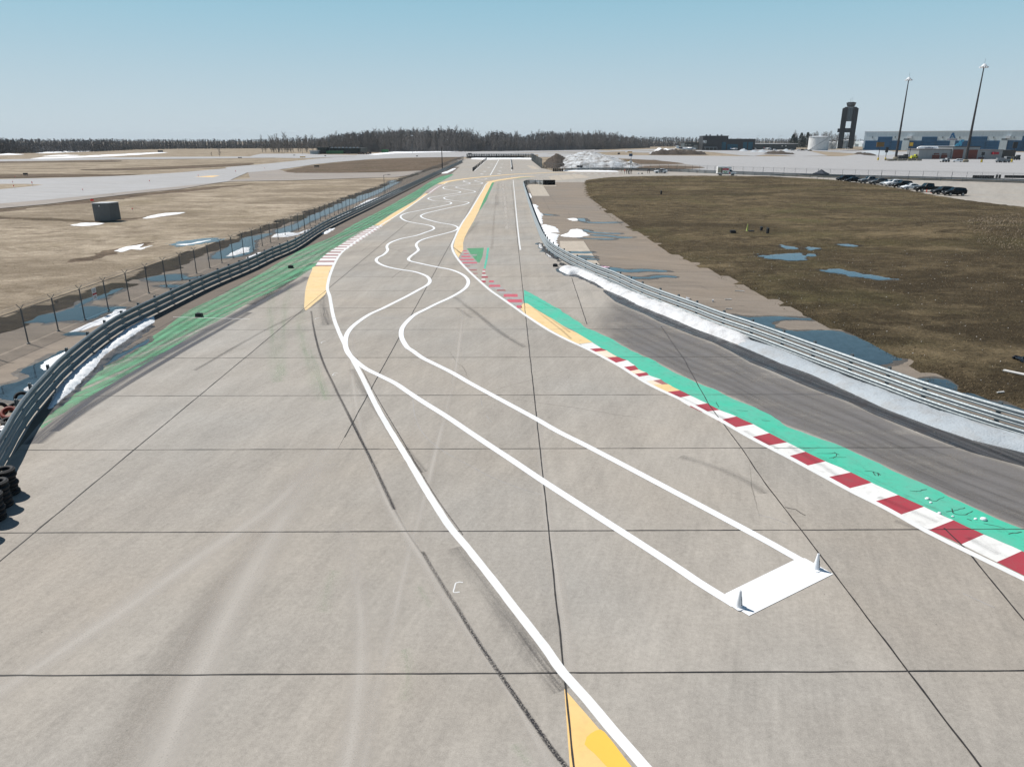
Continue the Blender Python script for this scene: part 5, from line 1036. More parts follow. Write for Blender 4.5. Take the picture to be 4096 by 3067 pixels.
# debris at the right edge
PL = plain('pale_wood', (.62, .60, .57), .7); a, b = P(*px('X6', [(2035, 485)])[0]), P(*px('X6', [(2290, 545)])[0])
bd = empty('plank', (a.x, a.y, inf_z(a.x, a.y)+.03), math.atan2((b-a).y, (b-a).x)); tag(bd, 'pale plank lying in the grass at the right picture edge', 'plank'); MB().loft([[(0,0,0),(0,.2,0),(0,.2,.05),(0,0,.05)],[(2,.02,.03),(2,.24,.05),(2,.24,.10),(2,.02,.08)],[((b-a).length,0,.02),((b-a).length,.2,.02),((b-a).length,.2,.07),((b-a).length,0,.07)]]).build('board', PL, bd)
a = P(*px('X6', [(2190, 400)])[0]); bd = empty('plastic_sheeting', (a.x, a.y, inf_z(a.x, a.y))); tag(bd, 'crumpled black plastic sheeting at the right picture edge', 'plastic sheet')
v, f = [], []
for j in range(9):
    for i in range(14): v.append((i*.13-.3, j*.11-.4, .05+.35*abs(mnoise.noise(Vector((i*.35, j*.4, 2.2))))*(1-abs(j-4)/6)+.12*mnoise.noise(Vector((i*1.3, j*1.1, 0)))))
for j in range(8):
    for i in range(13): f.append((j*14+i, j*14+i+1, j*14+i+15, j*14+i+14))
mesh('sheeting', v, f, plain('black_film', (.012, .012, .014), .25, spec=.6), bd)
for k, x, y, L, rz, l in (('X6', 2020, 655, .38, .2, 'pale stick in the grass near the right picture edge'), ('X5', 1970, 412, .5, .05, 'pale wood scrap on the service road, upper'), ('X5', 1978, 517, .45, -.1, 'pale wood scrap on the service road, lower'), ('X5', 2095, 320, .7, -.3, 'thin dark stick on the service road')):
    b = P(*px(k, [(x, y)])[0]); o = empty('wood_scrap', (b.x, b.y, .02+(inf_z(b.x, b.y) if k == 'X6' else 0)), rz); tag(o, l, 'wood scrap')
    MB().loft([[(-L/2,-.04,0),(-L/2,.04,0),(-L/2,.03,.04),(-L/2,-.04,.05)],[(L/2,-.03,0),(L/2,.04,0),(L/2,.04,.05),(L/2,-.03,.04)]]).build('piece', PL, o)
b = P(*px('X5', [(1800, 436)])[0], .01); o = empty('paper_cup', b); tag(o, 'white paper cup on the service road', 'cup'); MB().lathe([(.05,0),(.07,.16),(.075,.165),(.06,.16)], 10).build('cup', SIGNW, o)
b = P(*px('X5', [(565, 62)])[0], .02); o = empty('torn_banner', b, -.2); tag(o, 'crumpled white and pink banner behind the guardrail', 'banner')
v = []; f = []
for j in range(4):
    for i in range(10): v.append((i*.16-.7, j*.16, .06+.16*abs(mnoise.noise(Vector((i*.5, j*.6, 1))))))
for j in range(3):
    for i in range(9): f.append((j*10+i, j*10+i+1, j*10+i+11, j*10+i+10))
mesh('cloth', v, f, paint('pink_white_cloth', (.75, .72, .74), .0, c2=(.6, .25, .38), nscale=4), o)
b = P(*px('X5', [(1500, 410)])[0], .01); o = empty('litter', b); tag(o, 'white scrap just behind the right guardrail', 'litter'); mesh('scrap', [(0,0,0),(.4,0,.1),(.45,.25,.02),(.1,.3,.16)], [(0,1,2,3)], SIGNW, o)

# ================================================================== VEHICLES
GLASS = plain('car_glass', (.012, .03, .04), .08, spec=.35, vary=.1); RIM = plain('alloy', (.30, .31, .32), .35, .7); HEADL = plain('headlamp', (.75, .78, .80), .12, spec=.8); TAILL = plain('tail_lamp', (.30, .01, .015), .2, spec=.7)
def carpaint(name, c): return plain(name, c, .35, 0, .3, .03, coat=.18)
def car(name, loc, rz, kind, color, label, group='cars parked behind the infield', cat='car', lift=0.0):
    """front points to +x; origin at the middle of the car on the ground"""
    root = empty(name, loc, rz); tag(root, label, cat, group)
    # x, sill z, belt z, roof z, half width, half width of roof
    S = dict(
      sedan=(2.35, [(-2.35,.45,.80,.80,.70,.70),(-2.28,.30,.92,.95,.84,.74),(-1.75,.24,.98,1.02,.90,.72),(-1.25,.22,.98,1.22,.91,.64),(-.75,.22,.97,1.42,.92,.60),(0,.22,.95,1.46,.92,.61),(.45,.22,.94,1.38,.92,.62),(1.05,.22,.93,1.00,.92,.70),(1.5,.22,.86,.92,.91,.74),(2.1,.26,.74,.80,.86,.72),(2.35,.36,.60,.66,.70,.62)], 1.42, .33),
      suv=(2.3, [(-2.3,.50,.95,1.05,.74,.62),(-2.25,.36,1.08,1.30,.88,.66),(-2.0,.30,1.10,1.58,.92,.66),(-1.3,.28,1.08,1.68,.94,.68),(-.4,.28,1.06,1.70,.94,.68),(.3,.28,1.04,1.62,.94,.66),(.95,.28,1.03,1.12,.94,.74),(1.5,.28,.98,1.04,.93,.78),(2.1,.32,.86,.94,.88,.76),(2.3,.44,.70,.78,.74,.66)], 1.40, .37),
      van=(2.5, [(-2.5,.50,.98,1.2,.80,.70),(-2.45,.34,1.08,1.60,.94,.74),(-2.0,.28,1.08,1.74,.98,.76),(-.8,.26,1.06,1.76,.99,.76),(.3,.26,1.03,1.72,.99,.74),(.9,.26,1.02,1.45,.98,.74),(1.5,.26,1.00,1.06,.96,.78),(2.2,.30,.80,.88,.90,.74),(2.5,.44,.62,.70,.74,.64)], 1.55, .35),
      pickup=(2.9, [(-2.9,.60,1.05,1.08,.90,.88),(-2.85,.50,1.10,1.12,.97,.95),(-1.05,.45,1.12,1.14,.98,.96),(-.95,.42,1.16,1.86,.99,.72),(-.2,.42,1.16,1.92,.99,.74),(.6,.42,1.15,1.88,.99,.73),(1.15,.42,1.16,1.26,.99,.80),(1.8,.42,1.14,1.20,.98,.84),(2.7,.46,1.02,1.10,.95,.82),(2.9,.56,.86,.94,.84,.76)], 1.85, .41),
      fastback=(2.35, [(-2.35,.45,.92,.98,.74,.66),(-2.28,.30,1.02,1.12,.90,.72),(-1.7,.24,1.04,1.28,.95,.68),(-1.0,.22,1.02,1.50,.97,.64),(-.3,.22,1.0,1.58,.97,.66),(.3,.22,.98,1.50,.97,.66),(1.0,.22,.97,1.04,.96,.74),(1.5,.22,.92,.98,.95,.78),(2.1,.26,.80,.88,.90,.76),(2.35,.36,.66,.72,.74,.66)], 1.45, .36))[kind]
    L, st, wb, wr = S
    def zh(t): return t+lift
    rings = []
    for x, s, b, r, w_, wt in st:
        rings.append([(x,-w_*.86,s),(x,-w_,s+.16),(x,-w_*1.0,(s+b)/2+.05),(x,-w_*.955,b),(x,-wt,r-.04),(x,-wt*.86,r),(x,0,r+.012),(x,wt*.86,r),(x,wt,r-.04),(x,w_*.955,b),(x,w_*1.0,(s+b)/2+.05),(x,w_,s+.16),(x,w_*.86,s),(x,0,s-.02)])
    fix(MB().loft(rings).build('body', color, root, smooth=False))
    # windows: quads laid just proud of the cabin side between stations that have a cabin
    cab = [q for q in st if q[3]-q[2] > .20]
    if kind == 'pickup': cab = [q for q in st if -1.0 < q[0] < .7]
    for sd in (-1, 1):
        for a, b in zip(cab, cab[1:]):
            def sp(q, t): return Vector((q[0], sd*((q[4]*.955)*(1-t)+q[5]*t+.012), q[2]*(1-t)+(q[3]-.04)*t))
            def pt(q0, q1, u, t): return sp(q0, t).lerp(sp(q1, t), u)
            mesh('side_window', [pt(a,b,.05,.10), pt(a,b,.95,.10), pt(a,b,.95,.86), pt(a,b,.05,.86)], [(0,1,2,3)], GLASS, root)
    def endglass(q0, q1, nm):
        (x0,_,_,r0,_,w0), (x1,_,_,r1,_,w1) = q0, q1
        n = Vector((r0-r1, 0, x1-x0)).normalized(); n = n if n.z > 0 else -n
        p = [Vector((x0,-w0*.84,r0)),Vector((x0,w0*.84,r0)),Vector((x1,w1*.84,r1)),Vector((x1,-w1*.84,r1))]
        c = sum(p, Vector())/4; p = [c+(a-c)*.90+n*.02 for a in p]; mesh(nm, p, [(0,1,2,3)], GLASS, root)
    i = max(k for k, q in enumerate(st) if q[3]-q[2] > .20); endglass(st[i], st[i+1], 'windscreen')
    j = min(k for k, q in enumerate(st) if q[3]-q[2] > .20)
    if kind == 'pickup': j = 3
    endglass(st[j], st[max(j-1, 0)], 'rear_window')
    if kind == 'pickup': MB().box(-2.75,-1.1,-.82,.82,1.10,1.146).build('cargo_bed', BLACK, root)
    for sx in (-1, 1):
        for sy in (-1, 1):
            wh = empty('wheel', (sx*wb*.98, sy*(st[4][4]-.09), wr), 0, root); wh.rotation_euler = (math.pi/2, 0, 0)
            MB().lathe([(wr*.62,-.10),(wr*.94,-.11),(wr,-.07),(wr,.07),(wr*.94,.11),(wr*.62,.10)], 18).build('tyre', RUBBER, wh); MB().lathe([(wr*.60,-.112),(wr*.60,.112)], 10).build('rim', RIM, wh)
    for sy in (-1, 1):
        q = st[-2]; zc = q[2]-.02; xx = q[0]+.10
        fix(MB().loft([[(xx-.22,sy*q[4]*.93,zc-.09),(xx-.22,sy*q[4]*.99,zc+.05),(xx-.22,sy*q[4]*.80,zc+.07)],[(xx+.13,sy*q[4]*.62,zc-.14),(xx+.10,sy*q[4]*.80,zc-.02),(xx+.10,sy*q[4]*.58,zc-.02)]]).build('headlight', HEADL, root))
        q = st[1]; MB().box(q[0]-.06,q[0]+.03,min(sy*q[4]*.72,sy*q[4]*1.0),max(sy*q[4]*.72,sy*q[4]*1.0),q[2]-.16,q[2]-.02).build('tail_light', TAILL, root)
        q = st[len(st)//2+1]; MB().box(.62,.80,min(sy*.97,sy*1.14),max(sy*.97,sy*1.14),q[2]+.0,q[2]+.14).build('mirror', color, root)
    MB().box(L-.12,L+.012,-.52,.52,st[-1][1]+.02,st[-1][2]-.03).build('grille', BLACK, root)
    return root
CBLK = plain('black_car_paint', (.008, .009, .010), .45, 0, .15, .03); CGREY = carpaint('grey_car_paint', (.12, .13, .14)); CSIL = carpaint('silver_car_paint', (.30, .32, .33)); CWHT = carpaint('white_car_paint', (.75, .76, .77)); CDGR = plain('charcoal_car_paint', (.022, .025, .028), .45, 0, .15, .03); CBRZ = carpaint('warm_grey_car_paint', (.09, .085, .08))
RZ = math.pi+.06
for x, y, kind, m, l in ((97.6,212.2,'van',CBLK,'black minivan at the far left end of the parked row'), (97.4,206.8,'sedan',CBLK,'black low saloon second from the far end of the parked row'), (98.9,200.3,'pickup',CGREY,'grey pickup truck third from the far end of the parked row'), (98.6,195.0,'suv',CBRZ,'warm grey estate car next to the grey pickup'),
    (99.5,190.9,'sedan',CSIL,'silver saloon in the middle of the parked row'), (99.0,187.9,'suv',CWHT,'small white car tucked beside the black off-roader'), (98.4,182.6,'suv',CBLK,'tall black off-roader in the middle of the parked row'), (96.5,174.9,'sedan',CWHT,'white saloon with dark roof pillars between black off-roader and black pickup'), (96.4,167.8,'pickup',CBLK,'black pickup truck near the right end of the parked row'), (94.9,159.3,'suv',CDGR,'charcoal car second from the right end of the parked row'), (95.2,155.5,'suv',CBLK,'black car at the right end of the parked row')):
    car('parked_car', (x, y, 0), RZ+random.uniform(-.03, .03), kind, m, l)
for x, y, l in ((1497,400,'small orange cone in front of the black pickup'), (1572,412,'small orange cone beside the charcoal car')):
    b = P(*px('V1', [(x, y)])[0]); o = empty('traffic_cone', (b.x, b.y, inf_z(b.x, b.y) if b.x < 92 else 0)); tag(o, l, 'cone', 'orange cones by the parked cars'); OC = plain('orange_cone_plastic', (.75, .06, .015), .5)
    MB().lathe([(.16,.03),(.03,.62),(.02,.63)], 10).build('body', OC, o); MB().box(-.2,.2,-.2,.2,0,.03).build('base_plate', OC, o)
wc = P(*px('V2', [(1700, 828)])[0]); wcar = car('parked_car', wc, math.pi-.02, 'fastback', CWHT, 'white crossover car with open doors beside the filming crew', 'crew vehicles')
for sx, nm in ((.55, 'open_door'), (-.55, 'open_door')):
    d = empty(nm, (sx+.5, .98, 0), 0, wcar); d.rotation_euler = (0, 0, math.radians(62)); MB().box(-1.0,0,-.04,.04,.35,1.0).build('panel', CWHT, d); MB().loft([[(-.95,-.02,1.0),(0,-.02,1.0),(0,.02,1.0),(-.95,.02,1.0)],[(-.85,-.02,1.4),(-.4,-.02,1.4),(-.4,.02,1.4),(-.85,.02,1.4)]]).build('window', GLASS, d)

# box truck with printed sides
tb_ = P(*px('V3', [(1680, 1118)])[0]); tr = empty('box_truck', tb_, -.06); tag(tr, 'white rental box truck with red panel and green swirl on its side', 'truck')
TW_ = carpaint('truck_white', (.78, .78, .77)); TRED = plain('truck_red', (.55, .02, .03), .4); TGRN = plain('truck_green', (.12, .36, .10), .4); TDK = plain('truck_print_brown', (.16, .12, .10), .5); TOLV = plain('truck_print_olive', (.42, .40, .30), .5)
fix(MB().loft([[(-3.1,y,z) for y,z in ((-1.05,.62),(1.05,.62),(1.05,2.86),(.98,2.93),(-.98,2.93),(-1.05,2.86))],[(.55,y,z) for y,z in ((-1.05,.62),(1.05,.62),(1.05,2.86),(.98,2.93),(-.98,2.93),(-1.05,2.86))]]).build('cargo_box', TW_, tr))
fix(MB().loft([[(.551,y,z) for y,z in ((-1.02,2.0),(1.02,2.0),(1.02,2.86),(-1.02,2.86))],[(1.45,y,z) for y,z in ((-.9,2.25),(.9,2.25),(.85,2.78),(-.85,2.78))]]).build('overcab_box', TW_, tr))
cabr = [(.56,.45,1.15,1.95,.98,.80),(1.0,.42,1.15,2.0,.98,.80),(1.45,.42,1.15,1.96,.98,.78),(2.05,.42,1.17,1.25,.98,.84),(2.6,.42,1.08,1.15,.96,.82),(2.95,.46,.98,1.05,.93,.78),(3.1,.55,.80,.86,.84,.72)]
fix(MB().loft([[(x,-w_*.9,s),(x,-w_,s+.15),(x,-w_,b),(x,-wt,r-.04),(x,-wt*.85,r),(x,wt*.85,r),(x,wt,r-.04),(x,w_,b),(x,w_,s+.15),(x,w_*.9,s)] for x,s,b,r,w_,wt in cabr]).build('cab', TW_, tr))
mesh('windscreen', [(1.52,-.72,1.90),(1.52,.72,1.90),(2.03,.80,1.30),(2.03,-.80,1.30)], [(0,1,2,3)], GLASS, tr)
for sy in (-1, 1):
    mesh('side_window', [(.80,sy*.985,1.20),(1.75,sy*.985,1.22),(1.42,sy*.84,1.84),(.85,sy*.835,1.86)], [(0,1,2,3)], GLASS, tr)
    MB().box(1.65,1.75,min(sy*1.02,sy*1.25),max(sy*1.02,sy*1.25),1.25,1.6).build('mirror', BLACK, tr)
    MB().box(3.02,3.14,min(sy*.55,sy*.82),max(sy*.55,sy*.82),.82,1.0).build('headlight', HEADL, tr)
MB().box(3.05,3.125,-.5,.5,.62,1.0).build('grille', BLACK, tr); MB().box(-3.0,2.9,-.8,.8,.40,.60).build('chassis', BLACK, tr)
for x in (-1.9, 2.15):
    for sy in (-1, 1):
        wh = empty('wheel', (x, sy*.88, .38), 0, tr); wh.rotation_euler = (math.pi/2, 0, 0); MB().lathe([(.24,-.13),(.36,-.13),(.38,-.09),(.38,.09),(.36,.13),(.24,.13)], 16).build('tyre', RUBBER, wh); MB().lathe([(.23,-.135),(.23,.135)], 10).build('rim', RIM, wh)
def side(x0, x1, z0, z1, m, nm='print', y=-1.056): return mesh(nm, [(x0,y,z0),(x1,y,z0),(x1,y,z1),(x0,y,z1)], [(0,1,2,3)], m, tr)
side(-1.45, .50, 1.72, 2.30, TRED); side(-3.05, -1.9, .95, 2.55, TOLV); side(-2.0, -1.5, .80, 2.45, TDK, y=-1.058)
mesh('print', [(-.55+.62*math.cos(a*.4488),-1.057,1.18+.32*math.sin(a*.4488)) for a in range(14)], [tuple(range(14))], TGRN, tr); mesh('print', [(-.52+.36*math.cos(a*.4488),-1.06,1.22+.16*math.sin(a*.4488)) for a in range(14)], [tuple(range(14))], TW_, tr)
me, v = text_mesh('U-HAUL', .36, .006); v = np.c_[v[:,0]-1.25, np.full(len(v), -1.062), v[:,1]+2.42]; me.vertices.foreach_set('co', v.ravel()); me.materials.clear(); me.materials.append(SIGNK); link(bpy.data.objects.new('lettering', me), tr)
me, v = text_mesh('U-HAUL', .26, .004); v = np.c_[v[:,0]-.95, np.full(len(v), -1.066), v[:,1]+1.90]; me.vertices.foreach_set('co', v.ravel()); me.materials.clear(); me.materials.append(TW_); link(bpy.data.objects.new('lettering', me), tr)
mesh('print', [(.95+.34*math.cos(a*.6283),-.992,.80+.24*math.sin(a*.6283)) for a in range(10)], [tuple(range(10))], TRED, tr)

# canopy tent
cb = P(*px('V7', [(665, 300)])[0]); cy_ = empty('canopy_tent', cb, .75); tag(cy_, 'dark navy pop-up canopy tent beyond the infield', 'tent')
NAVY = plain('navy_fabric', (.020, .028, .042), .8); ht = height_at(cb, 678); he = height_at(cb, 694.5); s = 1.75
f = [(-s,-s),(s,-s),(s,s),(-s,s)]; v = []
for t, zz in ((1, he-.28), (1, he), (.5, he+(ht-he)*.42), (0.02, ht)): v += [(x*t, y*t, zz) for x, y in f]
mesh('roof_cloth', v, [(i*4+k, i*4+(k+1) % 4, (i+1)*4+(k+1) % 4, (i+1)*4+k) for i in range(3) for k in range(4)], NAVY, cy_)
for x, y in f: MB().tube([(x*.98,y*.98,0),(x*.98,y*.98,he)], .03, 6).build('leg', POST_STEEL, cy_)
tbl = empty('folding_table', P(*px('V7', [(545, 292)])[0])); tag(tbl, 'low white folding table under the canopy tent', 'table'); MB().box(-.9,.9,-.35,.35,.66,.70).build('table_top', SIGNW, tbl)
for x in (-.8, .8):
    for y in (-.3, .3): MB().tube([(x,y,0),(x,y,.66)], .02, 5).build('leg', POST_STEEL, tbl)

# ================================================================== PEOPLE
def clothes(name, top, legs, skin=(.42, .27, .2)):
    b = NB(name); tc = b.n('ShaderNodeTexCoord'); sp = b.n('ShaderNodeSeparateXYZ'); b.l(tc.outputs['Object'], sp.inputs[0])
    n = b.noise(6, 4); c = b.mix(b.math('GREATER_THAN', sp.outputs[2], .92), legs, top); c = b.mix(b.math('GREATER_THAN', sp.outputs[2], 1.50), c, skin); c = b.mix(b.math('LESS_THAN', sp.outputs[2], .09), c, (.02, .02, .02))
    b.set(c, .85, 0, .2); b.bump(n, .2, .01); return b.m
HAIR = plain('dark_hair', (.02, .015, .012), .7)
def person(loc, rz, top, legs, label, pose='stand', hat=None, mat=None):
    if pose == 'crouch':
        J = dict(pel=(0,0,.42),sp=(.06,0,.66),ch=(.16,0,.86),nk=(.22,0,1.00),hd=(.27,0,1.10),ht=(.29,0,1.22),sl=(.15,.19,.88),el=(.30,.24,.66),wl=(.48,.14,.58),hl=(.56,.10,.56),sr=(.15,-.19,.88),er=(.30,-.24,.66),wr=(.48,-.14,.58),hr=(.56,-.10,.56),kl=(.36,.14,.50),al=(.12,.13,.09),tl=(.32,.14,.04),kr=(.36,-.14,.50),ar=(.12,-.13,.09),tr=(.32,-.14,.04))
    else:
        bend = .0 if pose == 'stand' else .28
        J = dict(pel=(0,0,.96),sp=(.02+bend*.2,0,1.15),ch=(.03+bend*.5,0,1.34),nk=(.03+bend*.75,0,1.49),hd=(.05+bend*.9,0,1.60),ht=(.05+bend,0,1.73),sl=(.02+bend*.5,.20,1.40),el=(.03+bend*.6,.26,1.13),wl=(.14+bend,.22,.92),hl=(.19+bend,.20,.84),sr=(.02+bend*.5,-.20,1.40),er=(.03+bend*.6,-.26,1.13),wr=(.20+bend,-.18,.98),hr=(.26+bend,-.14,.94),kl=(.05,.12,.52),al=(-.02,.13,.09),tl=(.17,.15,.04),kr=(.0,-.13,.52),ar=(-.06,-.14,.09),tr=(.13,-.17,.04))
    R = dict(pel=.155,sp=.14,ch=.165,nk=.06,hd=.10,ht=.075,sl=.075,el=.05,wl=.038,hl=.042,sr=.075,er=.05,wr=.038,hr=.042,kl=.068,al=.05,tl=.04,kr=.068,ar=.05,tr=.04)
    E_ = [('pel','sp'),('sp','ch'),('ch','nk'),('nk','hd'),('hd','ht'),('ch','sl'),('sl','el'),('el','wl'),('wl','hl'),('ch','sr'),('sr','er'),('er','wr'),('wr','hr'),('pel','kl'),('kl','al'),('al','tl'),('pel','kr'),('kr','ar'),('ar','tr')]
    ks = list(J); me = bpy.data.meshes.new('person'); me.from_pydata([J[k] for k in ks], [(ks.index(a), ks.index(b)) for a, b in E_], [])
    o = bpy.data.objects.new('person', me); me.materials.append(mat or clothes('clothes', top, legs)); o.location = loc; o.rotation_euler = (0, 0, rz); link(o)
    md = o.modifiers.new('skin', 'SKIN'); sd = me.skin_vertices[0].data
    for i, k in enumerate(ks): sd[i].radius = (R[k], R[k]*(.82 if k in ('pel','sp','ch') else 1)); sd[i].use_root = k == 'pel'
    o.modifiers.new('smooth', 'SUBSURF').levels = 1; o.modifiers['smooth'].render_levels = 1
    hd = Vector(J['hd']).lerp(Vector(J['ht']), .6)
    MB().lathe([(.105,-.03),(.115,.03),(.10,.09),(.05,.125),(.01,.13)], 10).build('hat' if hat else 'hair', hat or HAIR, o, hd+Vector((-.015, 0, 0)))
    return tag(o, label, 'person', 'people by the far bend')
dk = (.018, .018, .022); g2 = lambda x, y: P(*px('V2', [(x, y)])[0])
person(g2(425,850), 0, (.62,.07,.02), dk, 'person in orange jacket and dark trousers standing by the tripod'); person(g2(500,846), 2.8, dk, dk, 'person in dark clothes standing right of the orange jacket')
person(g2(545,852), .4, (.05,.08,.075), (.05,.06,.06), 'person in dark green clothes crouching between the standing people', 'crouch'); person(g2(622,846), 2.9, dk, (.10,.10,.11), 'person in black jacket and grey trousers, left of a close pair', 'lean'); person(g2(672,850), 3.0, dk, (.16,.14,.12), 'person in black jacket and tan trousers, right of a close pair')
person(g2(1240,838), 0, dk, (.07,.06,.06), 'person in dark clothes, left of the two standing apart', 'lean'); person(g2(1300,840), .2, dk, (.10,.08,.07), 'person in dark clothes, right of the two standing apart')
person(g2(1535,806)+V3(0, 1.4), -.4, (.62,.60,.58), dk, 'person in pale top standing behind the white crossover bonnet'); person(g2(1645,828)+V3(0, -1.4), 1.6, (.16,.13,.11), (.05,.045,.04), 'person in brown jacket beside the open door of the white crossover'); person(g2(1712,832)+V3(0, -1.5), 1.5, dk, dk, 'person in black leaning at the rear door of the white crossover', 'lean')
tp = empty('camera_tripod', g2(310, 848)); tag(tp, 'camera on a tripod left of the orange jacket', 'tripod')
for a in (0.3, 2.4, 4.5): MB().tube([(.55*math.cos(a),.55*math.sin(a),0),(0,0,1.15)], .02, 5).build('leg', BLACK, tp)
MB().box(-.12,.14,-.09,.09,1.15,1.38).build('camera_body', BLACK, tp); MB().tube([(.14,0,1.27),(.34,0,1.27)], .06, 8).build('lens', BLACK, tp)
for x, m, l, s in ((915, SIGNW, 'white and black equipment bag on the ground between the groups', .5), (1045, BLACK, 'black bag on the ground near the two people standing apart', .42), (590, SIGNW, 'white bag at the feet of the close pair', .4)):
    o = empty('equipment_bag', g2(x, 850)); tag(o, l, 'bag'); fix(MB().loft([[(-s*.6,-.2,0),(s*.6,-.2,0),(s*.6,.2,0),(-s*.6,.2,0)],[(-s*.6,-.22,s*.5),(s*.6,-.22,s*.5),(s*.6,.22,s*.5),(-s*.6,.22,s*.5)],[(-s*.4,-.1,s*.85),(s*.4,-.1,s*.8),(s*.4,.1,s*.8),(-s*.4,.1,s*.85)]]).build('body', m, o)); MB().tube([(-.1,0,s*.8),(0,0,s*1.1),(.1,0,s*.8)], .015, 5).build('handle', BLACK, o)
# low red and white kerb of the far bend
for i in range(15):
    a, b = [P(2277+t*14.2, 696.4-.06*t) for t in (i, i+1)]; o = strip('kerb_block', [a+V3(0, .45), b+V3(0, .45)], [a-V3(0, .45), b-V3(0, .45)], .02, RED_OLD if i % 2 == 0 else KERB_WHITE, track)
# solar panel pole
sb = P(*px('V2', [(640, 690)])[0]); sp_ = empty('solar_sign_pole', sb); tag(sp_, 'white pole with solar panel and small white boxes in front of the snow hill', 'sign pole')
hp = height_at(sb, 614); MB().tube([(0,0,0),(0,0,hp)], .09, 8).build('pole', GALV_DARK, sp_); MB().box(-.5,.4,-.25,.15,hp*.38,hp*.55).build('control_box', SIGNW, sp_); MB().box(.0,.45,-.3,.05,hp*.40,hp*.52).build('meter_box', SIGNW, sp_)
MB().add([(-.95,-.6,hp*.84),(.35,-.6,hp*.84),(.45,.1,hp*.97),(-.85,.1,hp*.97)], [(0,1,2,3)]).build('solar_panel', plain('solar_cells', (.03, .05, .09), .2, spec=.8), sp_)
mesh('panel_frame', [(-1.02,-.62,hp*.825),(.42,-.62,hp*.825),(.52,.14,hp*.985),(-.92,.14,hp*.985),(-1.02,-.58,hp*.82),(.42,-.58,hp*.82),(.52,.18,hp*.98),(-.92,.18,hp*.98)], [(4,5,6,7),(0,4,7,3),(1,5,6,2)], GALV, sp_)
mesh('number_plate', [(-.45,-.3,hp*.56),(.05,-.3,hp*.56),(.05,-.3,hp*.66),(-.45,-.3,hp*.66)], [(0,1,2,3)], SIGNW, sp_); me, v = text_mesh('2', .9); v = np.c_[v[:,0]-.42, np.full(len(v), -.31), v[:,1]+hp*.57]; me.vertices.foreach_set('co', v.ravel()); me.materials.clear(); me.materials.append(SIGNK); link(bpy.data.objects.new('lettering', me), sp_)
YB = plain('yellow_post_paint', (.6, .42, .02), .5)
for x, y0, y1, l in ((548,430,490,'yellow guard post left of the solar pole'), (728,430,530,'yellow guard post right of the solar pole')):
    b = g2(x, y1); o = empty('guard_post', b); tag(o, l, 'post', 'yellow guard posts'); MB().lathe([(.22,0),(.22,1.3),(.12,1.42)], 8).build('body', YB, o); MB().lathe([(.225,.9),(.225,1.0)], 8).build('band', BLACK, o)
# black drums before the snow hill
for i, x in enumerate((312, 322, 336, 347)):
    b = P(*px('U2', [(x, 187)])[0]); o = empty('black_drum', b); tag(o, 'black drum in the row at the foot of the snow hill', 'drum', 'black drums'); MB().lathe([(.32,0),(.34,.1),(.32,.6),(.34,.65),(.32,1.3),(.25,1.36)], 10).build('body', BLACK, o); MB().lathe([(.345,1.0),(.345,1.1)], 10).build('band', GALV_DARK, o)

# ================================================================== AIRPORT
class Facade:
    def __init__(s, name, A, B, label, cat='building', group=None):
        s.A, s.B = A, B; s.L = (B-A).length; s.o = empty(name, A, math.atan2((B-A).y, (B-A).x)); tag(s.o, label, cat, group)
    def r(s, k, x0, y0, x1, y1):
        (a, b), (c, d) = px(k, [(x0, y0), (x1, y1)]); u0, z1 = on_plane(a, b, s.A, s.B); u1, z0 = on_plane(c, d, s.A, s.B); return u0, u1, max(z0, 0), z1
    def block(s, nm, u0, u1, z0, z1, y0, y1, m, par=None): return MB().box(u0,u1,y0,y1,z0,z1).build(nm, m, par or s.o)
    def slab(s, nm, k, rect, m, y0=-.25, y1=-.02, par=None):
        u0, u1, z0, z1 = s.r(k, *rect); return s.block(nm, u0, u1, z0, z1, y0, y1, m, par)
def cladding(name, c, period=1.2, amp=.06, rough=.5, vert=True, metal=.1):
    b = NB(name); tc = b.n('ShaderNodeTexCoord'); sp = b.n('ShaderNodeSeparateXYZ'); b.l(tc.outputs['Object'], sp.inputs[0])
    w_ = b.math('PINGPONG', b.math('DIVIDE', sp.outputs[0 if vert else 2], period), .5); ln = b.math('LESS_THAN', w_, .05); n = b.noise(.25, 5)
    col = b.mix(b.rng(n, .3, .7), tuple(x*.9 for x in c), c); col = b.mix(b.math('MULTIPLY', ln, .35), col, tuple(x*.55 for x in c)); b.set(col, rough, metal, .4); return b.m
HW = cladding('hangar_white_cladding', (.62, .68, .70), 3.0); HB = cladding('blue_door_cladding', (.006, .075, .17), 2.4, rough=.4, vert=False); DKB = cladding('dark_terminal_cladding', (.030, .029, .032), 2.0); TEALB = cladding('teal_door_cladding', (.005, .085, .13), 2.0); GREYB = cladding('grey_block_wall', (.30, .31, .315), 2.5); DRED = cladding('rust_red_door', (.16, .035, .02), 1.0, vert=False); ROOFW = plain('white_roof', (.70, .71, .72), .6)
hA = P(*px('Z5', [(780, 886)])[0]); hB = P(*px('Z5', [(2208, 897)])[0]); hB = hA+(hB-hA)*1.35
H = Facade('hangar', hA, hB, 'huge pale hangar with blue sliding doors and blue letter logo', 'hangar')
u0, u1, z0, z1 = H.r('Z5', 790, 728, 2208, 890); HZ = z1+.3
H.block('wall', 0, H.L, 0, HZ, 0, 70, HW); H.block('roof', -.4, H.L+.4, HZ, HZ+.7, -.4, 70.4, ROOFW)
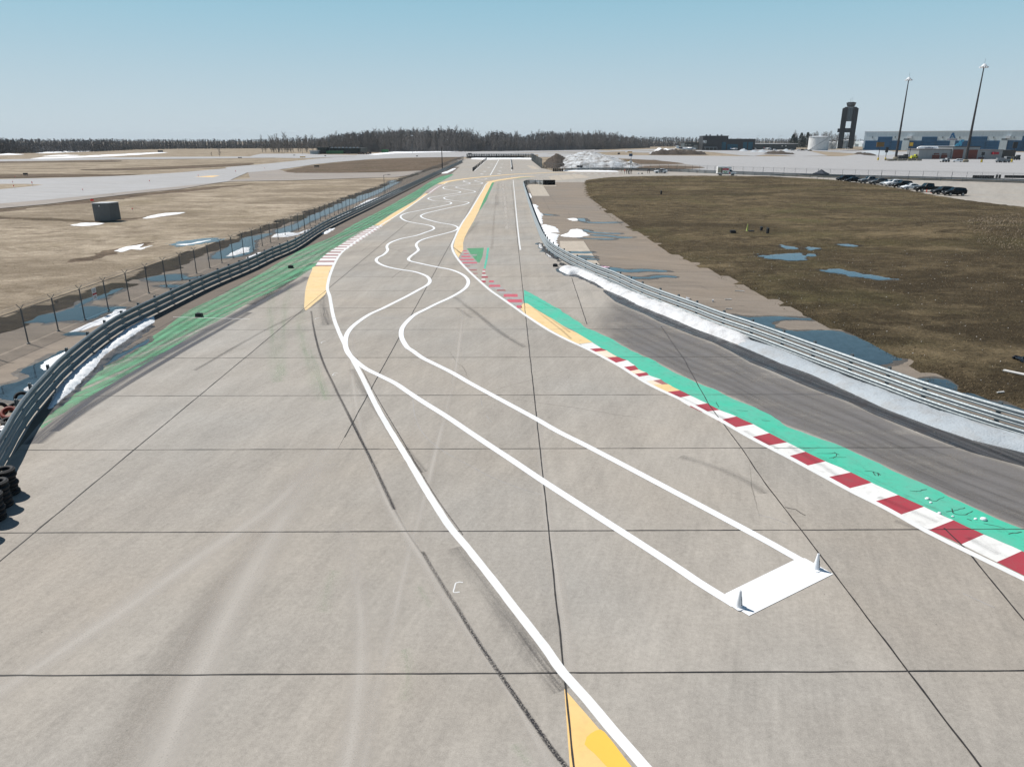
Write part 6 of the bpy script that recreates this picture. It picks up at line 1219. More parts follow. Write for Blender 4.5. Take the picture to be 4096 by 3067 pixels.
for (a, b, c, d) in ((808,802,920,886),(922,768,1028,886),(1029,802,1137,886),(1186,802,1308,888),(1310,768,1423,888),(1425,802,1540,889),(1602,802,1738,890),(1740,766,1863,890),(1865,802,1998,892),(2048,800,2196,894),(2198,760,2330,896)):
    dr = H.slab('door', 'Z5', (a, b, c, d), HB, -.5, -.02); uu0, uu1, zz0, zz1 = H.r('Z5', a, b, c, d)
    for z in np.linspace(zz0+1.5, zz1-1.0, 4): H.block('door_rail', uu0+.3, uu1-.3, float(z), float(z)+.16, -.62, -.51, plain('door_rail_blue', (.02, .13, .25), .4) if 'door_rail_blue' not in bpy.data.materials else bpy.data.materials['door_rail_blue'], dr)
for a, b in ((1139, 1184), (2000, 2046)):
    u0_, u1_, _, zt = H.r('Z5', a, 800, b, 890); H.block('pier', u0_, u1_, 0, zt, -2.5, -.02, HW); H.block('vent_unit', u0_+1, u1_-1, zt, zt+2.2, -2.2, -.02, GALV_DARK)
for x in (1200, 2070): u0_, u1_, zb, zt = H.r('Z5', x-18, 760, x+18, 782); H.block('vent_hood', u0_, u1_, zb, zt, -3.5, -.02, ROOFW)
for x in (870, 1070, 1490, 1640, 1940, 2120): u0_, u1_, zb, zt = H.r('Z5', x, 764, x+6, 782); H.block('wall_lamp', u0_, u0_+.5, zb, zt, -1.6, -.02, GALV_DARK)
H.slab('small_door', 'Z5', (788, 866, 797, 886), GALV_DARK, -.3)
LOGO = plain('logo_blue', (.005, .10, .25), .4); LOGOR = plain('logo_lettering', (.13, .03, .12), .4)
def facepoly(F, k, pts, m, nm, y=-.3):
    q = [on_plane(*p, F.A, F.B) for p in px(k, pts)]; n = len(q)
    return fix(MB().add([(u, y, z) for u, z in q]+[(u, y+.25, z) for u, z in q], [tuple(range(n)), tuple(range(2*n-1, n-1, -1))]+[(i, (i+1) % n, (i+1) % n+n, i+n) for i in range(n)]).build(nm, m, F.o))
facepoly(H, 'Z5', [(1576,732),(1590,732),(1604,780),(1588,780),(1576,752),(1564,780),(1549,780)], LOGO, 'logo_letter'); facepoly(H, 'Z5', [(1576,762),(1582,776),(1570,776)], LOGO, 'logo_triangle')
u0_, u1_, zb, zt = H.r('Z5', 1530, 785, 1620, 796); me, v = text_mesh('AVIANOR', 1.0, .02); x0, x1, y0, y1 = v[:,0].min(), v[:,0].max(), v[:,1].min(), v[:,1].max()
v = np.c_[u0_+(v[:,0]-x0)/(x1-x0)*(u1_-u0_), np.full(len(v), -.3), zb+(v[:,1]-y0)/(y1-y0)*(zt-zb)]; me.vertices.foreach_set('co', v.ravel()); me.materials.clear(); me.materials.append(LOGOR); link(bpy.data.objects.new('lettering', me), H.o)
# dark terminal
tA = P(*px('V3', [(1152, 563)])[0]); tB = P(*px('V4', [(583, 201)])[0]); T = Facade('terminal', tA, tB, 'black clad terminal with white FBO letters and teal doors')
u0, u1, _, z1 = T.r('V3', 1152, 252, 1578, 560); T.block('wall', 0, u1, 0, z1, 0, 40, DKB); u2, u3, _, z2 = T.r('V3', 1578, 250, 1712, 560); T.block('wall', u1, u3, 0, z2+.05, 1.5, 40, DKB)
_, _, _, z3 = T.r('V4', 316, 92, 583, 200); T.block('wall', u3, T.L, 0, z3, 1.2, 36, DKB)
T.block('roof', -.2, u3+.2, max(z1, z2)+.06, max(z1, z2)+.5, -.2, 40.2, BLACK); T.block('roof', u3+.21, T.L+.2, z3, z3+.4, 1.0, 36.2, BLACK)
for k, rc in (('V4', (262,120,300,199)), ('V4', (320,140,364,199)), ('V4', (367,140,417,199)), ('V4', (476,120,506,185)), ('V4', (526,120,561,199))): T.slab('door', k, rc, TEALB, 1.0 if rc[0] > 300 else 1.3, 1.19 if rc[0] > 300 else 1.49)
T.slab('canopy', 'V3', (1205,488,1475,502), GALV_DARK, -4, -.02)
for x in (1210, 1300, 1390, 1470): T.slab('canopy_post', 'V3', (x, 502, x+6, 560), GALV_DARK, -3.9, -3.6)
for x in (1245, 1325, 1490, 1580): u_, _, _, _ = T.r('V3', x, 240, x+4, 252); T.block('roof_unit', u_, u_+1.6, z1+.5, z1+2.0, 4, 6, GALV_DARK)
u0_, u1_, zb, zt = T.r('V3', 1176, 342, 1250, 400); me, v = text_mesh('FBO', 1.0, .03); x0, x1, y0, y1 = v[:,0].min(), v[:,0].max(), v[:,1].min(), v[:,1].max()
v = np.c_[u0_+(v[:,0]-x0)/(x1-x0)*(u1_-u0_), np.full(len(v), -.3), zb+(v[:,1]-y0)/(y1-y0)*(zt-zb)]; me.vertices.foreach_set('co', v.ravel()); me.materials.clear(); me.materials.append(plain('sign_letters_white', (.85, .85, .84), .5)); link(bpy.data.objects.new('lettering', me), T.o)
arc = [(1180+i*8.5, 405+14*math.sin(i/8*math.pi)) for i in range(9)]; arc2 = [(x, y+4) for x, y in arc[::-1]]; facepoly(T, 'V3', arc+arc2, plain('sign_arc', (.45, .43, .40), .5), 'logo_arc')
# low buildings
def low(nm, k, rect, m, roofm, depth, label, yb=None, doors=(), doorm=GALV_DARK, group=None, over=.4):
    a, b = P(*px(k, [(rect[0], rect[3])])[0]), P(*px(k, [(rect[2], rect[3] if yb is None else yb)])[0]); F_ = Facade(nm, a, b, label, group=group); _, _, _, z = F_.r(k, *rect)
    F_.block('wall', 0, F_.L, 0, z, 0, depth, m); F_.block('roof', -over, F_.L+over, z, z+.5, -over, depth+over, roofm)
    for d in doors: F_.slab('door' if d[3] > rect[3]-3 else 'window', k, d, doorm, -.2, -.02)
    return F_
low('office_building', 'V3', (758, 398, 1105, 552), cladding('grey_green_cladding', (.10, .12, .125), 2), BLACK, 20, 'low grey building left of the dark terminal', doors=((780,432,822,460),(850,432,905,460),(970,445,1050,480),(925,480,1055,552)), doorm=plain('pale_panel', (.35, .37, .37), .5))
low('warehouse', 'V4', (583, 138, 990, 192), cladding('dark_warehouse_cladding', (.055, .065, .07), 4), ROOFW, 60, 'long low dark warehouse with white roof left of the trees', doors=((848,152,858,162),(884,152,894,162)), doorm=SIGNW, over=1.2)
sb_ = low('service_building', 'V8', (365, 212, 660, 292), GREYB, plain('flat_roof', (.16, .15, .15), .9), 14, 'long grey service building with rust-red doors in front of the hangar', doors=((490,257,545,293),(567,257,612,286)), doorm=DRED)
a = sb_.o; _, _, _, zt = sb_.r('V8', 660, 190, 868, 300); ua, ub, _, _ = sb_.r('V8', 660, 190, 868, 300); sb_.block('wall', ua, ub, 0, zt, -1, 15, GREYB); sb_.block('roof', ua-.3, ub+.3, zt, zt+.4, -1.3, 15.3, BLACK)
uc, ud, _, zt2 = sb_.r('V8', 868, 217, 1075, 300); sb_.block('wall', ub, ud, 0, zt2, 0, 14, GREYB); sb_.block('roof', ub+.31, ud+.3, zt2, zt2+.4, -.3, 14.3, plain('flat_roof_b', (.16, .15, .15), .9)); ue, uf, _, zt3 = sb_.r('V8', 1075, 215, 1192, 300); sb_.block('wall', ud, uf, 0, zt3, .5, 14, plain('dark_end_wall', (.06, .055, .05), .8))
for rc in ((663,210,730,304),(793,212,852,304)): sb_.slab('door', 'V8', rc, DRED, -1.2, -1.02)
for rc in ((865,278,885,303),(890,278,925,303)): sb_.slab('door', 'V8', rc, DRED, -.2, -.02)
for rc in ((505,244,543,252),(572,246,608,253)): sb_.slab('door_hood', 'V8', rc, DRED, -.6, -.02)
sb_.slab('awning', 'V8', (996,232,1040,252), plain('red_awning', (.35, .02, .03), .6), -2, -.02)
# tanks
def tank(k, x0, x1, yt, yb, label, m, dome=False):
    b = P(*px(k, [((x0+x1)/2, yb)])[0]); r = (x1-x0)*ZOOM[k][2]/2*math.hypot(b.x, b.y)/FPX*.93; b = b+Vector((b.x, b.y, 0)).normalized()*r; h = height_at(b-Vector((b.x, b.y, 0)).normalized()*r, px(k, [(0, yt)])[0][1])
    o = empty('storage_tank', b); tag(o, label, 'tank', 'white storage tanks'); MB().lathe([(r,0),(r,h)], 40).build('shell', m, o, smooth=False); MB().lathe([(r*1.01,h),(r*1.01,h+.25),(r*.6,h+.7),(.3,h+1.0)], 40).build('roof', ROOFW, o)
    MB().tube([(r*math.cos(a)*1.02, r*math.sin(a)*1.02, h*(a+2.9)/2.0) for a in np.linspace(-2.9, -.9, 14)], .18, 4).build('stair', GALV_DARK, o)
    MB().lathe([(r*1.03,h*.97),(r*1.03,h*.985)], 40).build('rim_band', GALV_DARK, o)
TANKM = plain('tank_white', (.66, .65, .63), .6, vary=.14, scale=.35)
tank('U5', 552, 786, 216, 388, 'big weathered white storage tank', TANKM); tank('U5', 779, 836, 288, 370, 'left of the two small white tanks', TANKM); tank('U5', 844, 902, 288, 370, 'right of the two small white tanks', TANKM); tank('U5', 918, 1022, 264, 364, 'bluish white tank in front of the control tower', plain('tank_blue_white', (.62, .68, .72), .5)); tank('U5', 1022, 1092, 260, 364, 'tank at the right foot of the control tower', plain('tank_blue_white_b', (.55, .62, .67), .5))
qb = P(*px('U5', [(1092, 340)])[0]); qd = P(*px('U5', [(1236, 342)])[0]); Q = Facade('quonset_hut', qb, qd, 'white arched hut right of the tanks'); w_ = Q.L; hq = height_at(qb, px('U5', [(0, 270)])[0][1]); v = []; n = 14
for yy in (0, 30): v += [(w_*.5-w_*.5*math.cos(i/n*math.pi), yy, hq*math.sin(i/n*math.pi)**.8 if 0 < i < n else 0) for i in range(n+1)]
mesh('roof_shell', v, [(i, i+1, i+n+2, i+n+1) for i in range(n)], ROOFW, Q.o); mesh('end_wall', [(x, .15, z) for x, y, z in v[:n+1]], [tuple(range(n+1))], HW, Q.o); Q.block('door', w_*.35, w_*.65, 0, hq*.5, -.1, .1, GALV_DARK)
# control tower
cA = P(*px('Z5', [(556, 872)])[0]); cA.z = 0; dirr = Vector((cA.y, -cA.x, 0)).normalized(); dT = math.hypot(cA.x, cA.y); sc = dT*1.0/FPX/.95
tw_ = Facade('control_tower', cA, cA+dirr*30, 'dark concrete control tower with two tall legs and glazed cab', 'tower')
def zt_(y): return height_at(cA, 200+.4529*y)
wl = lambda p: p*.4529*sc
CONT = cladding('dark_tower_concrete', (.020, .022, .024), 3.0, rough=.8); TGL = plain('tower_glazing', (.012, .030, .040), .12, spec=.7); Wd = wl(106); lg = wl(36); dp = 9
zs0, zs1 = zt_(505), zt_(520)
for x0, x1, sg_ in ((0, lg, 1), (Wd-lg, Wd, -1)):
    pr = [(x0,0),(x1,0),(x1,zs0),(x0+(lg*.5 if sg_ > 0 else 0),zs0),(x0,zs1)] if sg_ > 0 else [(x0,0),(x1,0),(x1,zs1),(x1-lg*.5,zs0),(x0,zs0)]
    fix(MB().prism(pr, 0, dp).build('leg', CONT, tw_.o))
tw_.block('glazed_shaft', lg, Wd-lg, zt_(632), zt_(508), 1.0, dp-1, TGL); tw_.block('cross_beam', lg, Wd-lg, zt_(730), zt_(692), .5, dp-.5, CONT); tw_.block('side_balcony', -wl(14), 0, zt_(728), zt_(695), 2, dp-2, CONT)
ctr = (Wd*.5, dp*.5); zc0, zc1 = zt_(503), zt_(466); rc = wl(28)
MB().lathe([(rc*.85,zs0),(rc*.85,zc0+(zc1-zc0)*.15),(rc*1.0,zc0+(zc1-zc0)*.3)], 8, (*ctr, 0)).build('cab_base', CONT, tw_.o); MB().lathe([(rc*.98,zc0+(zc1-zc0)*.3),(rc*1.1,zc0+(zc1-zc0)*.78)], 8, (*ctr, 0)).build('cab_glass', TGL, tw_.o); MB().lathe([(rc*1.14,zc0+(zc1-zc0)*.78),(rc*1.14,zc1),(rc*.6,zc1+.6)], 8, (*ctr, 0)).build('cab_roof', CONT, tw_.o)
for dx, hh in ((-1.5, zt_(425)), (.5, zt_(415)), (3, zt_(455)), (-4, zt_(455))): MB().tube([(ctr[0]+dx,ctr[1],zc1),(ctr[0]+dx,ctr[1],hh)], .10, 4).build('antenna', POST_STEEL, tw_.o)
# light masts
MASTM = plain('mast_rust_brown', (.035, .03, .03), .7)
for bx, by, ty, l in ((3582, 637, 316, 'left of the two very tall light masts on the apron'), (3861, 649, 264, 'right of the two very tall light masts on the apron')):
    b = P(bx, by); h = height_at(b, ty); o = empty('light_mast', b); tag(o, l, 'light mast', 'tall light masts'); MB().tube([(0,0,0),(0,0,h*.5),(0,0,h)], [.78, .5, .25], 10).build('pole', MASTM, o); MB().lathe([(1.5,0),(1.5,1.0),(1.0,1.3)], 10).build('foot', plain('mast_foot', (.25, .22, .16), .9), o)
    MB().lathe([(1.1,h-.5),(1.4,h-.4),(1.4,h-.1),(.5,h+.9),(.3,h+1.0)], 12).build('head_ring', ROOFW, o); MB().tube([(0,0,h+.8),(0,0,h+3.4)], .06, 4).build('spike', POST_STEEL, o)
    for k in range(10):
        a = k*.6283; MB().box(1.7*math.cos(a)-.32,1.7*math.cos(a)+.32,1.7*math.sin(a)-.32,1.7*math.sin(a)+.32,h-1.0,h-.35).build('floodlight', ROOFW, o)
# apron signs and posts
def apron_post(x, yt, yb, label, head=None, fm=YB, k='V8'):
    b = P(*px(k, [(x, yb)])[0]); h = height_at(b, px(k, [(0, yt)])[0][1]); o = empty('apron_sign', b); tag(o, label, 'sign post', 'apron sign posts'); MB().tube([(0,0,0),(0,0,h)], .16, 6).build('pole', MASTM, o); MB().lathe([(.5,0),(.5,1.3),(.3,1.5)], 8).build('foot', fm, o)
    if head: MB().box(-head[0]/2,head[0]/2,-.2,.2,h-head[1],h).build('sign_box', head[2], o); MB().box(-head[0]/2+.2,head[0]/2-.2,-.23,-.21,h-head[1]+.2,h-.2).build('sign_face', head[3], o)
SGD = plain('sign_amber_dark', (.16, .09, .02), .5); SGY = plain('sign_amber', (.75, .45, .04), .4)
apron_post(25, 148, 302, 'tall apron sign with dark amber box at the far left', (4.4, 2.6, SGD, SGD)); apron_post(87, 190, 302, 'short dark apron post second from the left', (1.6, 3.0, BLACK, BLACK)); apron_post(288, 148, 292, 'apron sign with bright amber box behind the left mast', (2.4, 2.4, SGD, SGY)); apron_post(908, 232, 320, 'short apron lamp before the grey service building', (1.6, 1.6, BLACK, BLACK)); apron_post(1165, 145, 318, 'dark apron post at the right end of the service building', (2.4, 3.2, BLACK, BLACK))
# airliner
pA = P(*px('V8', [(350, 236)])[0]); pB = P(*px('V8', [(735, 236)])[0]); AL = Facade('airliner', pA, pB, 'white airliner with blue patterned tail parked behind the service building', 'aircraft'); Lf = AL.L
zc = height_at(pA, px('V8', [(0, 197)])[0][1]); R0 = Lf*.040; PW = plain('aircraft_white', (.78, .79, .80), .3, spec=.6)
def body(Lf, R, zc, m, parent, n=16, nose=.09, tail=.30):
    rings = []
    for t in (0, .01, .03, .06, nose, .2, .5, 1-tail, 1-tail*.6, 1-tail*.25, 1):
        if t < nose: r = R*math.sqrt(max(t/nose, .001)*(2-t/nose)); dz = -R*.25*(1-t/nose)
        elif t > 1-tail: q = (t-1+tail)/tail; r = R*(1-.85*q**1.4); dz = R*.65*q
        else: r = R; dz = 0
        rings.append([(t*Lf, r*math.cos(a*2*math.pi/n), zc+dz+r*math.sin(a*2*math.pi/n)) for a in range(n)])
    return fix(MB().loft(rings).build('fuselage', m, parent, smooth=True))
body(Lf*.97, R0, zc, PW, AL.o)
def wing(pts, th, m, nm, par): 
    n = len(pts); return fix(MB().add([(x,y,z) for x,y,z in pts]+[(x,y,z+th) for x,y,z in pts], [tuple(range(n)), tuple(range(2*n-1,n-1,-1))]+[(i,(i+1) % n,(i+1) % n+n,i+n) for i in range(n)]).build(nm, m, par))
for s in (-1, 1):
    wing([(Lf*.36,s*R0*.8,zc-R0*.6),(Lf*.52,s*R0*.8,zc-R0*.6),(Lf*.62,s*Lf*.42,zc+.8),(Lf*.58,s*Lf*.42,zc+.8)], .35, PW, 'wing', AL.o); wing([(Lf*.88,s*R0*.3,zc+R0*.5),(Lf*.96,s*R0*.3,zc+R0*.5),(Lf*1.0,s*Lf*.15,zc+R0*.7),(Lf*.96,s*Lf*.15,zc+R0*.7)], .2, PW, 'tailplane', AL.o)
    e_ = empty('engine', (Lf*.36, s*Lf*.14, zc-R0*1.3), 0, AL.o); e_.rotation_euler = (0, math.pi/2, 0); MB().lathe([(1.0,0),(1.2,.6),(1.15,2.6),(.7,4.2)], 12).build('nacelle', plain('engine_blue', (.02, .08, .2), .3), e_)
for x, y in ((.08, 0), (.5, 2.2), (.5, -2.2)): MB().tube([(Lf*x,y,.6),(Lf*x,y,zc-R0*.6)], .2, 6).build('gear_leg', GALV_DARK, AL.o); q = empty('gear_wheel', (Lf*x, y, .6), 0, AL.o); q.rotation_euler = (math.pi/2, 0, 0); MB().lathe([(.6,-.35),(.6,.35)], 12).build('tyre', RUBBER, q)
def tailmat():
    b = NB('blue_pattern_tail'); v = b.voro(.55, b.pos((1, 1, .6), .5)); b.set(b.mix(b.rng(v, .35, .45), (.004, .09, .24), (.03, .30, .46)), .35, 0, .5); return b.m
TM = tailmat(); zfin = height_at(pB, px('V8', [(0, 126)])[0][1])
fin = [(Lf*.82, zc+R0*.9), (Lf*.97, zc+R0*1.0), (Lf*1.02, zfin), (Lf*.955, zfin)]; fix(MB().prism(fin, -.2, .2).build('tail_fin', TM, AL.o))
for i in range(18): MB().box(Lf*(.14+.038*i),Lf*(.14+.038*i)+.35,-R0*1.0-.02,-R0*.9,zc+R0*.22,zc+R0*.22+.5).build('window', GLASS, AL.o)
MB().box(Lf*.018,Lf*.04,-R0*.62,R0*.62,zc+R0*.12,zc+R0*.38).build('cockpit_window', GLASS, AL.o)
me, v = text_mesh('jetBlue', 2.9, .03); v = np.c_[v[:,0]+Lf*.16, np.full(len(v), -R0-.05), v[:,1]+zc-.9]; me.vertices.foreach_set('co', v.ravel()); me.materials.clear(); me.materials.append(plain('livery_lettering', (.02, .03, .08), .4)); link(bpy.data.objects.new('lettering', me), AL.o)
# business jet
jA = P(*px('V3', [(530, 578)])[0]); jB = P(*px('V3', [(1015, 578)])[0]); BJ = Facade('business_jet', jB, jA, 'white business jet with dark T-tail parked left of the terminal', 'aircraft'); Lj = BJ.L
BJ.o.rotation_euler = (0, 0, math.atan2((jA-jB).y, (jA-jB).x)); zj = height_at(jB, px('V3', [(0, 522)])[0][1]); Rj = Lj*.058; body(Lj*.97, Rj, zj, PW, BJ.o, 14, .22, .36)
for s in (-1, 1):
    wing([(Lj*.42,s*Rj*.6,zj-Rj*.7),(Lj*.60,s*Rj*.6,zj-Rj*.7),(Lj*.72,s*Lj*.46,zj-Rj*.2),(Lj*.67,s*Lj*.46,zj-Rj*.2)], .25, PW, 'wing', BJ.o)
    e_ = empty('engine', (Lj*.64, s*Rj*1.55, zj+Rj*.5), 0, BJ.o); e_.rotation_euler = (0, math.pi/2, 0); MB().lathe([(.6,0),(.8,.5),(.78,2.8),(.45,4.0)], 12).build('nacelle', plain('jet_engine_dark', (.04, .045, .06), .35), e_)
JD = plain('jet_tail_dark', (.03, .02, .025), .4); zjt = height_at(jA, px('V3', [(0, 408)])[0][1]); fix(MB().prism([(Lj*.74,zj+Rj*.8),(Lj*.90,zj+Rj*.9),(Lj*.99,zjt),(Lj*.93,zjt)], -.15, .15).build('tail_fin', PW, BJ.o)); fix(MB().prism([(Lj*.845,zj+(zjt-zj)*.62),(Lj*.945,zj+(zjt-zj)*.62),(Lj*.992,zjt+.02),(Lj*.925,zjt+.02)], -.2, .2).build('tail_cap', JD, BJ.o))
wing([(Lj*.92,-Lj*.17,zjt),(Lj*.90,0,zjt+.1),(Lj*.92,Lj*.17,zjt),(Lj*1.02,Lj*.17,zjt),(Lj*1.0,0,zjt+.1),(Lj*1.02,-Lj*.17,zjt)], .2, PW, 'tailplane', BJ.o)
for i in range(7):
    for s in (-1, 1): MB().box(Lj*(.24+.045*i),Lj*(.24+.045*i)+.55,min(s*Rj*.93,s*(Rj+.04)),max(s*Rj*.93,s*(Rj+.04)),zj+Rj*.12,zj+Rj*.12+.5).build('window', GLASS, BJ.o)
MB().box(Lj*.075,Lj*.12,-Rj*.55,Rj*.55,zj+Rj*.28,zj+Rj*.52).build('cockpit_window', GLASS, BJ.o)
for x, y in ((.10, 0), (.52, 1.6), (.52, -1.6)): MB().tube([(Lj*x,y,.45),(Lj*x,y,zj-Rj*.5)], .15, 6).build('gear_leg', GALV_DARK, BJ.o); q = empty('gear_wheel', (Lj*x, y, .45), 0, BJ.o); q.rotation_euler = (math.pi/2, 0, 0); MB().lathe([(.45,-.3),(.45,.3)], 12).build('tyre', RUBBER, q)
# light aircraft
def light_plane(k, x0, x1, yb, label, tipm):
    a, b = [P(*q) for q in px(k, [(x0, yb), (x1, yb)])]; F_ = Facade('light_aircraft', b, a, label, 'aircraft', 'small aircraft on the apron'); F_.o.rotation_euler = (0, 0, math.atan2((a-b).y, (a-b).x)); s = F_.L/10.0
    r = F_.o; body(8.2*s, .75*s, 1.5*s, PW, r, 10, .25, .55); wing([(2.0*s,-5.4*s,2.25*s),(3.5*s,-5.4*s,2.25*s),(3.5*s,5.4*s,2.25*s),(2.0*s,5.4*s,2.25*s)], .22*s, PW, 'wing', r); wing([(7.3*s,-1.8*s,1.8*s),(8.2*s,-1.8*s,1.8*s),(8.2*s,1.8*s,1.8*s),(7.3*s,1.8*s,1.8*s)], .12*s, PW, 'tailplane', r)
    fix(MB().prism([(6.9*s,1.8*s),(8.2*s,1.9*s),(8.5*s,3.3*s),(7.9*s,3.3*s)], -.08, .08).build('tail_fin', tipm, r)); MB().box(1.6*s,2.9*s,-.72*s,.72*s,1.75*s,2.2*s).build('cabin_window', GLASS, r)
    for x, y in ((.9, 0), (3.0, 1.2), (3.0, -1.2)): MB().tube([(x*s,y*s,.3*s),(x*s,y*s*.4,1.1*s)], .08*s, 5).build('gear_leg', GALV_DARK, r); q = empty('gear_wheel', (x*s, y*s, .28*s), 0, r); q.rotation_euler = (math.pi/2, 0, 0); MB().lathe([(.28*s,-.12*s),(.28*s,.12*s)], 10).build('tyre', RUBBER, q)
light_plane('V3', 1738, 1938, 566, 'small high-wing aircraft with blue trim before the teal doors', plain('plane_blue', (.02, .15, .45), .4)); light_plane('V4', 522, 600, 197, 'small white aircraft at the right end of the terminal', plain('plane_blue_b', (.02, .15, .45), .4)); light_plane('V4', 655, 745, 199, 'small white aircraft among the snow piles', plain('plane_red', (.4, .03, .03), .4))
# cars and machines far away
for k, x, y, kind, m, rz, l in (('V3', 2085, 578, 'van', CWHT, .3, 'white van by the tall snow pile at the terminal'), ('U5', 570, 396, 'sedan', CDGR, 0, 'dark car at the foot of the big white tank'), ('U5', 130, 390, 'suv', CWHT, .2, 'white car left of the snow pile by the tanks'), ('U5', 350, 390, 'suv', CSIL, .1, 'silver car below the evergreen trees'), ('U5', 430, 392, 'sedan', CWHT, 0, 'white car below the trees left of the tank'), ('U5', 480, 392, 'suv', CBLK, 0, 'black car left of the big white tank'), ('U5', 525, 390, 'sedan', CSIL, 0, 'silver car next to the black car by the tank'), ('U5', 1050, 372, 'pickup', CWHT, 0, 'white pickup at the foot of the right tank'), ('V8', 702, 318, 'van', CWHT, math.pi-.5, 'white van before the rust-red doors'), ('U5', 85, 388, 'sedan', CGREY, 0, 'grey car left of the parked white car')):
    car('airport_car', P(*px(k, [(x, y)])[0]), rz, kind, m, l, 'cars and vans on the airport side')
def machine(k, x0, x1, yt, yb, m, label, nm='ground_equipment', cat='equipment'):
    a, b = [P(*q) for q in px(k, [(x0, yb), (x1, yb)])]; F_ = Facade(nm, a, b, label, cat); z = height_at(a, px(k, [(0, yt)])[0][1]); L = F_.L
    F_.block('chassis', 0, L, .5, z*.35, 0, 2.4, m); F_.block('cab', L*.62, L*.96, z*.35, z, .2, 2.2, m); F_.block('cab_window', L*.66, L*.92, z*.6, z*.9, .12, .19, GLASS); F_.block('load', L*.05, L*.56, z*.35, z*.75, .15, 2.25, m)
    for t in (.15, .5, .85):
        for yy in (.1, 2.3): q = empty('wheel', (L*t, yy, .5), 0, F_.o); q.rotation_euler = (math.pi/2, 0, 0); MB().lathe([(.5,-.2),(.5,.2)], 10).build('tyre', RUBBER, q)
machine('V8', 312, 360, 252, 292, plain('machine_yellow', (.55, .55, .03), .5), 'bright yellow truck left of the grey service building', 'yellow_truck', 'truck'); machine('V8', 570, 640, 284, 318, plain('machine_grey', (.42, .44, .45), .5), 'pale grey ground support machine before the red doors'); machine('V8', 1045, 1160, 270, 322, plain('machine_steel', (.25, .26, .27), .5), 'grey flatbed machine at the right end of the service building'); machine('V8', 198, 285, 250, 292, plain('machine_dark', (.05, .05, .05), .6), 'dark generator unit left of the yellow truck'); machine('V8', 1180, 1240, 257, 300, plain('machine_dark_b', (.04, .045, .045), .6), 'dark container right of the service building')
machine('V5', 475, 520, 150, 166, plain('machine_rust', (.10, .05, .04), .7), 'rust brown loader by the green hangar', 'loader', 'loader'); machine('V5', 530, 568, 152, 166, plain('machine_rust_b', (.12, .05, .04), .7), 'second rust brown loader by the green hangar', 'loader', 'loader'); machine('V5', 392, 425, 150, 164, plain('machine_rust_c', (.05, .04, .04), .7), 'dark loader right of the green container', 'loader', 'loader')
BARR = plain('barrier_concrete', (.25, .22, .17), .9)
for i in range(18):
    b = P(*px('V8', [(100+i*16.2, 304+(i*7 % 5)-i*.1)])[0]); o = empty('concrete_barrier', b, random.uniform(-.3, .3)); tag(o, 'low concrete barrier in the row at the foot of the left light mast', 'barrier', 'concrete barriers on the apron'); fix(MB().prism([(-1.4,0),(1.4,0),(1.25,.9),(-1.25,.9)], -.3, .3).build('body', BARR, o)); MB().tube([(-.4,0,.88),(-.4,0,1.05),(.4,0,1.05),(.4,0,.88)], .05, 4).build('lifting_eye', GALV_DARK, o)
# left distance: green hangar, container, shed
GB = cladding('dark_green_cladding', (.012, .022, .018), 3.0); gF = low('green_hangar', 'V5', (262, 127, 496, 162), GB, plain('dark_roof', (.05, .055, .055), .8), 30, 'long dark green hangar before the bare woods'); low('green_annex', 'V5', (206, 122, 262, 163), GB, plain('dark_roof_b', (.05, .055, .055), .8), 14, 'taller dark green annex left of the green hangar')
for i in range(8): u_, _, _, zz = gF.r('V5', 285+i*25, 121, 290+i*25, 127); gF.block('roof_vent', u_, u_+1.4, zz-1.2, zz+.4, 5, 6.5, ROOFW)
GC = plain('container_green', (.03, .16, .06), .5); low('green_container', 'V5', (264, 146, 376, 163), GC, GC, 3, 'long green container before the green hangar', over=.1); low('green_container', 'V5', (638, 138, 683, 155), GC, GC, 3, 'green container standing alone right of the hangar', over=.1); low('field_shed', 'V5', (154, 144, 206, 164), plain('shed_pale', (.38, .42, .44), .6), plain('shed_roof', (.42, .45, .47), .5), 6, 'small pale shed left of the green hangar', over=.6)
def mast(k, x, yt, yb, label, w_=.15):
    b = P(*px(k, [(x, yb)])[0]); h = height_at(b, px(k, [(0, yt)])[0][1]); o = empty('lamp_mast', b); tag(o, label, 'lamp mast', 'distant lamp masts'); MB().tube([(0,0,0),(0,0,h)], [w_, w_*.6], 5).build('pole', POST_STEEL, o); MB().box(-1.0,1.0,-.25,.25,h-.2,h+.5).build('lamp_head', ROOFW, o)
mast('V5', 102, 52, 162, 'lamp mast left of the green hangar'); mast('V5', 288, 44, 162, 'lamp mast above the green hangar', .2); mast('V5', 849, 40, 156, 'thin mast before the bare woods', .12)
def arm_lamp(k, x, yt, yb, label, a): 
    b = P(*px(k, [(x, yb)])[0]); h = height_at(b, px(k, [(0, yt)])[0][1]); o = empty('street_lamp', b); tag(o, label, 'street lamp', 'street lamps by the tanks'); MB().tube([(0,0,0),(0,0,h*.92),(a*.4,0,h),(a,0,h)], .14, 5).build('pole', GALV, o); MB().box(min(a,a*1.6),max(a,a*1.6),-.2,.2,h-.1,h+.15).build('lamp_head', ROOFW, o)
arm_lamp('U5', 421, 208, 372, 'curved street lamp left of the big tank', 3); arm_lamp('U5', 160, 205, 365, 'curved street lamp before the white-roofed warehouse', 3.5); arm_lamp('V4', 592, 60, 190, 'curved street lamp right of the terminal', 3)

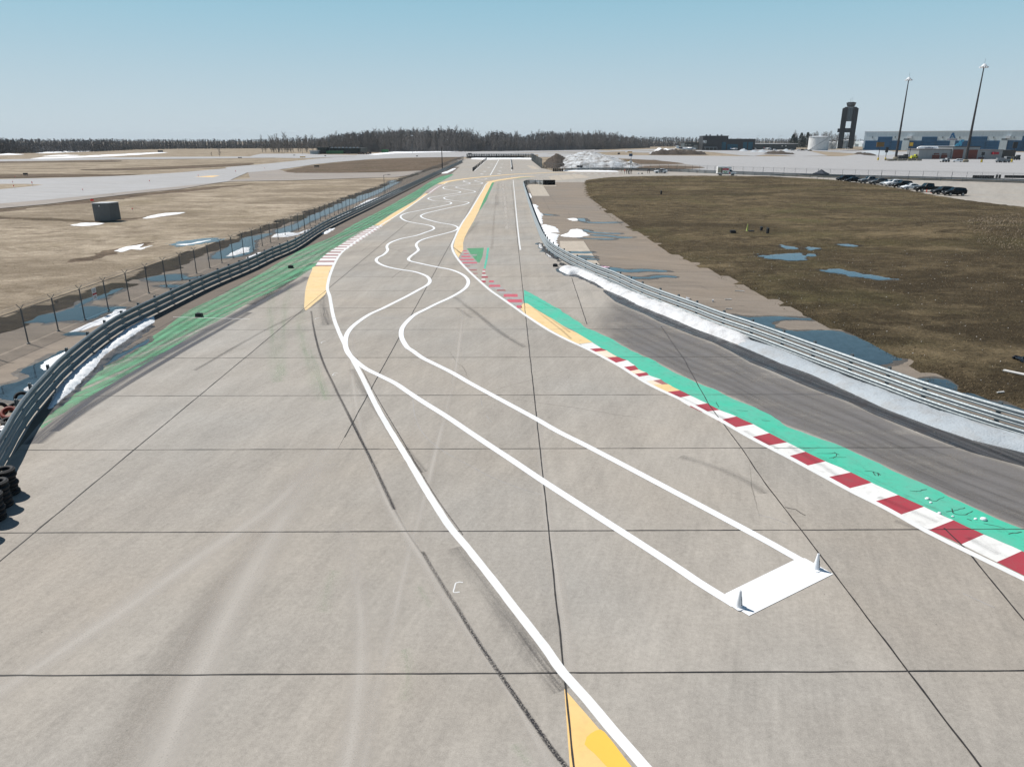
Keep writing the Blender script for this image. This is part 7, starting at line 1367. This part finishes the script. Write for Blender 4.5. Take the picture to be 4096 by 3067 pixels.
# ================================================================== TREES
BARK = plain('bare_bark', (.20, .18, .165), .95, vary=.3, scale=.8); TWIG = plain('bare_twigs', (.22, .20, .185), .95, vary=.25, scale=.5); NEEDLE = plain('evergreen_needles', (.018, .028, .017), .9, vary=.4, scale=.6)
def tree_proto(seed, h, spread, narrow=1.0, nb=40):
    r = random.Random(seed); root = empty('bare_tree', (0, 0, -200)); tk, tw = MB(), MB(); lean = (r.uniform(-.03, .03), r.uniform(-.03, .03))
    def tr_(z): return Vector((lean[0]*z, lean[1]*z, z))
    tk.tube([tr_(0), tr_(h*.4), tr_(h*.75), tr_(h*.97)], [.30, .22, .13, .03], 5)
    for i in range(nb):
        z = h*(.06+.88*(i/nb)**.9); a = r.uniform(0, 6.283); L = spread*(1.15-.75*(z/h))*r.uniform(.6, 1.15)*narrow; up_ = r.uniform(.6, 1.5)
        p0 = tr_(z); p1 = p0+Vector((math.cos(a)*L*.5, math.sin(a)*L*.5, L*up_*.45)); p2 = p0+Vector((math.cos(a)*L, math.sin(a)*L, L*up_*1.1))
        tk.tube([p0, p1, p2], [.10, .07, .03], 3, False)
        for j in range(7):
            t = r.uniform(.3, 1.0); q = p0.lerp(p1, t*2) if t < .5 else p1.lerp(p2, t*2-1); d = Vector((r.uniform(-1, 1), r.uniform(-1, 1), r.uniform(.3, 1.4)))*L*.42
            tw.tube([q, q+d], [.07, .03], 3, False)
            for _ in range(2): e = Vector((r.uniform(-1, 1), r.uniform(-1, 1), r.uniform(0, 1.2)))*L*.22; s_ = q+d*r.uniform(.4, .9); tw.tube([s_, s_+e], [.05, .02], 3, False)
    tk.build('trunk', BARK, root); tw.build('crown', TWIG, root); remember(root); return root
protos = [tree_proto(i, 19+1.6*(i % 4), 3.2+.5*(i % 3), .9+.12*(i % 3)) for i in range(6)]
used = set()
def plant(i, loc, s, label, group, rz=None):
    k = i % len(protos); o = protos[k] if k not in used else copy_tree(protos[k]); used.add(k); o.location = loc; o.scale = (s*random.uniform(.9, 1.15), s*random.uniform(.9, 1.15), s); o.rotation_euler = (0, 0, random.uniform(0, 6.28)); tag(o, label, 'tree', group)
# near wood: skyline given as (x, y of the tops, y of the foot) in the photograph
SKY = [(1290,548,612),(1340,535,611),(1400,528,610),(1480,520,609),(1560,520,608),(1640,515,608),(1720,516,607),(1800,512,607),(1880,520,606),(1930,540,605),(1990,520,605),(2060,532,604),(2100,540,603),(2150,528,603),(2200,522,602),(2260,525,601),(2330,525,600),(2400,528,598),(2460,530,597),(2500,538,595),(2540,546,594),(2600,552,592)]
def sky_at(x):
    for a, b in zip(SKY, SKY[1:]):
        if a[0] <= x <= b[0]: t = (x-a[0])/(b[0]-a[0]); return a[1]*(1-t)+b[1]*t, a[2]*(1-t)+b[2]*t
    return SKY[0][1:] if x < SKY[0][0] else SKY[-1][1:]
r_ = random.Random(3); n = 0
for row, dd, cnt in ((0, 0, 100), (1, 16, 96), (2, 40, 94)):
    for i in range(cnt):
        x = 1290+1300*(i+r_.uniform(.1, .9))/cnt; ty, by = sky_at(x); b = P(x, by+r_.uniform(-.8, .8)); b = b+b.normalized()*dd*r_.uniform(.7, 1.3); hh = height_at(b, ty+r_.uniform(-5, 14))
        if row == 0 and r_.random() < .3: hh *= .6
        plant(r_.randrange(6), b, hh/21.5, 'bare grey tree in the leafless wood beyond the end of the track', 'bare trees of the near wood'); n += 1
for i in range(34):   # thinner trees left of the green hangar
    x = 1040+260*r_.random(); b = P(x, 610+r_.uniform(-2, 1)); plant(r_.randrange(6), b, height_at(b, 545+r_.uniform(-14, 22))/21.5, 'bare tree in the thin stand left of the green hangar', 'bare trees left of the hangar')
for i in range(48):
    x = 3170+250*r_.random(); b = P(x, 590.5+r_.uniform(-.6, .6)); plant(r_.randrange(6), b, height_at(b, (526 if x < 3320 else 536)+r_.uniform(-4, 14))/21.5, 'bare tree in the clump by the tanks and control tower', 'bare trees by the tanks')
plant(2, P(*px('Z1', [(1940, 390)])[0]), .28, 'lone bare bush on the far left field', 'bare bushes'); plant(4, P(*px('Z1', [(1870, 388)])[0]), .16, 'smaller bare bush beside the lone bush', 'bare bushes')
def evergreen(loc, h, label, seed, wd=.26):
    r = random.Random(seed); root = empty('evergreen_tree', loc); tag(root, label, 'tree', 'evergreen trees by the warehouse'); MB().tube([(0,0,0),(0,0,h*.9)], [.3, .05], 6).build('trunk', BARK, root); mb = MB()
    for i in range(1500):
        z = h*r.uniform(.06, 1); rad = wd*h*(1-z/h)**.8*r.uniform(.45, 1.1)+.2; a = r.uniform(0, 6.283); c = Vector((rad*math.cos(a), rad*math.sin(a), z)); s = h*.05*r.uniform(.7, 1.4)
        d = [Vector((r.uniform(-1, 1), r.uniform(-1, 1), r.uniform(-.7, .5)))*s for _ in range(3)]; mb.add([c+q for q in d], [(0,1,2)])
    mb.build('crown', NEEDLE, root)
for i, (x, yt, l) in enumerate(((3168, 537, 'leftmost dark evergreen right of the warehouse'), (3200, 532, 'dark evergreen beside the leftmost one'), (3225, 530, 'tall dark evergreen behind the street lamp'), (3182, 548, 'low dark evergreen in front of the clump'), (3208, 545, 'dark evergreen in the middle of the clump'))): b = P(x, 593.5-.4*i); evergreen(b, height_at(b, yt), l, 50+i, .36)
# far woods that read as one mass
def forest(name, sky, label, m, foot, seed, dens=1.0, depth=60):
    r = random.Random(seed); mb = MB(); x0, x1 = sky[0][0], sky[-1][0]; x = x0
    while x < x1:
        for a, b in zip(sky, sky[1:]):
            if a[0] <= x <= b[0]: ty = a[1]+(b[1]-a[1])*(x-a[0])/(b[0]-a[0]); fy = a[2]+(b[2]-a[2])*(x-a[0])/(b[0]-a[0])
        for _ in range(3):
            b = P(x+r.uniform(-4, 4), fy); b = b+b.normalized()*r.uniform(0, depth); h = height_at(b, ty+r.uniform(-1.5, 6)); w_ = h*r.uniform(.12, .22)
            mb.tube([b, b+V3(0, 0, h*.75)], [.30, .10], 3, False)
            for k in range(18):
                z = h*(r.uniform(.02, 1.0) if k < 12 else r.uniform(0, .4)); a = r.uniform(0, 6.28); rr = w_*r.uniform(.3, 1)*(1.1-z/h*.7); c = b+V3(rr*math.cos(a), rr*math.sin(a), z); e = h*.13
                mb.add([c+V3(r.uniform(-e, e)*.7, r.uniform(-e, e)*.7, r.uniform(-e, e)) for _ in range(3)], [(0,1,2)])
                mb.tube([b+V3(0, 0, z*.6), c+V3(0, 0, e)], [.10, .03], 3, False)
        x += 5.0/dens
    o = mb.build(name, m); return tag(o, label, kind='stuff')
FAR = plain('far_wood_bark', (.165, .158, .155), .95, vary=.3, scale=.1)
forest('forest', [(-150,553,617),(60,556,614),(200,559,611),(400,558,606),(520,559,600),(700,559,596),(900,559,595),(1100,557,594),(1300,552,594)], 'dark leafless forest along the left horizon', FAR, 0, 5, 1.5)
forest('forest', [(2480,548,590),(2560,549,588),(2700,550,587),(2820,553,586),(2960,554,584),(3160,555,584)], 'dark distant forest behind the terminal', FAR, 0, 6, 1.3)
forest('forest', [(3140,556,583),(3400,556,583),(3500,557,583),(4300,557,584)], 'low distant tree line behind the tanks and hangar', FAR, 0, 8, .7)
forest('forest', [(a-10, b+9, c-1.2) for a, b, c in SKY], 'dense mass of bare trunks deep inside the near wood', FAR, 0, 11, 1.3, 90)
mb = MB(); r = random.Random(9)   # brush at the foot of the near wood
for i in range(9000):
    x = r.uniform(1330, 2600); ty, by = sky_at(x); b = P(x, by+r.uniform(-.5, .8)); b = b+b.normalized()*r.uniform(0, 45); h = r.uniform(2.0, 9.0); d = V3(r.uniform(-1, 1), r.uniform(-1, 1), h); mb.add([b+V3(-.28, 0), b+V3(.28, 0), b+d], [(0,1,2)])
tag(mb.build('undergrowth', FAR), 'tangled bare undergrowth at the foot of the wood', kind='stuff')

# ================================================================== GRASS
STRAW = plain('straw_blades', (.24, .18, .105), .95, vary=.45, scale=1.5); STRAW_D = plain('brown_blades', (.14, .105, .06), .95, vary=.5, scale=1.2); WEED = plain('dry_weed_stalks', (.26, .205, .15), .95, vary=.5, scale=2)
def blades(name, n, poly, hgt, m, label, seed, zf=None, near=None, wd=.009):
    r = np.random.default_rng(seed); xs = [p.x for p in poly]; ys = [p.y for p in poly]
    u = r.random(n*3); yy = min(ys)+(max(ys)-min(ys))*u**1.7; xx = r.uniform(min(xs), max(xs), n*3); ok = poly_dist(np.c_[xx, yy], poly) > .1; xx, yy = xx[ok][:n], yy[ok][:n]; k = len(xx)
    h = hgt*r.uniform(.5, 1.4, k); a = r.uniform(0, 6.28, k); ln = r.uniform(.3, 1.6, k)*h; wv = wd*(1+yy/60)
    z = zf(xx, yy) if zf else np.zeros(k)
    v = np.empty((k, 3, 3)); v[:, 0] = np.c_[xx-np.sin(a)*wv, yy+np.cos(a)*wv, z]; v[:, 1] = np.c_[xx+np.sin(a)*wv, yy-np.cos(a)*wv, z]; v[:, 2] = np.c_[xx+np.cos(a)*ln, yy+np.sin(a)*ln, z+h]
    me = bpy.data.meshes.new(name); me.vertices.add(k*3); me.vertices.foreach_set('co', v.reshape(-1)); me.loops.add(k*3); me.loops.foreach_set('vertex_index', np.arange(k*3)); me.polygons.add(k); me.polygons.foreach_set('loop_start', np.arange(k)*3); me.polygons.foreach_set('loop_total', np.full(k, 3)); me.materials.append(m); me.update(); me.validate()
    return tag(link(bpy.data.objects.new(name, me)), label, kind='stuff')
cx0, cy0 = co[:, 0].min(), co[:, 1].min()
zg = {}
for x, y, z in co: zg[(round((x-cx0)/.8), round((y-cy0)/.8))] = z
def zinf(xx, yy): return np.array([zg.get((int(round((a-cx0)/.8)), int(round((b-cy0)/.8))), .05) for a, b in zip(xx, yy)])-.01
near_inf = [p for p in INF if p.y < 130 and p.x < 100]+[V3(80, 130)]
blades('grass', 170000, [p for p in INF], .07, STRAW_D, 'short brown grass blades of the infield', 1, zinf)
blades('grass', 80000, [p for p in INF], .075, STRAW, 'straw coloured blades scattered through the infield', 2, zinf)
blades('weeds', 3500, gp('Z6', [(1290,300),(1400,215),(1743,180),(2100,180),(2100,480),(1743,480),(1400,420)]), .16, WEED, 'tall dry weeds on the rise at the right picture edge', 3, zinf, wd=.012)
blades('grass', 14000, [V3(-34.5, 30), V3(-34.5, 150), V3(-150, 150), V3(-90, 60), V3(-60, 40)], .05, STRAW, 'dry straw blades of the left field', 4, lambda x, y: np.full(len(x), -.10), wd=.012)
edge_poly = [p+V3(-.9, .2) for p in SERV_E]+[p+V3(1.6, -.2) for p in SERV_E[::-1]]
blades('grass', 16000, edge_poly, .06, STRAW_D, 'ragged brown blades along the edge of the infield', 7, zinf)
rb = random.Random(12)
mb = MB()
for i in range(420):
    while True:
        x, y = rb.uniform(8, 62), rb.uniform(22, 75)
        if poly_dist(np.array([[x, y]]), INF)[0] > .3: break
    z = float(zinf([x], [y])[0]); s = rb.uniform(.012, .045); mb.add([(x-s,y,z+.02),(x,y-s*.7,z+.03),(x+s,y,z+.05),(x,y+s*.7,z+.06)], [(0,1,2,3)])
tag(mb.build('leaf_litter', plain('pale_litter', (.46, .43, .40), .8, vary=.3, scale=4)), 'pale scraps and leaf litter scattered over the near infield', kind='stuff')

# thin spring haze over the whole airfield
hzm = bpy.data.materials.new('haze_air'); hzm.use_nodes = True; t = hzm.node_tree; t.nodes.clear(); pv = t.nodes.new('ShaderNodeVolumePrincipled'); mo = t.nodes.new('ShaderNodeOutputMaterial')
pv.inputs['Color'].default_value = (.80, .88, .95, 1); pv.inputs['Density'].default_value = .00006; pv.inputs['Anisotropy'].default_value = .2; t.links.new(pv.outputs[0], mo.inputs['Volume'])
tag(MB().box(-7100, 7100, -3100, 9100, -1.2, 75).build('haze', hzm), 'thin pale haze in the air over the airfield', kind='stuff')
